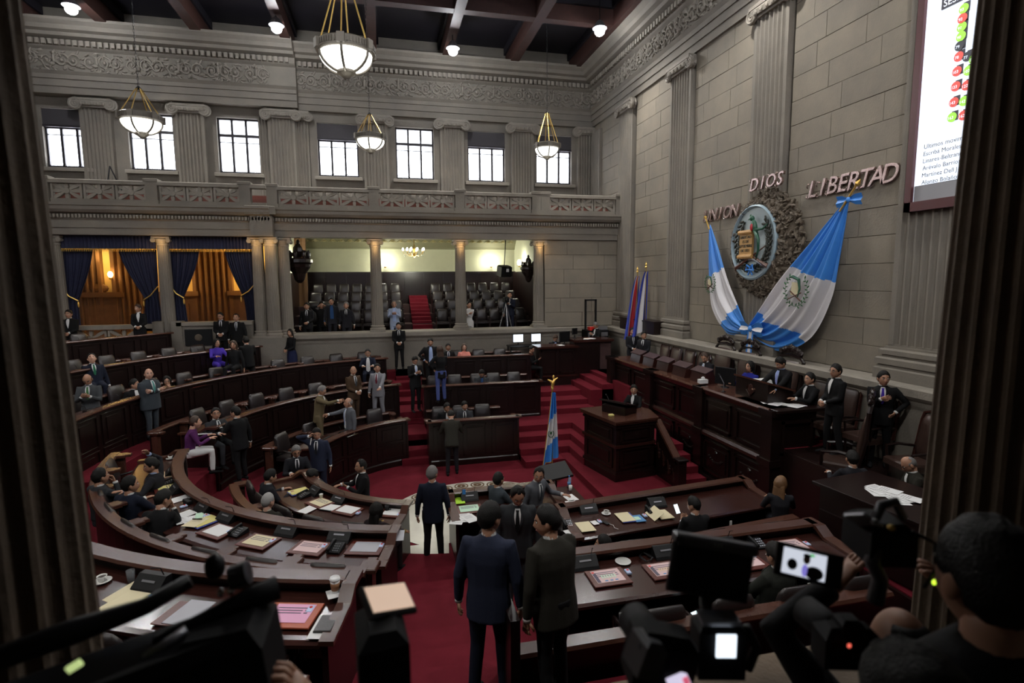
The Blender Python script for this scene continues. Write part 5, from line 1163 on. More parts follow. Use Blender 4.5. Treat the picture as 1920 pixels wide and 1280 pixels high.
# ================================================================ LAMPS, FLAGS, EMBLEM, LETTERS, SCREEN
def pendant(x, y, z, D, zc, label, AP=1.0):
    # z = centre of the bowl
    o = empty('pendant_lamp', (x, y, z)); tag(o, label, 'lamp'); r = D / 2; k = D
    mb = MB(); mb.lathe([(r * .8, .16 * k), (r * 1.02, .2 * k), (r * 1.02, .33 * k), (r * .94, .36 * k), (r * .86, .33 * k), (r * .86, .2 * k)], n=32); put('rim', mb.mesh('rim', LAMPM), o)
    mb = MB()
    for i in range(60):
        a = 2 * pi * i / 60; mb.obox(Matrix.Rotation(a, 4, 'Z') @ Matrix.Translation((r * 1.025, 0, .265 * k)), .02 * k, .02 * k, .09 * k)
    q = put('rim_beads', mb.mesh('rim_beads', LAMPM), o); q['kind'] = 'stuff'
    mb = MB(); mb.lathe([(r * (cos(t * pi / 2 / 8)), (-.32 * sin(t * pi / 2 / 8) + .18) * k) for t in range(9)][:-1] + [(.02, -.14 * k)], n=28); mb.xf(Matrix.Scale(.92, 4)); put('glass_bowl', mb.mesh('glass_bowl', GLASSL, True), o)
    for i in range(6):
        a = 2 * pi * (i + .4) / 6; mb = MB()
        mb.tube([(r * .96 * cos(t * pi / 2 / 6) * cos(a), r * .96 * cos(t * pi / 2 / 6) * sin(a), (-.33 * sin(t * pi / 2 / 6) + .17) * k) for t in range(7)], .022 * k, 6); put('rib', mb.mesh('rib', LAMPM), o)
        mb = MB(); mb.obox(Matrix.Rotation(a, 4, 'Z') @ Matrix.Translation((r * 1.04, 0, .27 * k)), .06 * k, .13 * k, .17 * k, ch=.01); put('boss', mb.mesh('boss', LAMPM), o)
        mb = MB(); mb.tube([(r * .9 * cos(a), r * .9 * sin(a), .34 * k), (r * .12 * cos(a), r * .12 * sin(a), AP * k)], .014 * k, 6); put('suspension_rod', mb.mesh('suspension_rod', BRASS), o)
    mb = MB(); mb.lathe([(.03 * k, -.26 * k), (.1 * k, -.2 * k), (.17 * k, -.15 * k), (.16 * k, -.1 * k)], n=14); put('finial', mb.mesh('finial', LAMPM), o)
    mb = MB(); mb.lathe([(.03, (AP - .02) * k), (.06, (AP + .02) * k), (.03, (AP + .07) * k)], n=10); n = int((zc - z - AP * k) / .07)
    for i in range(n):
        zz = (AP + .07) * k + i * .07; a = (i % 2) * pi / 2
        mb.tube([(.018 * cos(a), .018 * sin(a), zz), (.018 * cos(a), .018 * sin(a), zz + .075), (-.018 * cos(a), -.018 * sin(a), zz + .075), (-.018 * cos(a), -.018 * sin(a), zz), (.018 * cos(a), .018 * sin(a), zz)], .005, 3)
    q = put('chain', mb.mesh('chain', BLACK), o); q['kind'] = 'stuff'
    lamp('POINT', (x, y, z - .22 * k), 12, (1, .97, .85), .15, name='pendant_light')
LAMPM = mat('lamp_metal', (.12, .105, .085), .5, metal=.3)
pendant(-.48, 10.2, 8.66, .95, 13.8, 'largest hanging bowl lamp, nearest the viewer, lit against the dark ceiling', 1.6)
pendant(-5.73, 15.9, 8.8, .95, 13.8, 'lit hanging bowl lamp in front of the second upper window')
pendant(-.22, 17.9, 9.1, .92, 13.8, 'lit hanging bowl lamp before the pilaster between fourth and fifth window')
pendant(5.9, 19.4, 9.47, .92, 14.6, 'lit hanging bowl lamp at the right, before the last upper window', 1.5)
for i, p in enumerate(HID):
    o = empty('floodlight', p); tag(o, ['glaring white floodlight at the far left of the ceiling', 'glaring white floodlight between left window bays on the cornice', 'glaring white floodlight to the right of the big hanging lamp', 'glaring white floodlight in the far right ceiling corner'][i] if i < 4 else 'glaring white floodlight out of view along the ceiling edge, ' + ORD[i - 4] + ' going round toward the viewer', 'floodlight', None if i < 4 else 'floodlights out of view')
    mb = MB(); mb.ell((0, 0, -.02), (.17, .17, .14), 12, 8); put('bulb', mb.mesh('bulb', HIDM, True), o)
    mb = MB(); mb.lathe([(.06, .34), (.12, .28), (.25, .08), (.24, .08), (.11, .26), (.05, .32)], n=16); put('reflector', mb.mesh('reflector', GREYM), o)
    mb = MB(); mb.tube([(0, 0, .28), (0, 0, 14.5 - p[2])], .015, 6); put('stem', mb.mesh('stem', BLACK), o)
# fluorescent strips on the beams seen beside the floodlights
# chandelier in the alcove
o = empty('chandelier', (1.33, 23.4, 6.15)); tag(o, 'small lit crystal chandelier hanging in the open gallery', 'chandelier')
mb = MB(); mb.tube([(0, 0, .75), (0, 0, -.2)], .015, 6); mb.lathe([(.02, -.22), (.08, -.14), (.03, -.02), (.07, .1), (.02, .3)], n=10); put('stem', mb.mesh('stem', BRASS, True), o)
for i in range(10):
    a = 2 * pi * i / 10; mb = MB(); r = .46 if i % 2 else .36
    mb.tube([(0, 0, -.1), (r * .5 * cos(a), r * .5 * sin(a), -.16), (r * .9 * cos(a), r * .9 * sin(a), -.06), (r * cos(a), r * sin(a), .03)], .01, 5); mb.lathe([(.045, .03), (.05, .05)], (r * cos(a), r * sin(a), 0), 8); put('arm', mb.mesh('arm', BRASS), o)
    mb = MB(); mb.ell((r * cos(a), r * sin(a), .11), (.035, .035, .07), 8, 6); put('candle_bulb', mb.mesh('candle_bulb', COOLGL, True), o)
mb = MB()
for i in range(40): a = i * .7; mb.ell((.42 * cos(a), .42 * sin(a), -.02 - .15 * (i % 3)/2), (.012, .012, .03), 4, 3)
put('crystals', mb.mesh('crystals', CLEAR), o)['kind'] = 'stuff'
def sconce(x, y, z, label, warm=False, group=None):
    o = empty('wall_lamp', (x, y, z)); tag(o, label, 'lamp', group); mb = MB(); mb.ell((0, 0, 0), (.1, .08, .13), 10, 8); put('shade', mb.mesh('shade', WARMGL if warm else COOLGL, True), o)
    mb = MB(); mb.lathe([(.03, -.2), (.06, -.14), (.03, -.1)], n=8); mb.tube([(0, 0, -.16), (0, .12, -.12)], .015, 5); put('bracket', mb.mesh('bracket', BRASS), o)
    lamp('POINT', (x, y - .15, z + .05), 50 if not warm else 16, (1, .98, .8) if not warm else (1, .6, .2), .08, name='wall_lamp_light')
sconce(-3.35, 24.2, 5.75, 'lit wall lamp at the left end of the cream gallery wall')
sconce(.15, 25.95, 5.75, 'lit wall lamp just right of the first slender gallery column')
sconce(5.1, 25.95, 5.75, 'lit wall lamp between chandelier and loudspeaker')
sconce(6.1, 24.4, 5.75, 'lit wall lamp on the side wall right of the loudspeaker')
for i, (x, y, z, lb) in enumerate(((-10.5, 24.9, 5.3, 'warm globe lamp behind the leftmost blue curtain'), (-8.35, 24.6, 5.7, 'upper warm globe lamp between curtain and fluted column'), (-8.0, 24.6, 4.9, 'lower warm lamp beside the curtain left of the lone column'), (-5.3, 24.6, 5.9, 'warm globe lamp right of the wide pilaster in the second box'), (-5.6, 24.8, 4.95, 'cluster of warm lamps low in the second box'))): sconce(x, y, z, lb, True)
# ceiling speaker, cameras, tv
o = empty('wall_speaker', (5.0, 22.6, 5.35)); tag(o, 'black loudspeaker monitor hung near the right gallery column', 'speaker'); mb = MB(); mb.obox(Matrix.Translation((0, 0, 0)) @ Matrix.Rotation(.3, 4, 'Z') @ Matrix.Rotation(.2, 4, 'X'), .5, .4, .45, ch=.05); put('cabinet', mb.mesh('cabinet', BLACK), o)
mb = MB(); mb.tube([(0, 0, .2), (.1, .1, 1.5)], .02, 6); mb.tube([(0, .1, -.2), (.05, .1, -.6)], .01, 5); put('mount', mb.mesh('mount', BLACK), o); mb = MB(); mb.obox(Matrix.Translation((.1, -.19, .05)) @ Matrix.Rotation(.3, 4, 'Z'), .12, .02, .2); put('front_badge', mb.mesh('front_badge', WHITE), o)
def carved_bracket(x, y, z, s, label):
    o = empty('carved_canopy', (x, y, z)); tag(o, label, 'carving'); mb = MB(); rnd = random.Random(3)
    mb.lathe([(.05, -.6), (.15, -.5), (.2, -.3), (.34, -.1), (.36, 0), (.42, .05), (.42, .15), (.3, .2)], n=14); put('canopy_body', mb.mesh('canopy_body', WOOD), o); mb = MB()
    for i in range(7): a = i * .9; mb.ell((.3 * cos(a), .3 * sin(a), .3), (.07, .07, .14), 7, 5, jit=.15)
    mb.ell((0, 0, .4), (.16, .12, .24), 8, 6, jit=.1); mb.ell((0, 0, .68), (.06, .06, .1), 8, 6); put('crest', mb.mesh('crest', WOOD), o); o.scale = (s, s, s)
carved_bracket(-2.95, 21.4, 5.6, 1.15, 'dark carved canopy hanging beside the column cluster in the gallery')
carved_bracket(5.75, 21.5, 5.35, .8, 'dark carved canopy beside the right gallery column')
# ---- curtains
def curtain(xt0, xt1, zt, xm, zm, xb0, xb1, zb, y, label, side):
    # gathered drape: top edge xt0..xt1, pulled to xm at zm, falling to xb0..xb1
    o = empty('curtain', ((xt0 + xt1) / 2, y, zb)); tag(o, label, 'curtain', None); q = o.location; mb = MB(); rs = []; n = 60
    for i in range(25):
        t = i / 24; z = lerp(zt, zb, t); tm = (zt - zm) / (zt - zb)
        if t < tm: k = t / tm; k2 = k ** 1.4; a = lerp(xt0, xm[0], k2 if side < 0 else k2); b = lerp(xt1, xm[1], k2)
        else: k = (t - tm) / (1 - tm); k = sqrt(k); a = lerp(xm[0], xb0, k); b = lerp(xm[1], xb1, k)
        rs.append([(lerp(a, b, j / n) - q.x, .06 * sin(j * 1.35 + t) * (.6 + .5 * t) + .02 * sin(j * 3.1), z - q.z) for j in range(n + 1)])
    mb.rings(rs, closed=False, cap=False); put('drape', mb.mesh('drape', NAVY, True), o)
    mb = MB(); w = (xm[0] - .03 - q.x, xm[1] + .03 - q.x); s = side
    xs0, xs1 = (w[0], w[1]) ; mb.tube([(xs0, -.09, zm - q.z + (.0 if s > 0 else .45)), ((xs0 + xs1) / 2, -.13, zm - q.z + .15), (xs1, -.09, zm - q.z + (.45 if s > 0 else .0))], .02, 6); mb.ell(((xs1 if s < 0 else xs0), -.1, zm - q.z - .12), (.03, .03, .1), 8, 5); put('tieback', mb.mesh('tieback', GOLD), o)
    return o
curtain(-8.45, -7.3, 6.1, (-7.75, -7.35), 4.4, -7.85, -7.3, 3.35, 20.7, 'navy curtain tied back against the left side of the lone fluted column', 1)
curtain(-6.95, -6.0, 6.1, (-6.95, -6.6), 4.45, -7.0, -6.5, 3.1, 20.7, 'navy curtain tied back against the right side of the lone fluted column', -1)
curtain(-5.25, -4.25, 6.1, (-4.75, -4.3), 4.5, -4.65, -4.1, 3.15, 20.7, 'navy curtain tied back beside the column cluster', 1)
curtain(-10.1, -9.15, 6.1, (-10.1, -9.7), 4.4, -10.2, -9.7, 2.9, 20.7, 'navy curtain at the far left next to the near pillar', -1)
for x0, x1, lb in ((-10.0, -7.25, 'navy valance with gold fringe over the left box'), (-6.9, -4.2, 'navy valance with gold fringe over the right box')):
    o = empty('valance', ((x0 + x1) / 2, 20.5, 6.05)); tag(o, lb, 'curtain'); mb = MB(); n = 110; L_len = x1 - x0
    mb.rings([[(-L_len / 2 + L_len * j / n, .035 * sin(j * 1.5), z) for j in range(n + 1)] for z in (.48, .25, 0)], closed=False, cap=False); put('valance_cloth', mb.mesh('valance_cloth', NAVY, True), o)
    mb = MB(); mb.rings([[(-L_len / 2 + L_len * j / n, .035 * sin(j * 1.5) - .012, z) for j in range(n + 1)] for z in (.03, 0)], closed=False, cap=False)
    for j in range(0, n, 2): mb.tube([(-L_len / 2 + L_len * j / n, -.01, .0), (-L_len / 2 + L_len * j / n, -.01, -.06)], .009, 4)
    put('gold_fringe', mb.mesh('gold_fringe', GOLD), o)['kind'] = 'stuff'
# ---- letters on the wall (built-in font, cut as raised metal)
def text_mesh(s, size, ext=.02, shear=.0, bev=.0, sx=1.0):
    c = bpy.data.curves.new('txt', 'FONT'); c.body = s; c.size = size; c.extrude = ext; c.shear = shear; c.bevel_depth = bev; c.align_x = 'CENTER'; c.resolution_u = 3
    o = bpy.data.objects.new('txt', c); COL.objects.link(o); bpy.context.view_layer.update()
    me = bpy.data.meshes.new_from_object(o.evaluated_get(bpy.context.evaluated_depsgraph_get())); bpy.data.objects.remove(o); return me
RW = Matrix(((0, 0, -1, 0), (-1, 0, 0, 0), (0, 1, 0, 0), (0, 0, 0, 1)))   # text x -> -y, text y -> z, text normal -> -x
def wall_letters(word, pos, label, size=.46, x=None):
    n = len(word); ys = pos
    o = empty('wall_lettering', (x or XR - .12, (ys[0][0] + ys[-1][0]) / 2, ys[0][1])); tag(o, label, 'lettering')
    for ch, (y, z) in zip(word, ys):
        me = text_mesh(ch, size, .025, .25, .006); me.materials.clear(); me.materials.append(LETT); me.transform(RW)
        q = put('letter', me, o, (0, y - o.location.y, z - o.location.z))
        flour = [MB(), MB()]
        flour[0].tube([(0, .04, .27), (0, .12, .3), (0, .17, .26), (0, .14, .21)], .012, 5); flour[1].tube([(0, .04, .02), (0, .12, -.02), (0, .17, .02), (0, .14, .07)], .012, 5); pass
        for mb in flour: put('flourish', mb.mesh('flourish', LETT, True), q)
def line_pos(n, y0, z0, y1, z1): return [(lerp(y0, y1, (i + .5) / n), lerp(z0, z1, (i + .5) / n)) for i in range(n)]
wall_letters('UNION', line_pos(5, 14.55, 6.62, 12.95, 6.62), 'metal letters UNION at the upper left of the medallion', .46)
wall_letters('DIOS', line_pos(4, 12.2, 7.12, 11.0, 7.12), 'metal letters DIOS above the medallion', .42, 8.98)
wall_letters('LIBERTAD', line_pos(8, 10.52, 6.73, 8.38, 6.73), 'metal letters LIBERTAD at the upper right of the medallion', .5)
# ---- national emblem medallion
em = empty('wall_medallion', (9.2, 11.98, 5.86)); tag(em, 'oval pale medallion with bird, scroll and laurel wreath in a rough bronze surround', 'emblem')
def Q(u, v, d=0): return (9.02 - d - 9.0, -u, v)     # u to the right in the picture, v up, d out of the wall (local to em)
rnd = random.Random(11); mb = MB()
rs = []
for t_, d in ((0, .1), (.08, .22), (.4, .2), (.8, .12), (1, -.25)):
    row = []
    for k in range(48):
        a = 2 * pi * k / 48; jj = 1 + (.06 * rnd.uniform(-1, 1) if t_ > .2 else 0); row.append(Q(lerp(.8 * cos(a), .28 + 1.22 * cos(a), t_) * jj, lerp(.86 * sin(a), -.05 + 1.25 * sin(a), t_) * jj, d))
    rs.append(row)
mb.rings(rs, cap=False); put('bronze_surround', mb.mesh('bronze_surround', BRONZE), em)
mb = MB()
for k in range(650):
    a = rnd.uniform(0, 2 * pi); t_ = rnd.uniform(.1, 1.08); c = Q(lerp(.83 * cos(a), .28 + 1.22 * cos(a), t_), lerp(.9 * sin(a), -.05 + 1.25 * sin(a), t_), .22 - .14 * t_ + rnd.uniform(0, .06)); M = Matrix.Rotation(rnd.uniform(0, 6), 4, 'X') @ Matrix.Rotation(rnd.uniform(-.4, .4), 4, 'Z')
    mb.ell(c, (.05, rnd.uniform(.05, .12), rnd.uniform(.02, .05)), 6, 4, M=M, jit=.15)
put('bronze_foliage', mb.mesh('bronze_foliage', BRONZE), em)['kind'] = 'stuff'
mb = MB(); mb.rings([[Q(.82 * r_ * cos(2 * pi * k / 48), .88 * r_ * sin(2 * pi * k / 48), d) for k in range(48)] for r_, d in ((1.0, .05), (1.0, .2), (.97, .22), (.0001, .2))], cap=False); put('oval_shield', mb.mesh('oval_shield', PALEB), em)
mb = MB(); mb.rings([[Q(.82 * r_ * cos(2 * pi * k / 48), .88 * r_ * sin(2 * pi * k / 48), d) for k in range(48)] for r_, d in ((1.02, .1), (1.05, .27), (1.0, .3), (.96, .23))], cap=False); put('oval_rim', mb.mesh('oval_rim', mat('rim_blue', (.3, .4, .46), .35)), em)
for sgn in (-1, 1):
    mb = MB(); pts = [Q(sgn * .6 * sin(t), -.66 * cos(t), .24) for t in [i * 2.5 / 12 for i in range(13)]]; mb.tube(pts, .018, 5); put('laurel_stem', mb.mesh('laurel_stem', LEAFD), em)
    for i in range(26):
        t = .15 + i * 2.35 / 26; u, v = sgn * .6 * sin(t), -.66 * cos(t); io = 1 if i % 2 else -1; M = Matrix.Rotation((t + io * .7) * sgn + pi / 2 * 0, 4, 'X')
        mb = MB(); mb.ell(Q(u + io * sgn * .06 * sin(t), v - io * .06 * cos(t), .27), (.03, .09, .035), 6, 5, M=Matrix.Rotation(-sgn * t + io * .6, 4, 'X')); put('laurel_leaf', mb.mesh('laurel_leaf', LEAFD), em)
# scroll with its lettering
mb = MB(); mb.rings([[Q(-.2 + w_, v, d) for w_, d in ((-.24, .26), (.24, .26), (.24, .32), (-.24, .32))] for v in (-.3, .22)]); put('scroll', mb.mesh('scroll', SCRO), em)
for v in (.26, -.34):
    mb = MB(); mb.tube([Q(-.47, v, .31), Q(.07, v, .31)], .06, 10); put('scroll_roll', mb.mesh('scroll_roll', SCRO), em)
for i, s_ in enumerate(('LIBERTAD', '15 DE', 'SEPTIEMBRE', 'DE 1821')):
    me = text_mesh(s_, .1, .004); me.materials.clear(); me.materials.append(LEAFD); me.transform(RW); put('scroll_text', me, em, Q(-.2, .11 - i * .11, .325))
mb = MB()
for a, b in (((-.6, -.62), (.5, -.1)), ((.6, -.6), (-.45, -.12))):
    mb.tube([Q(a[0], a[1], .27), Q(lerp(a[0], b[0], .3), lerp(a[1], b[1], .3), .28), Q(b[0], b[1], .27)], [.06, .035, .012], 6)
put('crossed_rifles', mb.mesh('crossed_rifles', RIFLE), em)
mb = MB(); mb.tube([Q(.5, -.6, .27), Q(.1, -.42, .3), Q(-.4, -.38, .27)], [.02, .03, .008], 6); put('sabre', mb.mesh('sabre', mat('steel', (.4, .42, .45), .3, metal=.7)), em)
mb = MB(); mb.ell(Q(.12, .4, .33), (.07, .075, .16), 10, 8, M=Matrix.Rotation(-.35, 4, 'X')); mb.ell(Q(.03, .58, .33), (.06, .06, .07), 10, 8); mb.ell(Q(-.03, .64, .33), (.02, .03, .05), 6, 4); mb.tube([Q(-.03, .57, .35), Q(-.1, .55, .35)], [.02, .004], 5)
mb.tube([Q(.16, .28, .33), Q(.3, .05, .34), Q(.3, -.2, .33), Q(.18, -.45, .3)], [.06, .04, .03, .01], 6); mb.tube([Q(.14, .3, .34), Q(.42, .3, .32), Q(.55, .4, .3)], [.05, .03, .01], 6); put('quetzal', mb.mesh('quetzal', QUETZ, True), em)
mb = MB(); mb.ell(Q(.1, .36, .39), (.03, .05, .09), 8, 6); put('red_breast', mb.mesh('red_breast', FR), em)
mb = MB()
for sgn in (-1, 1): mb.tube([Q(0, -.62, .3), Q(sgn * .1, -.55, .33), Q(sgn * .14, -.68, .33), Q(0, -.66, .32)], .025, 5); mb.tube([Q(0, -.66, .31), Q(sgn * .08, -.8, .3)], .022, 5)
put('blue_ribbon', mb.mesh('blue_ribbon', FB), em)
# ---- wall flags, draped: quad patches in the wall plane
def flag_patch(root, tl, tr, br, bl, q0, stripes, nx=44, ny=44, fold=.05, d0=.18, sag=0.0, name='cloth'):
    # tl/tr/br/bl in (u=-y world, z); stripes: list of (t0, t1, material) across the x parameter
    mb = MB(); n = 0; mats = []
    rows = []
    for j in range(ny + 1):
        t = j / ny; row = []
        for i in range(nx + 1):
            s = i / nx; a = (lerp(tl[0], tr[0], s), lerp(tl[1], tr[1], s)); b = (lerp(bl[0], br[0], s), lerp(bl[1], br[1], s))
            y = lerp(a[0], b[0], t); z = lerp(a[1], b[1], t) - sag * sin(pi * s) * t; wdt = abs(b[0] - a[0]) + abs(b[1] - a[1])
            d = d0 + fold * (sin(s * 21 + 1.5 * t) * .6 + .4 * sin(s * 47 + 3 * t)) * (.35 + .65 * t) + .1 * sin(pi * s)
            row.append((q0[0] - d, y, z))
        rows.append(row)
    for si, (s0, s1, m) in enumerate(stripes): mats.append(m)
    vs = [p for r in rows for p in r]; fs = []; ms = []
    for j in range(ny):
        for i in range(nx):
            fs.append((j * (nx + 1) + i, j * (nx + 1) + i + 1, (j + 1) * (nx + 1) + i + 1, (j + 1) * (nx + 1) + i)); c = (i + .5) / nx; tt = (j + .5) / ny
            k = 0
            for si, (s0, s1, m) in enumerate(stripes):
                if (s0(tt) if callable(s0) else s0) <= c < (s1(tt) if callable(s1) else s1): k = si
            ms.append(k)
    mb.v = vs; mb.f = fs; mb.m = ms; return mb, mats, rows
def add_flag(label, loc, corners, stripes, **kw):
    o = empty('draped_flag', loc); tag(o, label, 'flag'); mb, mats, rows = flag_patch(o, *corners, (0, 0), stripes, **kw)
    mb.v = [(x + 9.1 - loc[0], y - loc[1], z - loc[2]) for x, y, z in mb.v]; put('flag_cloth', mb.mesh('flag_cloth', mats, True), o); return o, rows
# bottom points: outer lower corner and knot; stripe boundaries cut across the length of the drape
# parametrised from the peak (t=0) to the lower hem (t=1)
FLB = 0
def flag_emblem(o, loc, cy, cz, sc, rot):
    def E_(u, v, d=.0):
        uu, vv = u * cos(rot) - v * sin(rot), u * sin(rot) + v * cos(rot); return (9.27 - .52 - d - loc[0], cy - uu * sc - loc[1], cz + vv * sc - loc[2])
    mb = MB()
    for sgn in (-1, 1):
        mb.tube([E_(sgn * .42 * sin(t), -.45 * cos(t)) for t in [i * .24 for i in range(11)]], .006, 4)
        for i in range(16):
            t = .15 + i * .15; io = 1 if i % 2 else -1; a = E_(sgn * .42 * sin(t), -.45 * cos(t)); b = E_(sgn * (.42 + io * .09) * sin(t + .12), -(.45 + io * .09) * cos(t + .12)); mb.tube([a, ((a[0] + b[0]) / 2 - .004, (a[1] + b[1]) / 2, (a[2] + b[2]) / 2), b], [.004, .02 * sc / .9, .003], 5)
    put('printed_wreath', mb.mesh('printed_wreath', GREEN), o)
    mb = MB(); mb.obox(Matrix.Translation(E_(-.05, .03, .0)) @ Matrix.Rotation(-rot, 4, 'X'), .012, .26 * sc, .36 * sc); put('printed_scroll', mb.mesh('printed_scroll', PAPERC), o)
    mb = MB(); mb.tube([E_(-.3, .32, .01), E_(-.16, .36, .015), E_(.08, .3, .015), E_(.16, .05, .015), E_(.1, -.2, .01)], [.012, .045 * sc, .045 * sc, .03 * sc, .01], 6); put('printed_bird', mb.mesh('printed_bird', QUETZ), o)
    mb = MB(); mb.tube([E_(-.25, -.28, .01), E_(.22, -.05, .01)], .014, 5); mb.tube([E_(.25, -.28, .01), E_(-.2, -.05, .01)], .014, 5); put('printed_rifles', mb.mesh('printed_rifles', RIFLE), o)
def drape(label, loc, outline_fn, stripe_fn, mats, n=120, m=170):
    # outline_fn(s,t)->(y,z,depth); t runs along peak->hem
    o = empty('draped_flag', loc); tag(o, label, 'flag'); mb = MB(); vs = []; fs = []; ms = []
    for j in range(m + 1):
        for i in range(n + 1):
            y, z, d = outline_fn(i / n, j / m); vs.append((9.27 - d - loc[0], y - loc[1], z - loc[2]))
    for j in range(m):
        for i in range(n):
            a = j * (n + 1) + i; fs.append((a, a + 1, a + n + 2, a + n + 1)); ms.append(stripe_fn((i + .5) / n, (j + .5) / m))
    mb.v, mb.f, mb.m = vs, fs, ms; put('flag_cloth', mb.mesh('flag_cloth', mats, True), o); return o
def curve(pts, t):
    n = len(pts) - 1; x = t * n; i = min(n - 1, int(x)); k = x - i
    p0, p1, p2, p3 = pts[max(0, i - 1)], pts[i], pts[i + 1], pts[min(n, i + 2)]
    return tuple(.5 * ((2 * b) + (-a + c) * k + (2 * a - 5 * b + 4 * c - d) * k * k + (-a + 3 * b - 3 * c + d) * k ** 3) for a, b, c, d in zip(p0, p1, p2, p3))
# right flag: inner edge peak->knot, outer edge peak->right->bottom
RI = [(9.33, 6.5), (10.1, 5.75), (10.95, 4.95), (11.6, 4.25), (12.15, 3.72)]
RO = [(9.22, 6.45), (9.32, 5.4), (9.45, 4.55), (9.98, 3.68), (11.0, 3.28), (12.1, 3.6)]
def rfun(s, t):
    a, b = curve(RI, t), curve(RO, t); y, z = lerp(a[0], b[0], s), lerp(a[1], b[1], s); w = min(1, 3.5 * t * (1.02 - t))
    return y, z, .18 + w * (.08 * sin(s * 20 + t * 2) + .05 * sin(s * 43 + 1) + .16 * sin(pi * s)) + .05
def strip_idx(y, z, y0, z0, d1, d2, dirv):
    q = (y - y0) * dirv[0] + (z - z0) * dirv[1]; return 0 if q < d1 else (1 if q < d2 else 0)
def rs_(s, t):
    y, z, _ = rfun(s, t); u, v = -(y - 9.33), z - 6.5          # u right (toward viewer), v up
    # blue, white, blue measured down the drape direction (left-down)
    a = -u * .52 - v * .85
    return 0 if a < 1.75 - .35 * s else (1 if a < 3.2 - .25 * s + .12 * sin(s * 6) else 0)
of = drape('large blue-white-blue flag draped on the right of the medallion', (9.05, 10.4, 5.0), rfun, rs_, [FB, FW])
flag_emblem(of, (9.05, 10.4, 5.0), 10.2, 4.72, .78, -.1)
LI = [(13.98, 6.5), (13.55, 5.85), (13.05, 5.0), (12.6, 4.35), (12.2, 3.75)]
LO = [(14.02, 6.45), (13.92, 5.6), (13.82, 4.7), (13.68, 4.02), (13.1, 3.5), (12.3, 3.55)]
def lfun(s, t):
    a, b = curve(LI, t), curve(LO, t); y, z = lerp(a[0], b[0], s), lerp(a[1], b[1], s); w = min(1, 3.5 * t * (1.02 - t))
    return y, z, .16 + w * (.06 * sin(s * 16 + t * 2) + .04 * sin(s * 37) + .14 * sin(pi * s)) + .05
def ls_(s, t):
    y, z, _ = lfun(s, t); u, v = -(y - 13.98), z - 6.5
    a = u * .55 - v * .8
    return 0 if a < 1.4 - .1 * s else (1 if a < 2.55 + .1 * s else 0)
of = drape('narrower blue-white-blue flag draped on the left of the medallion', (9.05, 13.3, 5.0), lfun, ls_, [FB, FW])
flag_emblem(of, (9.05, 13.3, 5.0), 13.42, 4.85, .55, .1)
o = empty('flag_bow', (8.85, 11.74, 3.74)); tag(o, 'blue and white ribbon bow joining the two draped flags', 'ribbon')
for sgn in (-1, 1):
    mb = MB(); mb.rings([[(-.05 * (k % 2), sgn * w_, h_ * c) for k, c in enumerate((-1, -.3, .3, 1))] for w_, h_ in ((.02, .05), (.22, .17), (.4, .17), (.42, .15))], closed=False, cap=False); mb.m = [1 if (i % 3) == 1 else 0 for i in range(len(mb.f))]; put('bow_loop', mb.mesh('bow_loop', [FB, FW]), o)
mb = MB(); mb.ell((-.04, 0, 0), (.05, .07, .08), 8, 6); put('bow_knot', mb.mesh('bow_knot', FB, True), o)
mb = MB(); mb.rings([[(-.03, -.11 + .055 * k + .06 * j / 4 * (1), -.05 - .2 * j) for k in range(5)] for j in range(5)], closed=False, cap=False); mb.m = [1 if i % 4 in (1, 2) else 0 for i in range(len(mb.f))]; put('ribbon_tail', mb.mesh('ribbon_tail', [FB, FW]), o)
o = empty('flag_bow', (8.98, 9.15, 6.5)); tag(o, 'blue ribbon bow at the peak of the right flag', 'ribbon')
for sgn in (-1, 1):
    mb = MB(); mb.rings([[(-.04 * (k % 2), sgn * w_, h_ * c - .04 * w_) for k, c in enumerate((-1, -.3, .3, 1))] for w_, h_ in ((.02, .04), (.15, .1), (.3, .11))], closed=False, cap=False); put('bow_loop', mb.mesh('bow_loop', FB), o)
mb = MB(); mb.ell((-.03, 0, 0), (.04, .05, .06), 8, 6); put('bow_knot', mb.mesh('bow_knot', FB, True), o)
for (y0, z0, y1, z1, lb) in ((9.35, 6.3, 8.9, 6.85, 'gilt pole tip above the right draped flag'), (13.85, 6.35, 14.1, 6.75, 'gilt pole tip above the left draped flag')):
    o = empty('flag_pole', (8.95, y0, z0)); tag(o, lb, 'flagpole'); mb = MB(); mb.tube([(0, 0, 0), (0, (y1 - y0) * .8, (z1 - z0) * .8)], .02, 6); mb.tube([(0, (y1 - y0) * .8, (z1 - z0) * .8), (0, (y1 - y0) * .88, (z1 - z0) * .88), (0, y1 - y0, z1 - z0)], [.03, .05, .005], 8); put('finial', mb.mesh('finial', GOLD), o)
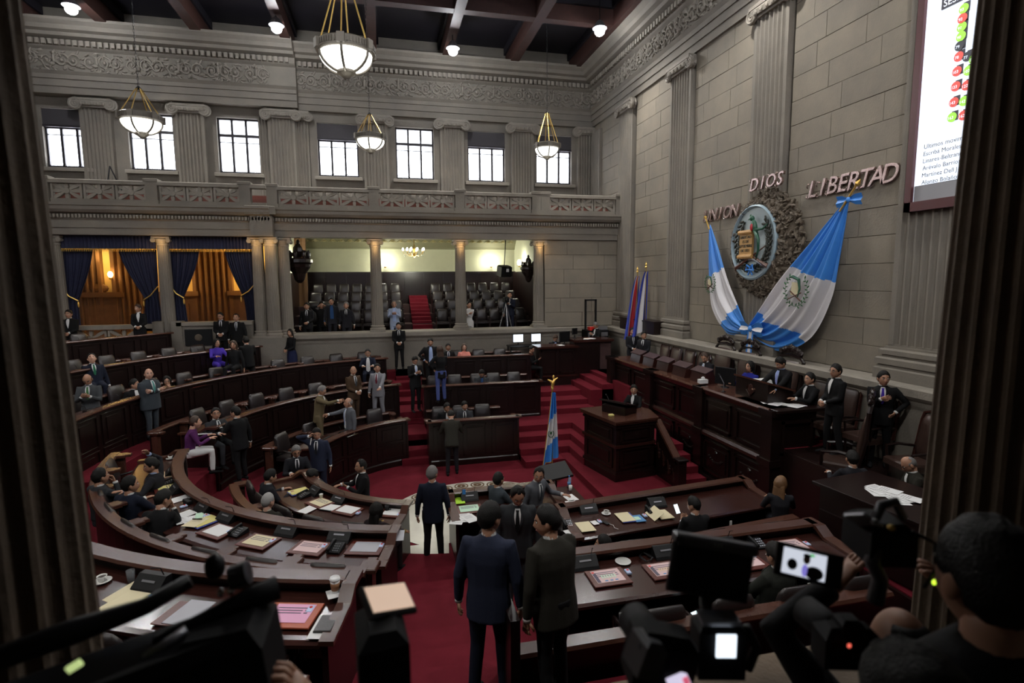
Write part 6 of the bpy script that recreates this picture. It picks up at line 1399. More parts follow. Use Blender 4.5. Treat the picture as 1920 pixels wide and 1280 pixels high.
# ---- two small standing flags at the wall
o = empty('flag_stand', (9.0, 17.9, 3.13)); tag(o, 'dark wooden stand box on the ledge under the two small flags', 'stand'); mb = MB(); mb.box(-.25, .2, -1.35, 1.35, 0, .42); put('stand_box', mb.mesh('stand_box', WOOD), o); mb = MB(); mb.box(-.28, .22, -1.38, 1.38, .38, .43); put('stand_top', mb.mesh('stand_top', WOOD), o)
def small_flag(y, zt, cols, label, h=2.0, w=.62):
    o = empty('small_flag', (8.85, y, 3.56)); tag(o, label, 'flag'); H = zt - 3.56; mb = MB(); mb.tube([(0, 0, 0), (0, 0, H)], .016, 6); put('pole', mb.mesh('pole', BRASS), o)
    mb = MB(); mb.lathe([(.01, 0), (.05, .03), (.02, .08), (.04, .12), (.002, .22)], (0, 0, H), 8); put('finial', mb.mesh('finial', GOLD), o)
    mb = MB(); n = 30; vs = []; fs = []; ms = []
    for j in range(21):
        t = j / 20; ww = w * (.25 + .75 * t ** .7)
        for i in range(n + 1): s = i / n; vs.append((.1 - ww * (s) * 1.0 , .06 * sin(s * 13) * t - ww * .35 * (s - .5), H - .12 - (h * t) - .25 * (s) * t))
    for j in range(20):
        for i in range(n): a = j * (n + 1) + i; fs.append((a, a + 1, a + n + 2, a + n + 1)); ms.append(min(len(cols) - 1, int((i + .5) / n * len(cols))))
    mb.v, mb.f, mb.m = vs, fs, ms; put('flag_cloth', mb.mesh('flag_cloth', [dict(b=FDB, w=FW, r=FR)[c] for c in cols], True), o)
small_flag(18.05, 5.2, 'bwrrwb', 'small red, white and blue flag on the ledge, left one of the pair')
small_flag(17.4, 5.35, 'bbwwbb', 'small dark blue and white flag on the ledge, right one of the pair')
# ---- ceremonial flag in the well
o = empty('standing_flag', (4.0, 12.7, .02)); tag(o, 'tall standing blue and white flag with gold finial in the well', 'flag')
mb = MB(); mb.lathe([(.22, 0), (.2, .06), (.06, .1), (.03, .2)], n=16); put('flag_base', mb.mesh('flag_base', BRASS), o); mb = MB(); mb.tube([(0, 0, .1), (0, 0, 2.25)], .018, 8); put('pole', mb.mesh('pole', BRASS), o)
mb = MB(); mb.ell((0, 0, 2.3), (.04, .04, .05), 8, 6); mb.tube([(0, 0, 2.33), (.02, 0, 2.45)], [.03, .05], 8); mb.tube([(-.12, 0, 2.52), (-.04, 0, 2.48), (.0, 0, 2.42), (.05, 0, 2.5), (.14, 0, 2.56)], [.01, .03, .05, .03, .01], 6); mb.ell((.03, 0, 2.58), (.03, .03, .05), 8, 5); put('finial', mb.mesh('finial', GOLD), o)
mb = MB(); vs = []; fs = []; ms = []; n = 36
for j in range(41):
    t = j / 40; x0 = -.03 - .24 * t ** 1.1; x1 = .06 + .1 * t
    for i in range(n + 1): s = i / n; vs.append((lerp(x0, x1, s), -.05 - .05 * sin(s * 15 + t), 2.2 - 1.85 * t * (1 - .12 * s) + .0))
for j in range(40):
    for i in range(n):
        a = j * (n + 1) + i; fs.append((a, a + 1, a + n + 2, a + n + 1)); t = (j + .5) / 40 + .12 * ((i + .5) / n - .5); ms.append(0 if t < .36 or t > .72 else 1)
mb.v, mb.f, mb.m = vs, fs, ms; put('flag_cloth', mb.mesh('flag_cloth', [FB, FW], True), o)
mb = MB(); mb.tube([vs[j * (n + 1)] for j in range(41)] + [vs[40 * (n + 1) + i] for i in range(n // 2)], .012, 4); put('gold_fringe', mb.mesh('gold_fringe', GOLD), o)
mb = MB()
for sgn in (-1, 1): mb.tube([(-.07 + sgn * .07 * sin(q * .5), -.12, 1.18 - .09 * cos(q * .5)) for q in range(6)], .01, 4)
mb.ell((-.07, -.12, 1.2), (.03, .01, .04), 6, 4); put('printed_wreath', mb.mesh('printed_wreath', GREEN), o)
# small slanted lectern on a post beside it
o = empty('small_lectern', (3.35, 10.4, .0)); tag(o, 'small slanted black reading stand on a post next to the short desk', 'lectern'); mb = MB(); mb.lathe([(.2, 0), (.2, .03), (.03, .06), (.03, 1.0)], n=12); put('post', mb.mesh('post', WOOD), o)
mb = MB(); mb.obox(Matrix.Translation((0, 0, 1.06)) @ Matrix.Rotation(.5, 4, 'X') @ Matrix.Rotation(.15, 4, 'Z'), .62, .42, .05, ch=.01); put('slanted_board', mb.mesh('slanted_board', BLACK), o)
# side table beyond the short desk with bottle, glass, penholder
st = empty('side_table', (3.3, 9.55, 0)); tag(st, 'narrow dark side table at the end of the short desk, with bottle on it', 'table'); mb = MB(); mb.obox(Matrix.Translation((0, 0, .86)), .55, .9, .05, ch=.01); put('table_top', mb.mesh('table_top', WOODR), st)
mb = MB(); mb.box(-.24, .24, -.42, .42, 0, .84); put('cabinet', mb.mesh('cabinet', WOOD), st)
# ---- voting screen
sc = empty('voting_screen', (9.1, 6.0, 8.1)); tag(sc, 'tall white vote display in a maroon frame, cut off by the right pillar', 'screen')
mb = MB()
for a, b, c, d in ((8.0, 7.88, 6.12, 11.4), (4.2, 4.08, 6.12, 11.4)): mb.box(-.1, .15, b - 6.0, a - 6.0, c - 8.1, d - 8.1)
mb.box(-.1, .15, -1.95, 2.0, 6.12 - 8.1, 6.28 - 8.1); mb.box(-.1, .15, -1.95, 2.0, 11.25 - 8.1, 11.4 - 8.1); mb.box(.1, .2, -1.95, 2.0, -1.95, 3.3); put('screen_frame', mb.mesh('screen_frame', MAROON), sc)
mb = MB(); mb.box(-.04, .1, -1.9, 1.88, -1.82, 3.15); put('screen_face', mb.mesh('screen_face', SCRW), sc); mb = MB(); mb.box(-.045, .1, -1.9, 1.87, -1.82, -1.55); put('lower_band', mb.mesh('lower_band', mat('band_grey', (.3, .3, .32), .6)), sc)
DG = mat('dot_green', (.35, .75, .08), .5, emis=(.4, .85, .1), estr=.5); DR = mat('dot_red', (.7, .1, .08), .5, emis=(.8, .12, .1), estr=.45); DK = mat('dot_grey', (.08, .08, .1), .5); TXG = mat('text_grey', (.14, .14, .15), .6)
def scr(u_y, z, x=-.05): return (x, u_y - 6.0, z - 8.1)
def scr_text(s, y, z, size, m, align='L', x=-.052):
    me = text_mesh(s, size, .001); me.materials.clear(); me.materials.append(m); me.transform(RW)
    if align == 'L':
        w = max((v.co.y for v in me.vertices)); me.transform(Matrix.Translation((0, -w, 0)))
    put('screen_text', me, sc, scr(y, z, x))
MB_ = MB(); MB_.box(-.055, -.04, 5.9 - 6, 7.62 - 6, 9.32 - 8.1, 9.52 - 8.1); put('header_bar', MB_.mesh('header_bar', DK), sc); scr_text('SESION', 7.58, 9.35, .15, SCRW, x=-.058)
DOTS = [(7.25, 9.18, '93', DG), (7.26, 9.04, '92', DR), (7.26, 8.91, '91', DG), (7.26, 8.77, '90', DG), (7.27, 8.63, '79', DK), (7.27, 8.47, '78', DR), (7.13, 8.42, '77', DK), (7.03, 8.35, '76', DG), (7.28, 8.25, '103', DR), (7.1, 8.2, '102', DG), (7.28, 8.02, '123', DR), (7.11, 7.98, '122', DR), (7.29, 7.78, '143', DR), (7.13, 7.75, '142', DG), (7.3, 7.55, '163', DG), (7.12, 7.53, '162', DR)]
for y, z, s_, m in DOTS:
    mb = MB(); mb.rings([[(xx, y - 6 + .075 * cos(2 * pi * k / 16), z - 8.1 + .075 * sin(2 * pi * k / 16)) for k in range(16)] for xx in (-.058, -.04)]); put('seat_dot', mb.mesh('seat_dot', m), sc)
    mb = MB(); mb.box(-.052, -.04, y - 6 - .09, y - 6 + .01, z - 8.1 - .06, z - 8.1 + .09); put('dot_shadow', mb.mesh('dot_shadow', DK), sc); scr_text(s_, y + .055, z - .03, .065, SCRW, x=-.06)
for i, s_ in enumerate(('Ultimos movimientos', 'Escribá Morales', 'Linares-Beltranena', 'Arévalo Barrios', 'Martínez Dell J', 'Alonzo Bolaños')): scr_text(s_, 7.74, 7.15 - i * .118, .1 if i else .105, TXG)
# ================================================================ smaller furniture at the far side
o = empty('equipment_rack', (8.0, 20.1, 1.7)); tag(o, 'black equipment rack with tall empty frame in the far corner', 'rack'); mb = MB(); mb.box(-.35, .55, -.25, .3, 0, 1.3); put('rack_body', mb.mesh('rack_body', BLACKM), o)
mb = MB()
for x in (-.32, .1): mb.box(x - .03, x + .03, -.05, .03, 1.3, 2.5)
mb.box(-.35, .13, -.05, .03, 2.44, 2.5); put('tall_frame', mb.mesh('tall_frame', BLACK), o)
for i in range(6): mb = MB(); mb.box(-.3, .5, -.29, -.25, .12 + i * .19, .27 + i * .19); mb.ell((-.2, -.29, .2 + i * .19), (.02, .01, .02), 6, 4); mb.ell((.4, -.29, .2 + i * .19), (.02, .01, .02), 6, 4); put('rack_unit', mb.mesh('rack_unit', GREYM if i % 3 == 2 else BLACK), o)
mb = MB(); mb.box(-.2, .05, -.2, .1, 1.3, 1.42); put('red_box', mb.mesh('red_box', RED), o); mb = MB(); mb.box(.12, .52, -.2, .1, 1.3, 1.45); mb.box(.14, .5, -.21, -.2, 1.32, 1.34); put('mixer', mb.mesh('mixer', GREYM), o)
def monitor(x, y, z, rz, label, glow=True, w=.42):
    o = empty('monitor', (x, y, z), rz); tag(o, label, 'monitor'); mb = MB(); mb.obox(Matrix.Translation((0, 0, .27)), w, .04, w * .78, ch=.005); put('housing', mb.mesh('housing', BLACK), o)
    mb = MB(); mb.obox(Matrix.Translation((0, -.022, .27)), w * .9, .004, w * .68); put('display', mb.mesh('display', MONW if glow else BLACKM), o); mb = MB(); mb.lathe([(.1, 0), (.09, .015), (.02, .03), (.02, .12)], n=12); put('monitor_stand', mb.mesh('monitor_stand', BLACK), o)
o = empty('media_table', (5.2, 20.0, 1.7)); tag(o, 'black table against the podium wall carrying two lit monitors', 'table'); mb = MB(); mb.obox(Matrix.Translation((0, 0, .78)), 1.3, .6, .04); put('table_top', mb.mesh('table_top', BLACK), o)
for sx in (-1, 1):
    for sy in (-1, 1): mb = MB(); mb.box(sx * .6 - .02, sx * .6 + .02, sy * .26 - .02, sy * .26 + .02, 0, .77); put('leg', mb.mesh('leg', BLACK), o)
monitor(4.95, 20.05, 2.5, 0, 'left lit white monitor on the black table by the podium wall'); monitor(5.65, 20.05, 2.5, .15, 'right lit white monitor, partly hidden by the operator')
monitor(6.95, 19.3, 2.78, .6, 'small dark monitor turned sideways on the raised corner desk', False, .3); monitor(6.5, 19.15, 2.6, 0.4, 'dark monitor back beside the writing person at the corner desk', False, .5)
monitor(7.75, 11.15, 2.44, -1.2, 'dark flat monitor standing on the rostrum left of the raised lectern', False, .52)
# tripod camera in gallery
o = empty('video_tripod', (4.75, 21.2, 2.85)); tag(o, 'professional video camera on tripod at the right end of the gallery', 'camera')
for i in range(3): a = i * 2.094 + .5; mb = MB(); mb.tube([(0, 0, 1.2), (.35 * cos(a), .35 * sin(a), 0)], .02, 6); put('tripod_leg', mb.mesh('tripod_leg', GREYM), o)
mb = MB(); mb.obox(Matrix.Translation((0, 0, 1.35)), .18, .4, .2, ch=.02); mb.tube([(0, -.2, 1.36), (0, -.38, 1.36)], .06, 10); put('camera_body', mb.mesh('camera_body', BLACKM), o)
# light stand on the upper gallery
o = empty('light_stand', (-9.0, 22.0, 7.46)); tag(o, 'black tripod stand on the upper gallery in front of the second window', 'tripod')
for i in range(3): a = i * 2.094 + .3; mb = MB(); mb.tube([(0, 0, 1.5), (.55 * cos(a), .4 * sin(a), 0)], .022, 6); put('tripod_leg', mb.mesh('tripod_leg', BLACK), o)
# carved pedestal vase near the standing guards
chair('throne', 8.0, 8.0, 1.2, -pi / 2 - .9, 'dark ornately carved low armchair in front of the two standing guards')
# right hand corner desk by the pillar
o = empty('corner_desk', (7.0, 5.9, 1.0)); tag(o, 'dark desk in the lower right beside the near pillar, with printed papers', 'desk')
mb = MB(); mb.obox(Matrix.Translation((0, 0, .9)) @ Matrix.Rotation(.12, 4, 'Z'), 1.25, 1.9, .05, ch=.01); put('desktop', mb.mesh('desktop', WOOD), o); mb = MB(); mb.obox(Matrix.Translation((-.1, -.05, .44)) @ Matrix.Rotation(.12, 4, 'Z'), 1.0, 1.7, .86); put('pedestal', mb.mesh('pedestal', WOOD), o)
mb = MB(); mb.obox(Matrix.Translation((-.63, -.05, .3)) @ Matrix.Rotation(.12, 4, 'Z'), .04, 1.5, .5); put('raised_panel', mb.mesh('raised_panel', WOOD), o)
# ================================================================ THINGS ON THE DESKS
ITEMS = [('saucercup', -3.99, 11.17, 1.69, 278, 'B'),
('pad_o', -3.69, 10.22, 1.69, 289, 'B'),
('box', -3.68, 10.24, 1.69, 288, 'B'),
('phone', -3.52, 9.76, 1.69, 294, 'B'),
('pad_y', -3.48, 9.49, 1.69, 297, 'B'),
('box', -3.3, 9.36, 1.69, 299, 'B'),
('remote', -3.38, 9.29, 1.69, 299, 'B'),
('sheet', -3.13, 9.01, 1.69, 303, 'B'),
('remote', -2.97, 8.66, 1.69, 307, 'B'),
('penbox', -2.96, 8.8, 1.69, 306, 'B'),
('sheet', -2.87, 8.35, 1.69, 310, 'B'),
('box', -2.64, 8.44, 1.69, 311, 'B'),
('notes', -2.65, 8.12, 1.69, 314, 'B'),
('remote', -2.55, 8.22, 1.69, 314, 'B'),
('folder_y', -2.51, 8.03, 1.69, 315, 'B'),
('box', -2.22, 8.01, 1.69, 318, 'B'),
('pad_w', -2.24, 7.65, 1.69, 320, 'B'),
('phone', -1.96, 7.53, 1.69, 323, 'B'),
('remote', -2.08, 7.61, 1.69, 322, 'B'),
('pad_c', -1.65, 7.21, 1.69, 328, 'B'),
('remote', -1.48, 7.18, 1.69, 329, 'B'),
('box', -1.33, 7.36, 1.69, 330, 'B'),
('pad_p', -0.99, 6.87, 1.69, 335, 'B'),
('remote', -0.82, 6.87, 1.69, 337, 'B'),
('phone', -0.67, 6.76, 1.69, 339, 'B'),
('box', -0.64, 7.02, 1.69, 338, 'B'),
('pad_g', -0.31, 6.7, 1.69, 343, 'B'),
('remote', -0.12, 6.71, 1.69, 345, 'B'),
('folder_y', -1.63, 10.37, 1.13, 298, 'A'),
('phone2', -1.51, 10.11, 1.13, 303, 'A'),
('box', -1.33, 10.19, 1.13, 303, 'A'),
('pad_pr', -1.19, 9.71, 1.13, 311, 'A'),
('sheetbig', -0.99, 9.45, 1.13, 317, 'A'),
('cup_w', -1.19, 9.91, 1.13, 309, 'A'),
('box', -0.87, 9.69, 1.13, 316, 'A'),
('pad_w', -0.7, 9.27, 1.13, 323, 'A'),
('remote', -0.52, 9.11, 1.13, 327, 'A'),
('sheet', -1.36, 9.48, 1.13, 312, 'A'),
('tumbler', -0.23, 9.18, 1.13, 331, 'A'),
('mugblack', -0.05, 9.09, 1.13, 334, 'A'),
('pad_w', 0.05, 8.97, 1.13, 337, 'A'),
('remote', 0.14, 8.88, 1.13, 339, 'A'),
('lime', 1.16, 9.25, 1.12, 0, 'S'),
('pad_gr', 1.31, 8.83, 1.12, 0, 'S'),
('box', 1.38, 9.25, 1.12, 0, 'S'),
('minflag', 1.25, 9.25, 1.12, 0, 'S'),
('papers', 1.16, 8.5, 1.12, 0, 'S'),
('box', 3.22, 8.22, 1.13, 0, 'R1'),
('glass', 3.32, 8.23, 1.13, 0, 'R1'),
('folder_c', 2.97, 7.7, 1.13, 0, 'R1'),
('phone', 2.72, 7.83, 1.13, 0, 'R1'),
('sheet', 2.71, 7.54, 1.13, 0, 'R1'),
('note', 3.17, 7.81, 1.13, 0, 'R1'),
('remote', 3.26, 7.83, 1.13, 0, 'R1'),
('mobile', 3.34, 7.77, 1.13, 0, 'R1'),
('saucercup', 3.48, 8.08, 1.13, 0, 'R1'),
('folder_cb', 3.72, 7.87, 1.13, 0, 'R1'),
('pamph', 3.91, 7.78, 1.13, 0, 'R1'),
('remote', 4.06, 7.85, 1.13, 0, 'R1'),
('box', 4.45, 8.17, 1.13, 0, 'R1'),
('folder_open', 4.37, 7.81, 1.13, 0, 'R1'),
('phone', 4.24, 7.95, 1.13, 0, 'R1'),
('pad_map', 2.34, 5.35, 1.69, 0, 'R2'),
('saucer', 2.64, 5.62, 1.69, 0, 'R2'),
('remote', 2.6, 5.4, 1.69, 0, 'R2'),
('box', 2.17, 5.64, 1.69, 0, 'R2'),
('cable', 2.93, 5.62, 1.69, 0, 'R2'),
('box', 3.19, 5.64, 1.69, 0, 'R2'),
('pad_map2', 3.03, 5.33, 1.69, 0, 'R2'),
('phone', 4.43, 5.6, 1.69, 0, 'R2'),
('pad_list', 4.82, 5.46, 1.69, 0, 'R2'),
('remote', 5.04, 5.47, 1.69, 0, 'R2'),
('box', 3.98, 5.64, 1.69, 0, 'R2'),
('remote', 4.19, 5.37, 1.69, 0, 'R2'),
('pad_pk', 4.03, 5.26, 1.69, 0, 'R2'),
('pink', -0.83, 4.55, 2.24, 344, 'C'),
('remote', -0.68, 4.59, 2.24, 345, 'C'),
('takeaway', -0.49, 4.74, 2.29, 346, 'Cend'),
('napkin', -0.49, 4.72, 2.29, 346, 'Cend'),
('folio', -0.53, 4.35, 2.24, 346, 'C'),
('folder_y2', -2.27, 5.1, 2.24, 332, 'C'),
('box', -2.13, 5.29, 2.24, 333, 'C'),
('glass', -2.36, 5.47, 2.24, 330, 'C'),
('saucercup', -2.62, 5.53, 2.24, 328, 'C'),
('bookblue', -2.08, 5.07, 2.24, 334, 'C'),
('remote', -2.03, 5.01, 2.24, 334, 'C'),
('fold3', -1.66, 4.79, 2.24, 337, 'C'),
('endpaper', 0.06, 6.85, 1.74, 346, 'Bend'),
('saucercup', 0.2, 17.05, 1.69, 192, 'fB'),
('cup_k', -1.09, 16.6, 1.69, 207, 'fB'),
('paperset', -1.02, 13.99, 1.13, 228, 'fA'),
('orange', -0.92, 14.09, 1.13, 225, 'fA'),
('paperset', -1.98, 16.02, 1.69, 219, 'fB'),
('pad_w', -4.94, 15.82, 2.24, 238, 'fC'),
('sheet', -5.96, 13.15, 2.24, 260, 'fC'),
('saucercup', -5.69, 14.4, 2.24, 250, 'fC'),
('glassamber', -5.9, 13.49, 2.24, 258, 'fC'),
('sheet', -3.89, 12.92, 1.69, 259, 'fB'),
('sheet', 4.53, 18.75, 2.24, 0, 'sC'),
('papers', 6.89, 6.17, 1.93, 0, 'K'),
('papers', 6.92, 5.86, 1.93, 0, 'K'),
('papers', 7.95, 9.15, 2.44, 0, 'ROS'),
('papers', 7.7, 9.4, 2.44, 0, 'ROS'),
('tissue', 7.55, 11.75, 2.44, 0, 'ROS'),
('micstand', 7.4, 10.7, 2.44, 0, 'ROS'),
('book', 7.85, 9.95, 2.79, 0, 'ROSL'),
('yellow', 5.35, 12.2, 1.655, 0, 'POD'),
('mic', 5.6, 12.9, 1.655, 0, 'POD'),
('bottle', 3.48, 9.93, 0.885, 0, 'T'),
('tumbler', 3.44, 9.74, 0.885, 0, 'T'),
('sheet', 3.33, 9.42, 0.885, 0, 'T'),
('sheet', 3.27, 9.15, 0.885, 0, 'T'),
('tissue2', 3.46, 9.93, 0.885, 0, 'T'),
('papersO', 7.34, 18.9, 2.79, 0, 'SEC2'),
('sheet', 6.22, 18.75, 2.61, 0, 'SEC'),
('sheet', -5.95, 20.36, 2.65, 0, 'LED'),
('sheet', -6.3, 20.36, 2.65, 10, 'LED')]

DN = dict(B='the middle curved desk at left foreground', A='the innermost near left desk', S='the short desk right of the aisle', R1='the desk before the podium', R2='the near right desk', C='the nearest curved desk at lower left', Cend='the end of the nearest curved desk', Bend='the end of the middle near left desk', fB='the second curved desk across the well', fA='the innermost curved desk across the well', fC='the third curved desk across the well', K='the corner desk by the right pillar', ROS='the rostrum counter', ROSL='the raised lectern', POD='the podium top', T='the side table by the short desk', sC='the farthest straight desk', SEC='the corner secretariat desk', SEC2='the raised corner desk', LED='the ledge under the navy curtains')
KN = dict(box=('speaker_box', 'black wedge speaker box', 'speaker'), phone=('telephone', 'black desk telephone with keypad', 'telephone'), phone2=('telephone', 'black handset phone', 'telephone'), remote=('voting_remote', 'pale blue voting handset with red light', 'remote'),
 pad_o=('desk_pad', 'wooden desk pad with peach sheet', 'desk pad'), pad_y=('desk_pad', 'wooden desk pad with yellowish sheet', 'desk pad'), pad_w=('desk_pad', 'wooden desk pad with white sheet', 'desk pad'), pad_c=('desk_pad', 'wooden desk pad with cream sheet', 'desk pad'), pad_p=('desk_pad', 'wooden desk pad with pale pink sheet', 'desk pad'), pad_g=('desk_pad', 'wooden desk pad with grey blank sheet', 'desk pad'), pad_pr=('desk_pad', 'wooden desk pad with printed cream sheet', 'desk pad'), pad_gr=('desk_pad', 'wooden desk pad with pale green sheet', 'desk pad'), pad_map=('desk_pad', 'wooden desk pad with pink seating plan', 'desk pad'), pad_map2=('desk_pad', 'wooden desk pad with pink and orange print', 'desk pad'), pad_list=('desk_pad', 'wooden desk pad with printed bar list', 'desk pad'), pad_pk=('desk_pad', 'wooden desk pad mostly hidden by the black monitor', 'desk pad'), pink=('desk_pad', 'bright pink voting sheet on an orange-brown pad', 'desk pad'),
 saucercup=('coffee_cup', 'white coffee cup on saucer', 'cup'), cup_w=('paper_cup', 'white paper cup', 'cup'), cup_k=('paper_cup', 'small white cup', 'cup'), tumbler=('drinking_glass', 'frosted drinking tumbler', 'glass'), glass=('drinking_glass', 'clear water glass', 'glass'), glassamber=('drinking_glass', 'glass of amber drink', 'glass'), mugblack=('mug', 'black mug with handle', 'mug'), takeaway=('takeaway_cup', 'takeaway coffee cup with white lid', 'cup'), saucer=('saucer', 'empty white saucer', 'saucer'),
 sheet=('paper_sheet', 'loose white sheet of paper', 'paper'), sheetbig=('paper_sheet', 'large white notebook page', 'paper'), note=('paper_sheet', 'small printed note', 'paper'), papers=('paper_stack', 'stack of printed white papers', 'paper'), paperset=('paper_stack', 'few scattered white papers', 'paper'), papersO=('paper_stack', 'orange and white papers', 'paper'), napkin=('napkin', 'white paper napkin under the takeaway cup', 'napkin'), notes=('paper_stack', 'messy notes and brochures', 'paper'), endpaper=('paper_sheet', 'greyish printed sheet', 'paper'),
 folder_y=('folder', 'yellow folder with blue edge', 'folder'), folder_y2=('folder', 'pale yellow open folder', 'folder'), folder_c=('folder', 'cream folder', 'folder'), folder_cb=('folder', 'cream folder over a blue one', 'folder'), folder_open=('folder', 'open cream folder', 'folder'), lime=('folder', 'lime green folder', 'folder'), fold3=('folder', 'brown pad with grey sheet, half hidden by the video camera', 'folder'), folio=('folio', 'black leather folio on white sheet', 'folder'), bookblue=('booklet', 'blue and yellow booklet', 'booklet'), pamph=('booklet', 'light blue pamphlet', 'booklet'), penbox=('pen_box', 'black pen box', 'box'), mobile=('mobile_phone', 'dark mobile phone on white cable', 'phone'), minflag=('table_flag', 'tiny light blue table flag', 'flag'), cable=('cable', 'black coiled cable', 'cable'), orange=('folder', 'orange-edged file', 'folder'), tissue=('tissue_box', 'white tissue box', 'box'), tissue2=('table_flag', 'small blue and white table flag', 'flag'), micstand=('microphone', 'thin gooseneck microphone', 'microphone'), mic=('microphone', 'black gooseneck microphone', 'microphone'), book=('open_book', 'open white papers', 'paper'), yellow=('note_block', 'small pale yellow note block', 'note'), bottle=('water_bottle', 'clear water bottle with blue label', 'bottle'))
SHEETM = dict(o=PAPERO, y=PAPERY, w=PAPER, c=PAPERC, p=PAPERPK, g=mat('paper_grey', (.42, .42, .46), .5), pr=PAPERC, gr=PAPERG, map=PAPERPK, map2=PAPERPK, list=PAPERPK, pk=PAPERPK)
ORANGEP = mat('pad_orange', (.4, .07, .02), .4)
_cache = {}
def part_(o, name, m, fn, smooth=False):
    key = (name, m.name, fn.__code__.co_code if False else id(fn))
    mb = MB(); fn(mb); return put(name, mb.mesh(name, m, smooth), o)
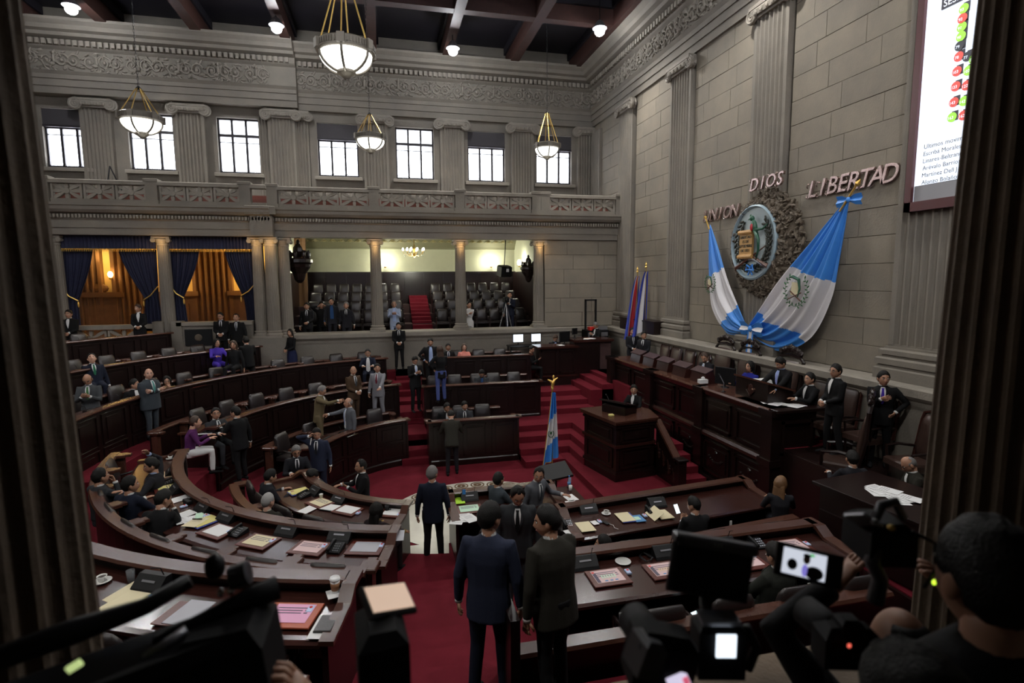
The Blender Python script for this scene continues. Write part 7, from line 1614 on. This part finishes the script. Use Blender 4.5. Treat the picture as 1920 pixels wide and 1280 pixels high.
def item(k, o):
    T_ = Matrix.Translation
    bx_ = lambda nm, m, c, sx, sy, sz, rx=0, rz=0, ch=0.0: put(nm, MB().obox(T_(c) @ Matrix.Rotation(rz, 4, 'Z') @ Matrix.Rotation(rx, 4, 'X'), sx, sy, sz, ch=ch).mesh(nm, m), o)
    lt = lambda nm, m, pr, c=(0, 0, 0), n=16, sm=True: put(nm, MB().lathe(pr, c, n).mesh(nm, m, sm), o)
    if k.startswith('pad_') or k == 'pink':
        pk = k == 'pink'; bx_('pad_board', ORANGEP if pk else PAD, (0, 0, .008), .44, .34, .014, ch=.004); s_ = bx_('printed_sheet', PAPERP if pk else SHEETM[k[4:]], (0, .015, .017), .33, .25, .003)
        if k not in ('pad_g', 'pad_w'):
            for i in range(3): put('printed_line', MB().box(-.14, .08 if i else .12, .08 - i * .035, .092 - i * .035, .019, .0195).mesh('printed_line', INK), s_)
            for i in range(2): put('printed_block', MB().box(.1, .13, .045 - i * .035, .06 - i * .035, .019, .0195).mesh('printed_block', INK), s_)
        if k in ('pad_map', 'pad_map2'):
            put('printed_red_mark', MB().box(-.16, -.13, .09, .12, .019, .0195).mesh('m', RED), s_); put('printed_margin', MB().box(-.16, -.12, -.1, .08, .019, .0195).mesh('m', INK), s_)
            mb = MB()
            for i in range(6): mb.box(-.08 + i * .03, -.065 + i * .03, -.03, .04, .019, .0196)
            put('printed_plan', mb.mesh('m', PAPERG if k == 'pad_map' else PAPERO), s_)
            for i in range(3): put('printed_button', MB().box(-.07 + i * .06, -.035 + i * .06, -.09, -.07, .019, .0196).mesh('m', PBLUE), s_)
    elif k == 'box':
        mb = MB(); mb.rings([[(x, y, z) for y, z in ((-.09, 0), (-.07, .03), (.03, .12), (.09, .12), (.09, 0))] for x in (-.15, .15)]); put('housing', mb.mesh('housing', BLACK), o)
        put('badge', MB().obox(T_((0, -.022, .082)) @ Matrix.Rotation(radians(42), 4, 'X'), .14, .02, .004).mesh('badge', GREYM), o); put('gooseneck', MB().tube([(.1, .05, .12), (.1, .02, .2), (.08, -.06, .24)], .005, 5).mesh('gooseneck', BLACK), o)
    elif k in ('phone', 'phone2'):
        mb = MB(); mb.rings([[(x, y, z) for y, z in ((-.1, 0), (-.1, .015), (.09, .06), (.1, .0))] for x in (-.085, .085)]); put('phone_base', mb.mesh('phone_base', BLACK), o)
        put('handset', MB().tube([(-.06, -.1, .035), (-.06, -.06, .055), (-.06, .05, .078), (-.06, .1, .075)], [.024, .016, .016, .026], 8).mesh('handset', BLACK, True), o)
        mb = MB()
        for i in range(4):
            for j in range(3): mb.obox(T_((-.005 + j * .028, -.07 + i * .03, .027 + i * .0135)) @ Matrix.Rotation(.42, 4, 'X'), .018, .016, .006)
        put('keypad', mb.mesh('keypad', GREYM), o)['kind'] = 'stuff'
    elif k == 'remote':
        bx_('remote_shell', REMB, (0, 0, .012), .055, .095, .022, ch=.006); lt('red_light', RED, [(.014, .022), (.014, .027), (.002, .028)], (0, .015, 0), 10)
    elif k == 'saucercup':
        lt('saucer', PORC, [(.03, 0), (.05, .004), (.078, .014), (.074, .016), (.03, .006)]); lt('cup', PORC, [(.022, .006), (.03, .012), (.042, .06), (.039, .06), (.028, .02), (.001, .016)]); lt('coffee', COFFEE, [(.036, .05), (.001, .0505)])
        put('cup_handle', MB().tube([(.038, 0, .05), (.06, 0, .048), (.06, 0, .03), (.034, 0, .024)], .005, 6).mesh('cup_handle', PORC, True), o)
    elif k == 'saucer': lt('saucer', PORC, [(.03, 0), (.05, .004), (.095, .018), (.09, .02), (.035, .006), (.001, .006)], n=24)
    elif k in ('cup_w', 'cup_k'): lt('cup', PORC, [(.026, 0), (.036, .085), (.038, .087), (.034, .085), (.024, .01), (.001, .01)])
    elif k in ('tumbler', 'glass', 'glassamber'):
        lt('tumbler_wall', PORC if k == 'tumbler' else CLEAR, [(.028, 0), (.036, .11), (.033, .11), (.025, .012), (.001, .01)])
        if k != 'tumbler': lt('liquid', CLEAR if k == 'glass' else SCRO, [(.024, .014), (.03, .06), (.001, .06)])
    elif k == 'mugblack': lt('mug_body', BLACK, [(.035, 0), (.04, .01), (.04, .1), (.036, .1), (.034, .02), (.001, .015)]); put('mug_handle', MB().tube([(.038, 0, .085), (.068, 0, .08), (.068, 0, .03), (.038, 0, .022)], .006, 6).mesh('mug_handle', BLACK, True), o)
    elif k == 'takeaway': lt('cup_body', WHITE, [(.03, 0), (.042, .12), (.001, .12)]); lt('sleeve', KRAFT, [(.0335, .025), (.0415, .095), (.0405, .095), (.032, .025)]); lt('cup_lid', WHITE, [(.045, .118), (.046, .125), (.042, .128), (.04, .14), (.036, .14), (.034, .134), (.001, .134)])
    elif k == 'napkin': bx_('napkin_sheet', WHITE, (0, 0, .001), .14, .14, .003, rz=.5)
    elif k in ('sheet', 'note', 'endpaper'): bx_('sheet', PAPER if k != 'endpaper' else SHEETM['g'], (0, 0, .003), .21 if k != 'note' else .1, .29 if k != 'note' else .14, .003, rz=.15)
    elif k == 'sheetbig': bx_('notebook_cover', BLACK, (0, 0, .004), .32, .24, .006, rz=.2); bx_('page', PAPER, (0, .005, .01), .3, .22, .006, rz=.2)
    elif k in ('papers', 'paperset', 'notes', 'papersO', 'book'):
        ms = [PAPER, PAPER, PAPERO if k == 'papersO' else PAPER, PAPERC if k == 'notes' else PAPER]
        if k == 'book':
            for s in (-1, 1): put('page', MB().obox(T_((-.02, s * .11, .0)) @ Matrix.Rotation(.3, 4, 'Y') @ Matrix.Rotation(s * .08, 4, 'X'), .3, .21, .006).mesh('page', PAPER), o)
        else:
            for i, m in enumerate(ms):
                p_ = bx_('sheet', m, ((i - 1.5) * .07, ((i * 7) % 3 - 1) * .05, .003 + i * .005), .21, .29, .003, rz=(i - 1.5) * .25)
                for q in range(4): put('printed_line', MB().box(-.07, .06, .1 - q * .03, .105 - q * .03, .002, .0021).mesh('l', INK), p_, T_((0, 0, 0)).to_translation()).matrix_local = Matrix.Translation(((i - 1.5) * .07, ((i * 7) % 3 - 1) * .05, .003 + i * .005)) @ Matrix.Rotation((i - 1.5) * .25, 4, 'Z')
            if k == 'notes': bx_('pen', BLACK, (.05, 0, .03), .14, .012, .01, rz=.5); bx_('leaflet', PAPERG, (-.05, .08, .026), .1, .2, .003, rz=1)
    elif k.startswith('folder') or k in ('lime', 'fold3', 'orange'):
        m = dict(folder_y=PAPERY, folder_y2=PAPERC, folder_c=PAPERC, folder_cb=PAPERC, folder_open=PAPERC, lime=LIME, fold3=SHEETM['g'], orange=PAPERO)[k]
        if k in ('folder_y', 'folder_cb'): bx_('blue_folder', FDB, (.02, -.01, .004), .26, .34, .006)
        if k == 'fold3': bx_('pad_board', PAD, (0, -.02, .004), .42, .32, .01)
        bx_('folder_cover', m, (0, 0, .012), .24, .33, .008, ch=.002)
        if k == 'folder_open': put('folder_flap', MB().obox(T_((-.16, .0, .05)) @ Matrix.Rotation(-.6, 4, 'Y'), .2, .33, .004).mesh('folder_flap', m), o)
        if k == 'folder_y2': put('folder_flap', MB().obox(T_((-.13, .1, .02)) @ Matrix.Rotation(.2, 4, 'Y'), .1, .3, .004).mesh('folder_flap', m), o)
    elif k == 'folio': bx_('sheet', PAPER, (0, -.02, .003), .2, .3, .003); bx_('folio_cover', LEATH, (0, 0, .016), .14, .21, .02, ch=.005)
    elif k in ('bookblue', 'pamph'): bx_('booklet_cover', PBLUE, (0, 0, .005), .17, .24, .008); put('cover_print', MB().box(-.06, .03, -.05, .06, .0095, .0098).mesh('p', PAPERY if k == 'bookblue' else PAPERG), o)
    elif k == 'penbox': bx_('case', BLACK, (0, 0, .03), .18, .08, .05, ch=.01)
    elif k == 'mobile': bx_('phone_body', BLACK, (0, 0, .006), .07, .14, .01, rz=.4, ch=.003); put('charging_cable', MB().tube([(.04, -.06, .005), (.08, -.12, .004), (.06, -.2, .004), (.1, -.26, .004)], .004, 5).mesh('c', WHITE), o)
    elif k in ('minflag', 'tissue2'): lt('flag_foot', BLACK, [(.03, 0), (.03, .01), (.004, .012), (.004, .2)]); put('flag_cloth', MB().obox(T_((.03, 0, .15)), .06, .004, .09).mesh('f', FB if k == 'minflag' else REMB), o)
    elif k == 'cable': put('coil', MB().tube([(.05 * cos(q * .7) * (1 + .04 * q), .09 * sin(q * .7), .02 + .01 * (q % 3)) for q in range(20)], .007, 5).mesh('c', BLACK, True), o)
    elif k == 'tissue': bx_('carton', WHITE, (0, 0, .05), .12, .22, .1, ch=.01); put('tissue', MB().ell((0, 0, .12), (.03, .05, .04), 8, 6, jit=.2).mesh('t', WHITE), o)
    elif k in ('mic', 'micstand'): lt('mic_foot', BLACK, [(.05, 0), (.05, .015), (.01, .02)]); put('gooseneck', MB().tube([(0, 0, .015), (0, .01, .2), (-.08, -.04, .36)], .008, 6).mesh('g', GREYM), o); put('capsule', MB().tube([(-.08, -.04, .36), (-.12, -.06, .4)], .016, 8).mesh('c', BLACK), o)
    elif k == 'yellow': bx_('block', PAPERY, (0, 0, .02), .12, .1, .04)
    elif k == 'bottle': lt('bottle_body', CLEAR, [(.03, 0), (.034, .01), (.034, .15), (.015, .2), (.014, .22)]); lt('label', PBLUE, [(.0345, .05), (.035, .11), (.034, .11)]); lt('bottle_cap', FB, [(.016, .215), (.016, .235), (.001, .236)])
ORD = ['first', 'second', 'third', 'fourth', 'fifth', 'sixth', 'seventh', 'eighth', 'ninth', 'tenth', 'eleventh', 'twelfth']
_c = {}; _tot = {}
for it in ITEMS: _tot[(KN[it[0]][1], it[5])] = _tot.get((KN[it[0]][1], it[5]), 0) + 1
SIDE = dict(B='from the far end', A='from the far end')
for k, x, y, z, rz, row in ITEMS:
    nm, lb, cat = KN[k]; key = (lb, row); n_ = _c.get(key, 0); _c[key] = n_ + 1
    o = empty(nm, (x, y, z), radians(rz if row not in ('ROS', 'ROSL') else -90)); item(k, o)
    full = lb + ' on ' + DN[row] + ('' if _tot[key] == 1 else ', ' + ORD[n_] + ' ' + SIDE.get(row, 'from the left'))
    w = full.split(); full = ' '.join(w[:16]); tag(o, full, cat)
# glinting cup and note on far desks
for k_, (ang, row, lb) in enumerate(((150, 3, 'white cup on the fourth curved desk near the bald man'), (140, 3, 'white cup on the fourth curved desk left of the woman in violet'), (160, 2, 'small white cup on the third curved desk behind the arms-crossed man'), (128, 2, 'white cup in the middle of the third curved desk'), (115, 2, 'white cup on the third curved desk left of the seated man in glasses'), (142, 1, 'white cup on the second curved desk behind the khaki suit'), (165, 4, 'white cup on the rearmost desk at far left'))):
    a = radians(ang); r_ = TR[row] + .3; o = empty('coffee_cup', (CX + r_ * cos(a), CY + r_ * sin(a), TZ[row] + .785)); item('saucercup', o); tag(o, lb, 'cup')
ORD0 = ORD
for row, angs in ((1, (160, 150, 140, 128, 117)), (2, (172, 164, 155, 147, 138, 130, 121, 112)), (3, (172, 165, 157, 150, 143, 136)), (4, (172, 164, 156, 148)), (0, (150, 138, 122))):
    for i, ang in enumerate(angs):
        a = radians(ang); r_ = TR[row] + .25; o = empty('speaker_box', (CX + r_ * cos(a), CY + r_ * sin(a), TZ[row] + .785), a + pi / 2); item('box', o)
        tag(o, 'low black speaker box on ' + ('the innermost', 'the second', 'the third', 'the fourth', 'the rearmost')[row] + ' desk across the well, ' + ORD[i] + ' from left', 'speaker')
# held things
def held(nm, lb, cat, loc, rot, parts):
    o = empty(nm, loc); o.rotation_euler = rot; tag(o, lb, cat)
    for pn, m, c, s in parts: put(pn, MB().obox(Matrix.Translation(c), *s, ch=.0).mesh(pn, m), o)
held('mobile_phone', 'bright white mobile phone held up by the back-turned man at the desk', 'phone', (4.5, 7.62, 1.3), (1.0, 0, .2), [('phone_body', BLACK, (0, 0, 0), (.085, .16, .01)), ('phone_screen', PHONEW, (0, 0, .006), (.078, .145, .002))])
held('mobile_phone', 'bright white mobile phone glowing below the near right desk', 'phone', (3.07, 4.72, 1.5), (.4, 0, .3), [('phone_body', BLACK, (0, 0, 0), (.085, .16, .01)), ('phone_screen', PHONEW, (0, 0, .006), (.078, .145, .002))])
held('mobile_phone', 'mobile phone held to the ear of the man in blue suit', 'phone', (-1.62, 12.17, 1.55), (0, .2, .2), [('phone_body', WHITE, (0, 0, 0), (.012, .07, .14))])
o = empty('mug', (6.52, 7.75, 1.18)); tag(o, 'white mug held by the blond woman', 'mug'); put('mug_body', MB().lathe([(.032, 0), (.045, .01), (.048, .09), (.044, .09), (.04, .015), (.001, .012)], n=16).mesh('m', PORC, True), o); put('mug_handle', MB().tube([(.046, 0, .075), (.078, 0, .07), (.076, 0, .03), (.044, 0, .02)], .006, 6).mesh('h', PORC, True), o)
o = empty('coffee_cup', (-.72, 10.95, .97)); tag(o, 'white cup and saucer held by the man in black in profile', 'cup'); item('saucercup', o)
# small brass-white number plates under the desk edges
def plate(ang, row, lb):
    a = radians(ang); r_ = TR[row] + .54; o = empty('number_plate', (CX + r_ * cos(a), CY + r_ * sin(a), TZ[row] + .77 - .17), a + pi / 2); tag(o, lb, 'plate'); put('plate_face', MB().box(-.02, .02, -.012, 0, -.05, .05).mesh('p', PORC), o); put('plate_frame', MB().box(-.03, .03, -.006, .002, -.06, .06).mesh('p', WOOD), o)
for i, a in enumerate((220, 228, 237, 246, 254)): plate(a, 1, 'small white number plate under the edge of the middle near left desk, ' + ORD[i] + ' from left')
for i, a in enumerate((228, 240, 254.5)): plate(a, 2, 'small white number plate under the edge of the nearest curved desk, ' + ORD[i] + ' from left')
for i, x in enumerate((2.3, 3.5, 4.6)):
    for (y, z, d) in ((4.93, 1.5, 'near right desk'), (7.42, .94, 'desk before the podium')):
        o = empty('number_plate', (x + (.9 if y > 7 else 0), y + (.1 * i if y > 7 else 0), z)); tag(o, 'small white number plate under the edge of the ' + d + ', ' + ORD[i] + ' from left', 'plate'); put('plate_face', MB().box(-.02, .02, -.012, 0, -.05, .05).mesh('p', PORC), o)

# ================================================================ PRESS IN THE NEAR GALLERY
person('large dark-haired head of a person with back turned at the far right edge', 1.29, .86, 2.76, 340, suit='black', shirt=None, head=(10, 0), vox=.016)
person('bald brown-headed cameraman at the lower right behind the phone', 1.5, 1.22, 2.7, 330, 'sit', 'black', None, hair=('bald', 'black'), head=(10, -10), skin=2, vox=.018, L='up', R='up')
person('person with dark cap-like hair bowed at the bottom right corner', 1.0, .66, 2.98, 350, 'sit', 'slate', None, head=(20, -25), lean=.15, skin=2, vox=.018)
person('person with tousled dark hair at the bottom centre edge', .55, 1.1, 2.62, 10, 'sit', 'black', None, head=(0, -5), vox=.018)
person('cameraman in black hidden behind the large video camera at lower left', -.3, .98, 2.8, 10, 'sit', 'black', None, head=(20, 0), vox=.018, L='up', R='up')
person('cameraman in black behind the camcorder with lit panel', .02, .98, 2.68, 0, 'sit', 'black', None, head=(0, -10), vox=.018, L='up', R='up')
for i, (x, y, z, lb) in enumerate(((1.5, 1.2, 3.2, 'under the bald cameraman'), (1.0, .66, 3.46, 'under the person at the bottom right corner'), (.55, 1.1, 3.1, 'under the person at the bottom centre'), (-.3, .98, 3.28, 'under the left cameraman'), (.02, .95, 3.16, 'under the camcorder operator'))):
    o = empty('stool', (x, y, 2.7)); tag(o, 'plain black stool ' + lb, 'stool'); H_ = z - 2.7 - .06; put('stool_seat', MB().obox(Matrix.Translation((0, 0, H_)), .36, .34, .05, ch=.01).mesh('s', BLACK), o)
    for sx in (-1, 1):
        for sy in (-1, 1): put('leg', MB().tube([(sx * .16, sy * .15, 0), (sx * .13, sy * .12, H_)], .014, 6).mesh('leg', BLACK), o)
BLK2 = mat('camera_grey', (.05, .05, .055), .35)
# broadcast camera at the lower left
o = empty('broadcast_camera', (-.42, 1.16, 4.26)); tag(o, 'large black shoulder video camera with top rail and eyepiece, lower left', 'camera'); q = Vector(o.location)
def T3(pts): return [tuple(Vector(p) - q) for p in pts]
put('top_rail', MB().tube(T3([(-.74, 1.15, 4.295), (-.62, 1.2, 4.305), (-.51, 1.23, 4.32), (-.43, 1.26, 4.35)]), [.022, .026, .018, .016], 10).mesh('r', BLACK, True), o)
put('camera_body', MB().obox(Matrix.Translation(Vector((-.52, 1.13, 4.2)) - q) @ Matrix.Rotation(.25, 4, 'Z') @ Matrix.Rotation(-.12, 4, 'Y'), .46, .16, .15, ch=.02).mesh('b', BLACKM), o)
put('lens_block', MB().obox(Matrix.Translation(Vector((-.34, 1.17, 4.22)) - q) @ Matrix.Rotation(-.1, 4, 'Y'), .18, .16, .16, ch=.03).mesh('b', BLACKM), o)
put('eyepiece', MB().tube(T3([(-.47, 1.16, 4.275), (-.4, 1.19, 4.29), (-.3, 1.22, 4.315), (-.25, 1.24, 4.32)]), [.014, .018, .024, .026], 14).mesh('e', BLACKM, True), o)
for i in range(2): put('grip_bar', MB().tube(T3([(-.475 + i * .012, 1.12, 4.275 - i * .02), (-.41 + i * .015, 1.16, 4.3 - i * .018)]), .009, 8).mesh('g', GREYM, True), o)
put('viewfinder_mount', MB().ell(T3([(-.38, 1.26, 4.375)])[0], (.022, .022, .03), 10, 7).mesh('v', BLACK, True), o)
put('focus_ring', MB().lathe([(.018, -.02), (.026, -.018), (.026, .018), (.018, .02)], n=18, M=Matrix.Translation(Vector((-.325, 1.24, 4.36)) - q) @ Matrix.Rotation(1.3, 4, 'Y')).mesh('f', BLK2), o)
for i in range(2): put('chrome_knob', MB().ell(T3([(-.36 + i * .02, 1.22, 4.335 + i * .002)])[0], (.008, .008, .01), 10, 7).mesh('k', CHROME, True), o)
put('indicator_light', MB().obox(Matrix.Translation(Vector((-.545, 1.035, 4.335)) - q) @ Matrix.Rotation(-.5, 4, 'Y'), .024, .006, .012, ch=.0).mesh('l', mat('indicator', (.5, .6, .2), .4, emis=(.6, .75, .3), estr=.7)), o)
# camcorder with folded-out panel
o = empty('camcorder', (-.03, 1.22, 4.14)); tag(o, 'black camcorder with glowing beige flat panel on top, bottom centre-left', 'camera'); q = Vector(o.location)
put('camera_body', MB().obox(Matrix.Translation((0, 0, 0)) @ Matrix.Rotation(.1, 4, 'Z'), .11, .16, .17, ch=.025).mesh('b', BLACKM), o)
put('lens_hood', MB().lathe([(.045, 0), (.05, .02), (.05, .08), (.042, .08), (.04, .02)], n=18, M=Matrix.Translation((0, .07, .0)) @ Matrix.Rotation(-pi / 2, 4, 'X')).mesh('h', BLACKM), o)
MP = Matrix.Translation((.018, .045, .1)) @ Matrix.Rotation(.35, 4, 'Z') @ Matrix.Rotation(.42, 4, 'X') @ Matrix.Rotation(.28, 4, 'Y')
put('panel_housing', MB().obox(MP, .125, .085, .016, ch=.006).mesh('p', BLK2), o); put('light_panel', MB().obox(MP @ Matrix.Translation((0, 0, .009)), .108, .07, .003).mesh('p', mat('panel_glow', (.6, .42, .3), .4, emis=(.9, .62, .45), estr=.45)), o)
put('hot_shoe', MB().box(-.015, .02, .0, .05, .08, .095).mesh('s', BLK2), o)
# field monitor on an arm
o = empty('field_monitor', (.765, 1.13, 4.285)); tag(o, 'large black hooded field monitor seen from behind, bottom centre-right', 'monitor'); q = Vector(o.location)
MM = Matrix.Rotation(radians(-14), 4, 'Z') @ Matrix.Rotation(radians(10), 4, 'Y') @ Matrix.Rotation(radians(-8), 4, 'X')
put('monitor_shell', MB().obox(MM @ Matrix.Rotation(pi / 2, 4, 'X'), .2, .135, .022, ch=.008).mesh('m', BLACKM), o)
put('vent_ridge', MB().obox(MM @ Matrix.Translation((0, 0, .068)), .205, .034, .02, ch=.005).mesh('v', BLK2), o)
mb = MB()
for i in range(24): mb.obox(MM @ Matrix.Translation((-.094 + i * .0082, -.018, .062)), .004, .006, .018)
put('vent_ribs', mb.mesh('r', BLK2), o)['kind'] = 'stuff'
put('badge', MB().obox(MM @ Matrix.Translation((0, -.019, .066)), .02, .002, .006).mesh('b', GREYM), o)
put('monitor_arm', MB().tube([(-.01, 0, -.06), (-.015, -.01, -.13), (-.03, -.02, -.24)], [.016, .013, .016], 8).mesh('a', BLACK, True), o)
# camera below with tilted displays
o = empty('handheld_camera', (.56, 1.0, 4.19)); tag(o, 'grey-black camera with small colourful display, bottom centre', 'camera')
put('camera_body', MB().obox(Matrix.Rotation(-.2, 4, 'Z') @ Matrix.Rotation(.2, 4, 'Y'), .13, .09, .12, ch=.02).mesh('b', BLACKM), o)
put('side_plate', MB().obox(Matrix.Translation((-.045, -.02, .025)) @ Matrix.Rotation(.35, 4, 'Y'), .05, .07, .075, ch=.01).mesh('b', BLK2), o)
put('camera_display', MB().obox(Matrix.Translation((.015, -.052, -.028)) @ Matrix.Rotation(-.35, 4, 'Y') @ Matrix.Rotation(-.3, 4, 'X'), .045, .006, .03, ch=.0).mesh('d', mat('display_colour', (.5, .5, .6), .4, emis=(.75, .7, .9), estr=.8)), o)
put('display_red_area', MB().obox(Matrix.Translation((.03, -.056, -.026)) @ Matrix.Rotation(-.35, 4, 'Y') @ Matrix.Rotation(-.3, 4, 'X'), .012, .006, .014, ch=.0).mesh('d', mat('display_red', (.6, .1, .15), .4, emis=(.9, .15, .25), estr=.6)), o)
put('lens', MB().lathe([(.035, 0), (.04, .02), (.04, .09), (.034, .09)], n=18, M=Matrix.Translation((.0, .04, 0)) @ Matrix.Rotation(-pi / 2, 4, 'X')).mesh('l', BLACKM, True), o)
o = empty('handheld_camera', (.75, 1.07, 4.13)); tag(o, 'second black camera with bright white display, right of the colourful one', 'camera')
put('camera_body', MB().obox(Matrix.Rotation(-.25, 4, 'Z'), .11, .07, .13, ch=.015).mesh('b', BLACKM), o); put('camera_display', MB().obox(Matrix.Translation((-.005, -.04, .025)) @ Matrix.Rotation(-.25, 4, 'Z'), .045, .005, .055).mesh('d', MONW), o)
put('top_plate', MB().obox(Matrix.Translation((0, 0, .068)) @ Matrix.Rotation(-.25, 4, 'Z'), .09, .05, .01).mesh('d', GREYM), o); put('hand_strap', MB().tube([(.06, -.02, .05), (.085, -.03, 0), (.07, -.02, -.06)], .012, 6).mesh('s', BLACK, True), o)
# phone with live picture
o = empty('mobile_phone', (.985, 1.06, 4.305)); tag(o, 'black phone held sideways showing a bright picture of a man in suit', 'phone'); MM = Matrix.Rotation(radians(-22), 4, 'Z') @ Matrix.Rotation(radians(11), 4, 'Y') @ Matrix.Rotation(radians(-18), 4, 'X')
put('phone_body', MB().obox(MM, .155, .01, .078).mesh('b', BLACK), o); put('phone_screen', MB().obox(MM @ Matrix.Translation((-.012, -.006, 0)), .1, .002, .06).mesh('s', mat('phone_picture', (.5, .5, .55), .4, emis=(.62, .66, .75), estr=.85)), o)
PD = mat('picture_dark', (.01, .01, .03), .5); PV = mat('picture_violet', (.1, .08, .4), .5, emis=(.35, .3, 1.0), estr=.5); PS = mat('picture_skin', (.3, .15, .1), .5)
for nm, m, c, s_ in (('picture_suit', PD, (.012, -.0078, -.016), (.036, .001, .026)), ('picture_shirt', PV, (-.01, -.0078, -.014), (.012, .001, .024)), ('picture_head', PS, (-.008, -.0078, .012), (.014, .001, .018)), ('picture_hair', PD, (-.008, -.008, .021), (.016, .001, .008)), ('picture_shadow', PD, (-.04, -.0078, -.006), (.02, .001, .022)), ('picture_green', mat('picture_green', (.1, .4, .15), .5, emis=(.2, .8, .3), estr=.5), (.004, -.0078, .024), (.01, .001, .006))):
    put(nm, MB().ell((0, 0, 0), (s_[0] * .6, .0006, s_[2] * .6), 16, 8).xf(MM @ Matrix.Translation(c)).mesh(nm, m), o)
# video camera at the right with grey plate
o = empty('video_camera', (1.16, 1.05, 4.36)); tag(o, 'video camera with grey mounting plate and cables in front of the right pillar', 'camera')
put('mount_plate', MB().obox(Matrix.Translation((-.03, 0, .045)) @ Matrix.Rotation(.6, 4, 'Y') @ Matrix.Rotation(-.5, 4, 'X'), .075, .05, .006).mesh('p', GREYM), o)
put('camera_body', MB().obox(Matrix.Translation((.04, .02, -.01)) @ Matrix.Rotation(-.3, 4, 'Z'), .11, .13, .1, ch=.02).mesh('b', BLACKM), o)
put('carry_handle', MB().tube([(.0, .0, .04), (.02, .0, .08), (.06, .0, .085), (.09, 0, .04)], [.01, .012, .012, .01], 8).mesh('h', BLK2, True), o)
put('arm', MB().tube([(-.0, -.02, .0), (-.02, -.02, -.05), (.01, -.02, -.1), (0, -.02, -.16)], [.012, .018, .018, .02], 8).mesh('a', BLK2, True), o)
for i in range(2): put('knob', MB().ell((-.03 + .05 * i, -.03, .055 - .02 * i), (.01, .01, .008), 8, 6).mesh('k', BRASS if i else GREYM, True), o)
put('cable', MB().tube([(.06, -.05, .03), (.12, -.06, -.0), (.13, -.06, -.07), (.11, -.05, -.12)], .005, 6).mesh('c', BLACK, True), o)
put('green_light', MB().ell((.115, -.07, -.095), (.006, .004, .007), 8, 6).mesh('g', mat('green_led', (.5, .8, .1), .4, emis=(.6, .9, .05), estr=1.5)), o)
o = empty('photo_camera', (1.03, .98, 4.15)); tag(o, 'black photo camera with red light at the bottom right, left of the bowed person', 'camera')
put('camera_body', MB().obox(Matrix.Rotation(-.3, 4, 'Z'), .13, .07, .09, ch=.02).mesh('b', BLACKM), o); put('prism', MB().obox(Matrix.Translation((0, 0, .05)) @ Matrix.Rotation(-.3, 4, 'Z'), .05, .05, .03, ch=.01).mesh('b', BLACKM), o)
put('lens', MB().lathe([(.035, 0), (.038, .03), (.038, .1), (.03, .1)], n=18, M=Matrix.Translation((.0, .03, 0)) @ Matrix.Rotation(-pi / 2, 4, 'X')).mesh('l', BLACKM, True), o); put('red_light', MB().ell((-.04, -.045, .03), (.005, .003, .005), 8, 6).mesh('r', mat('red_led', (.8, .1, .1), .4, emis=(1, .15, .1), estr=1.0)), o)
# stray protos that were never placed
for k_, o in PROTO.items():
    if k_ not in USED:
        for c_ in list(o.children): bpy.data.objects.remove(c_)
        bpy.data.objects.remove(o)
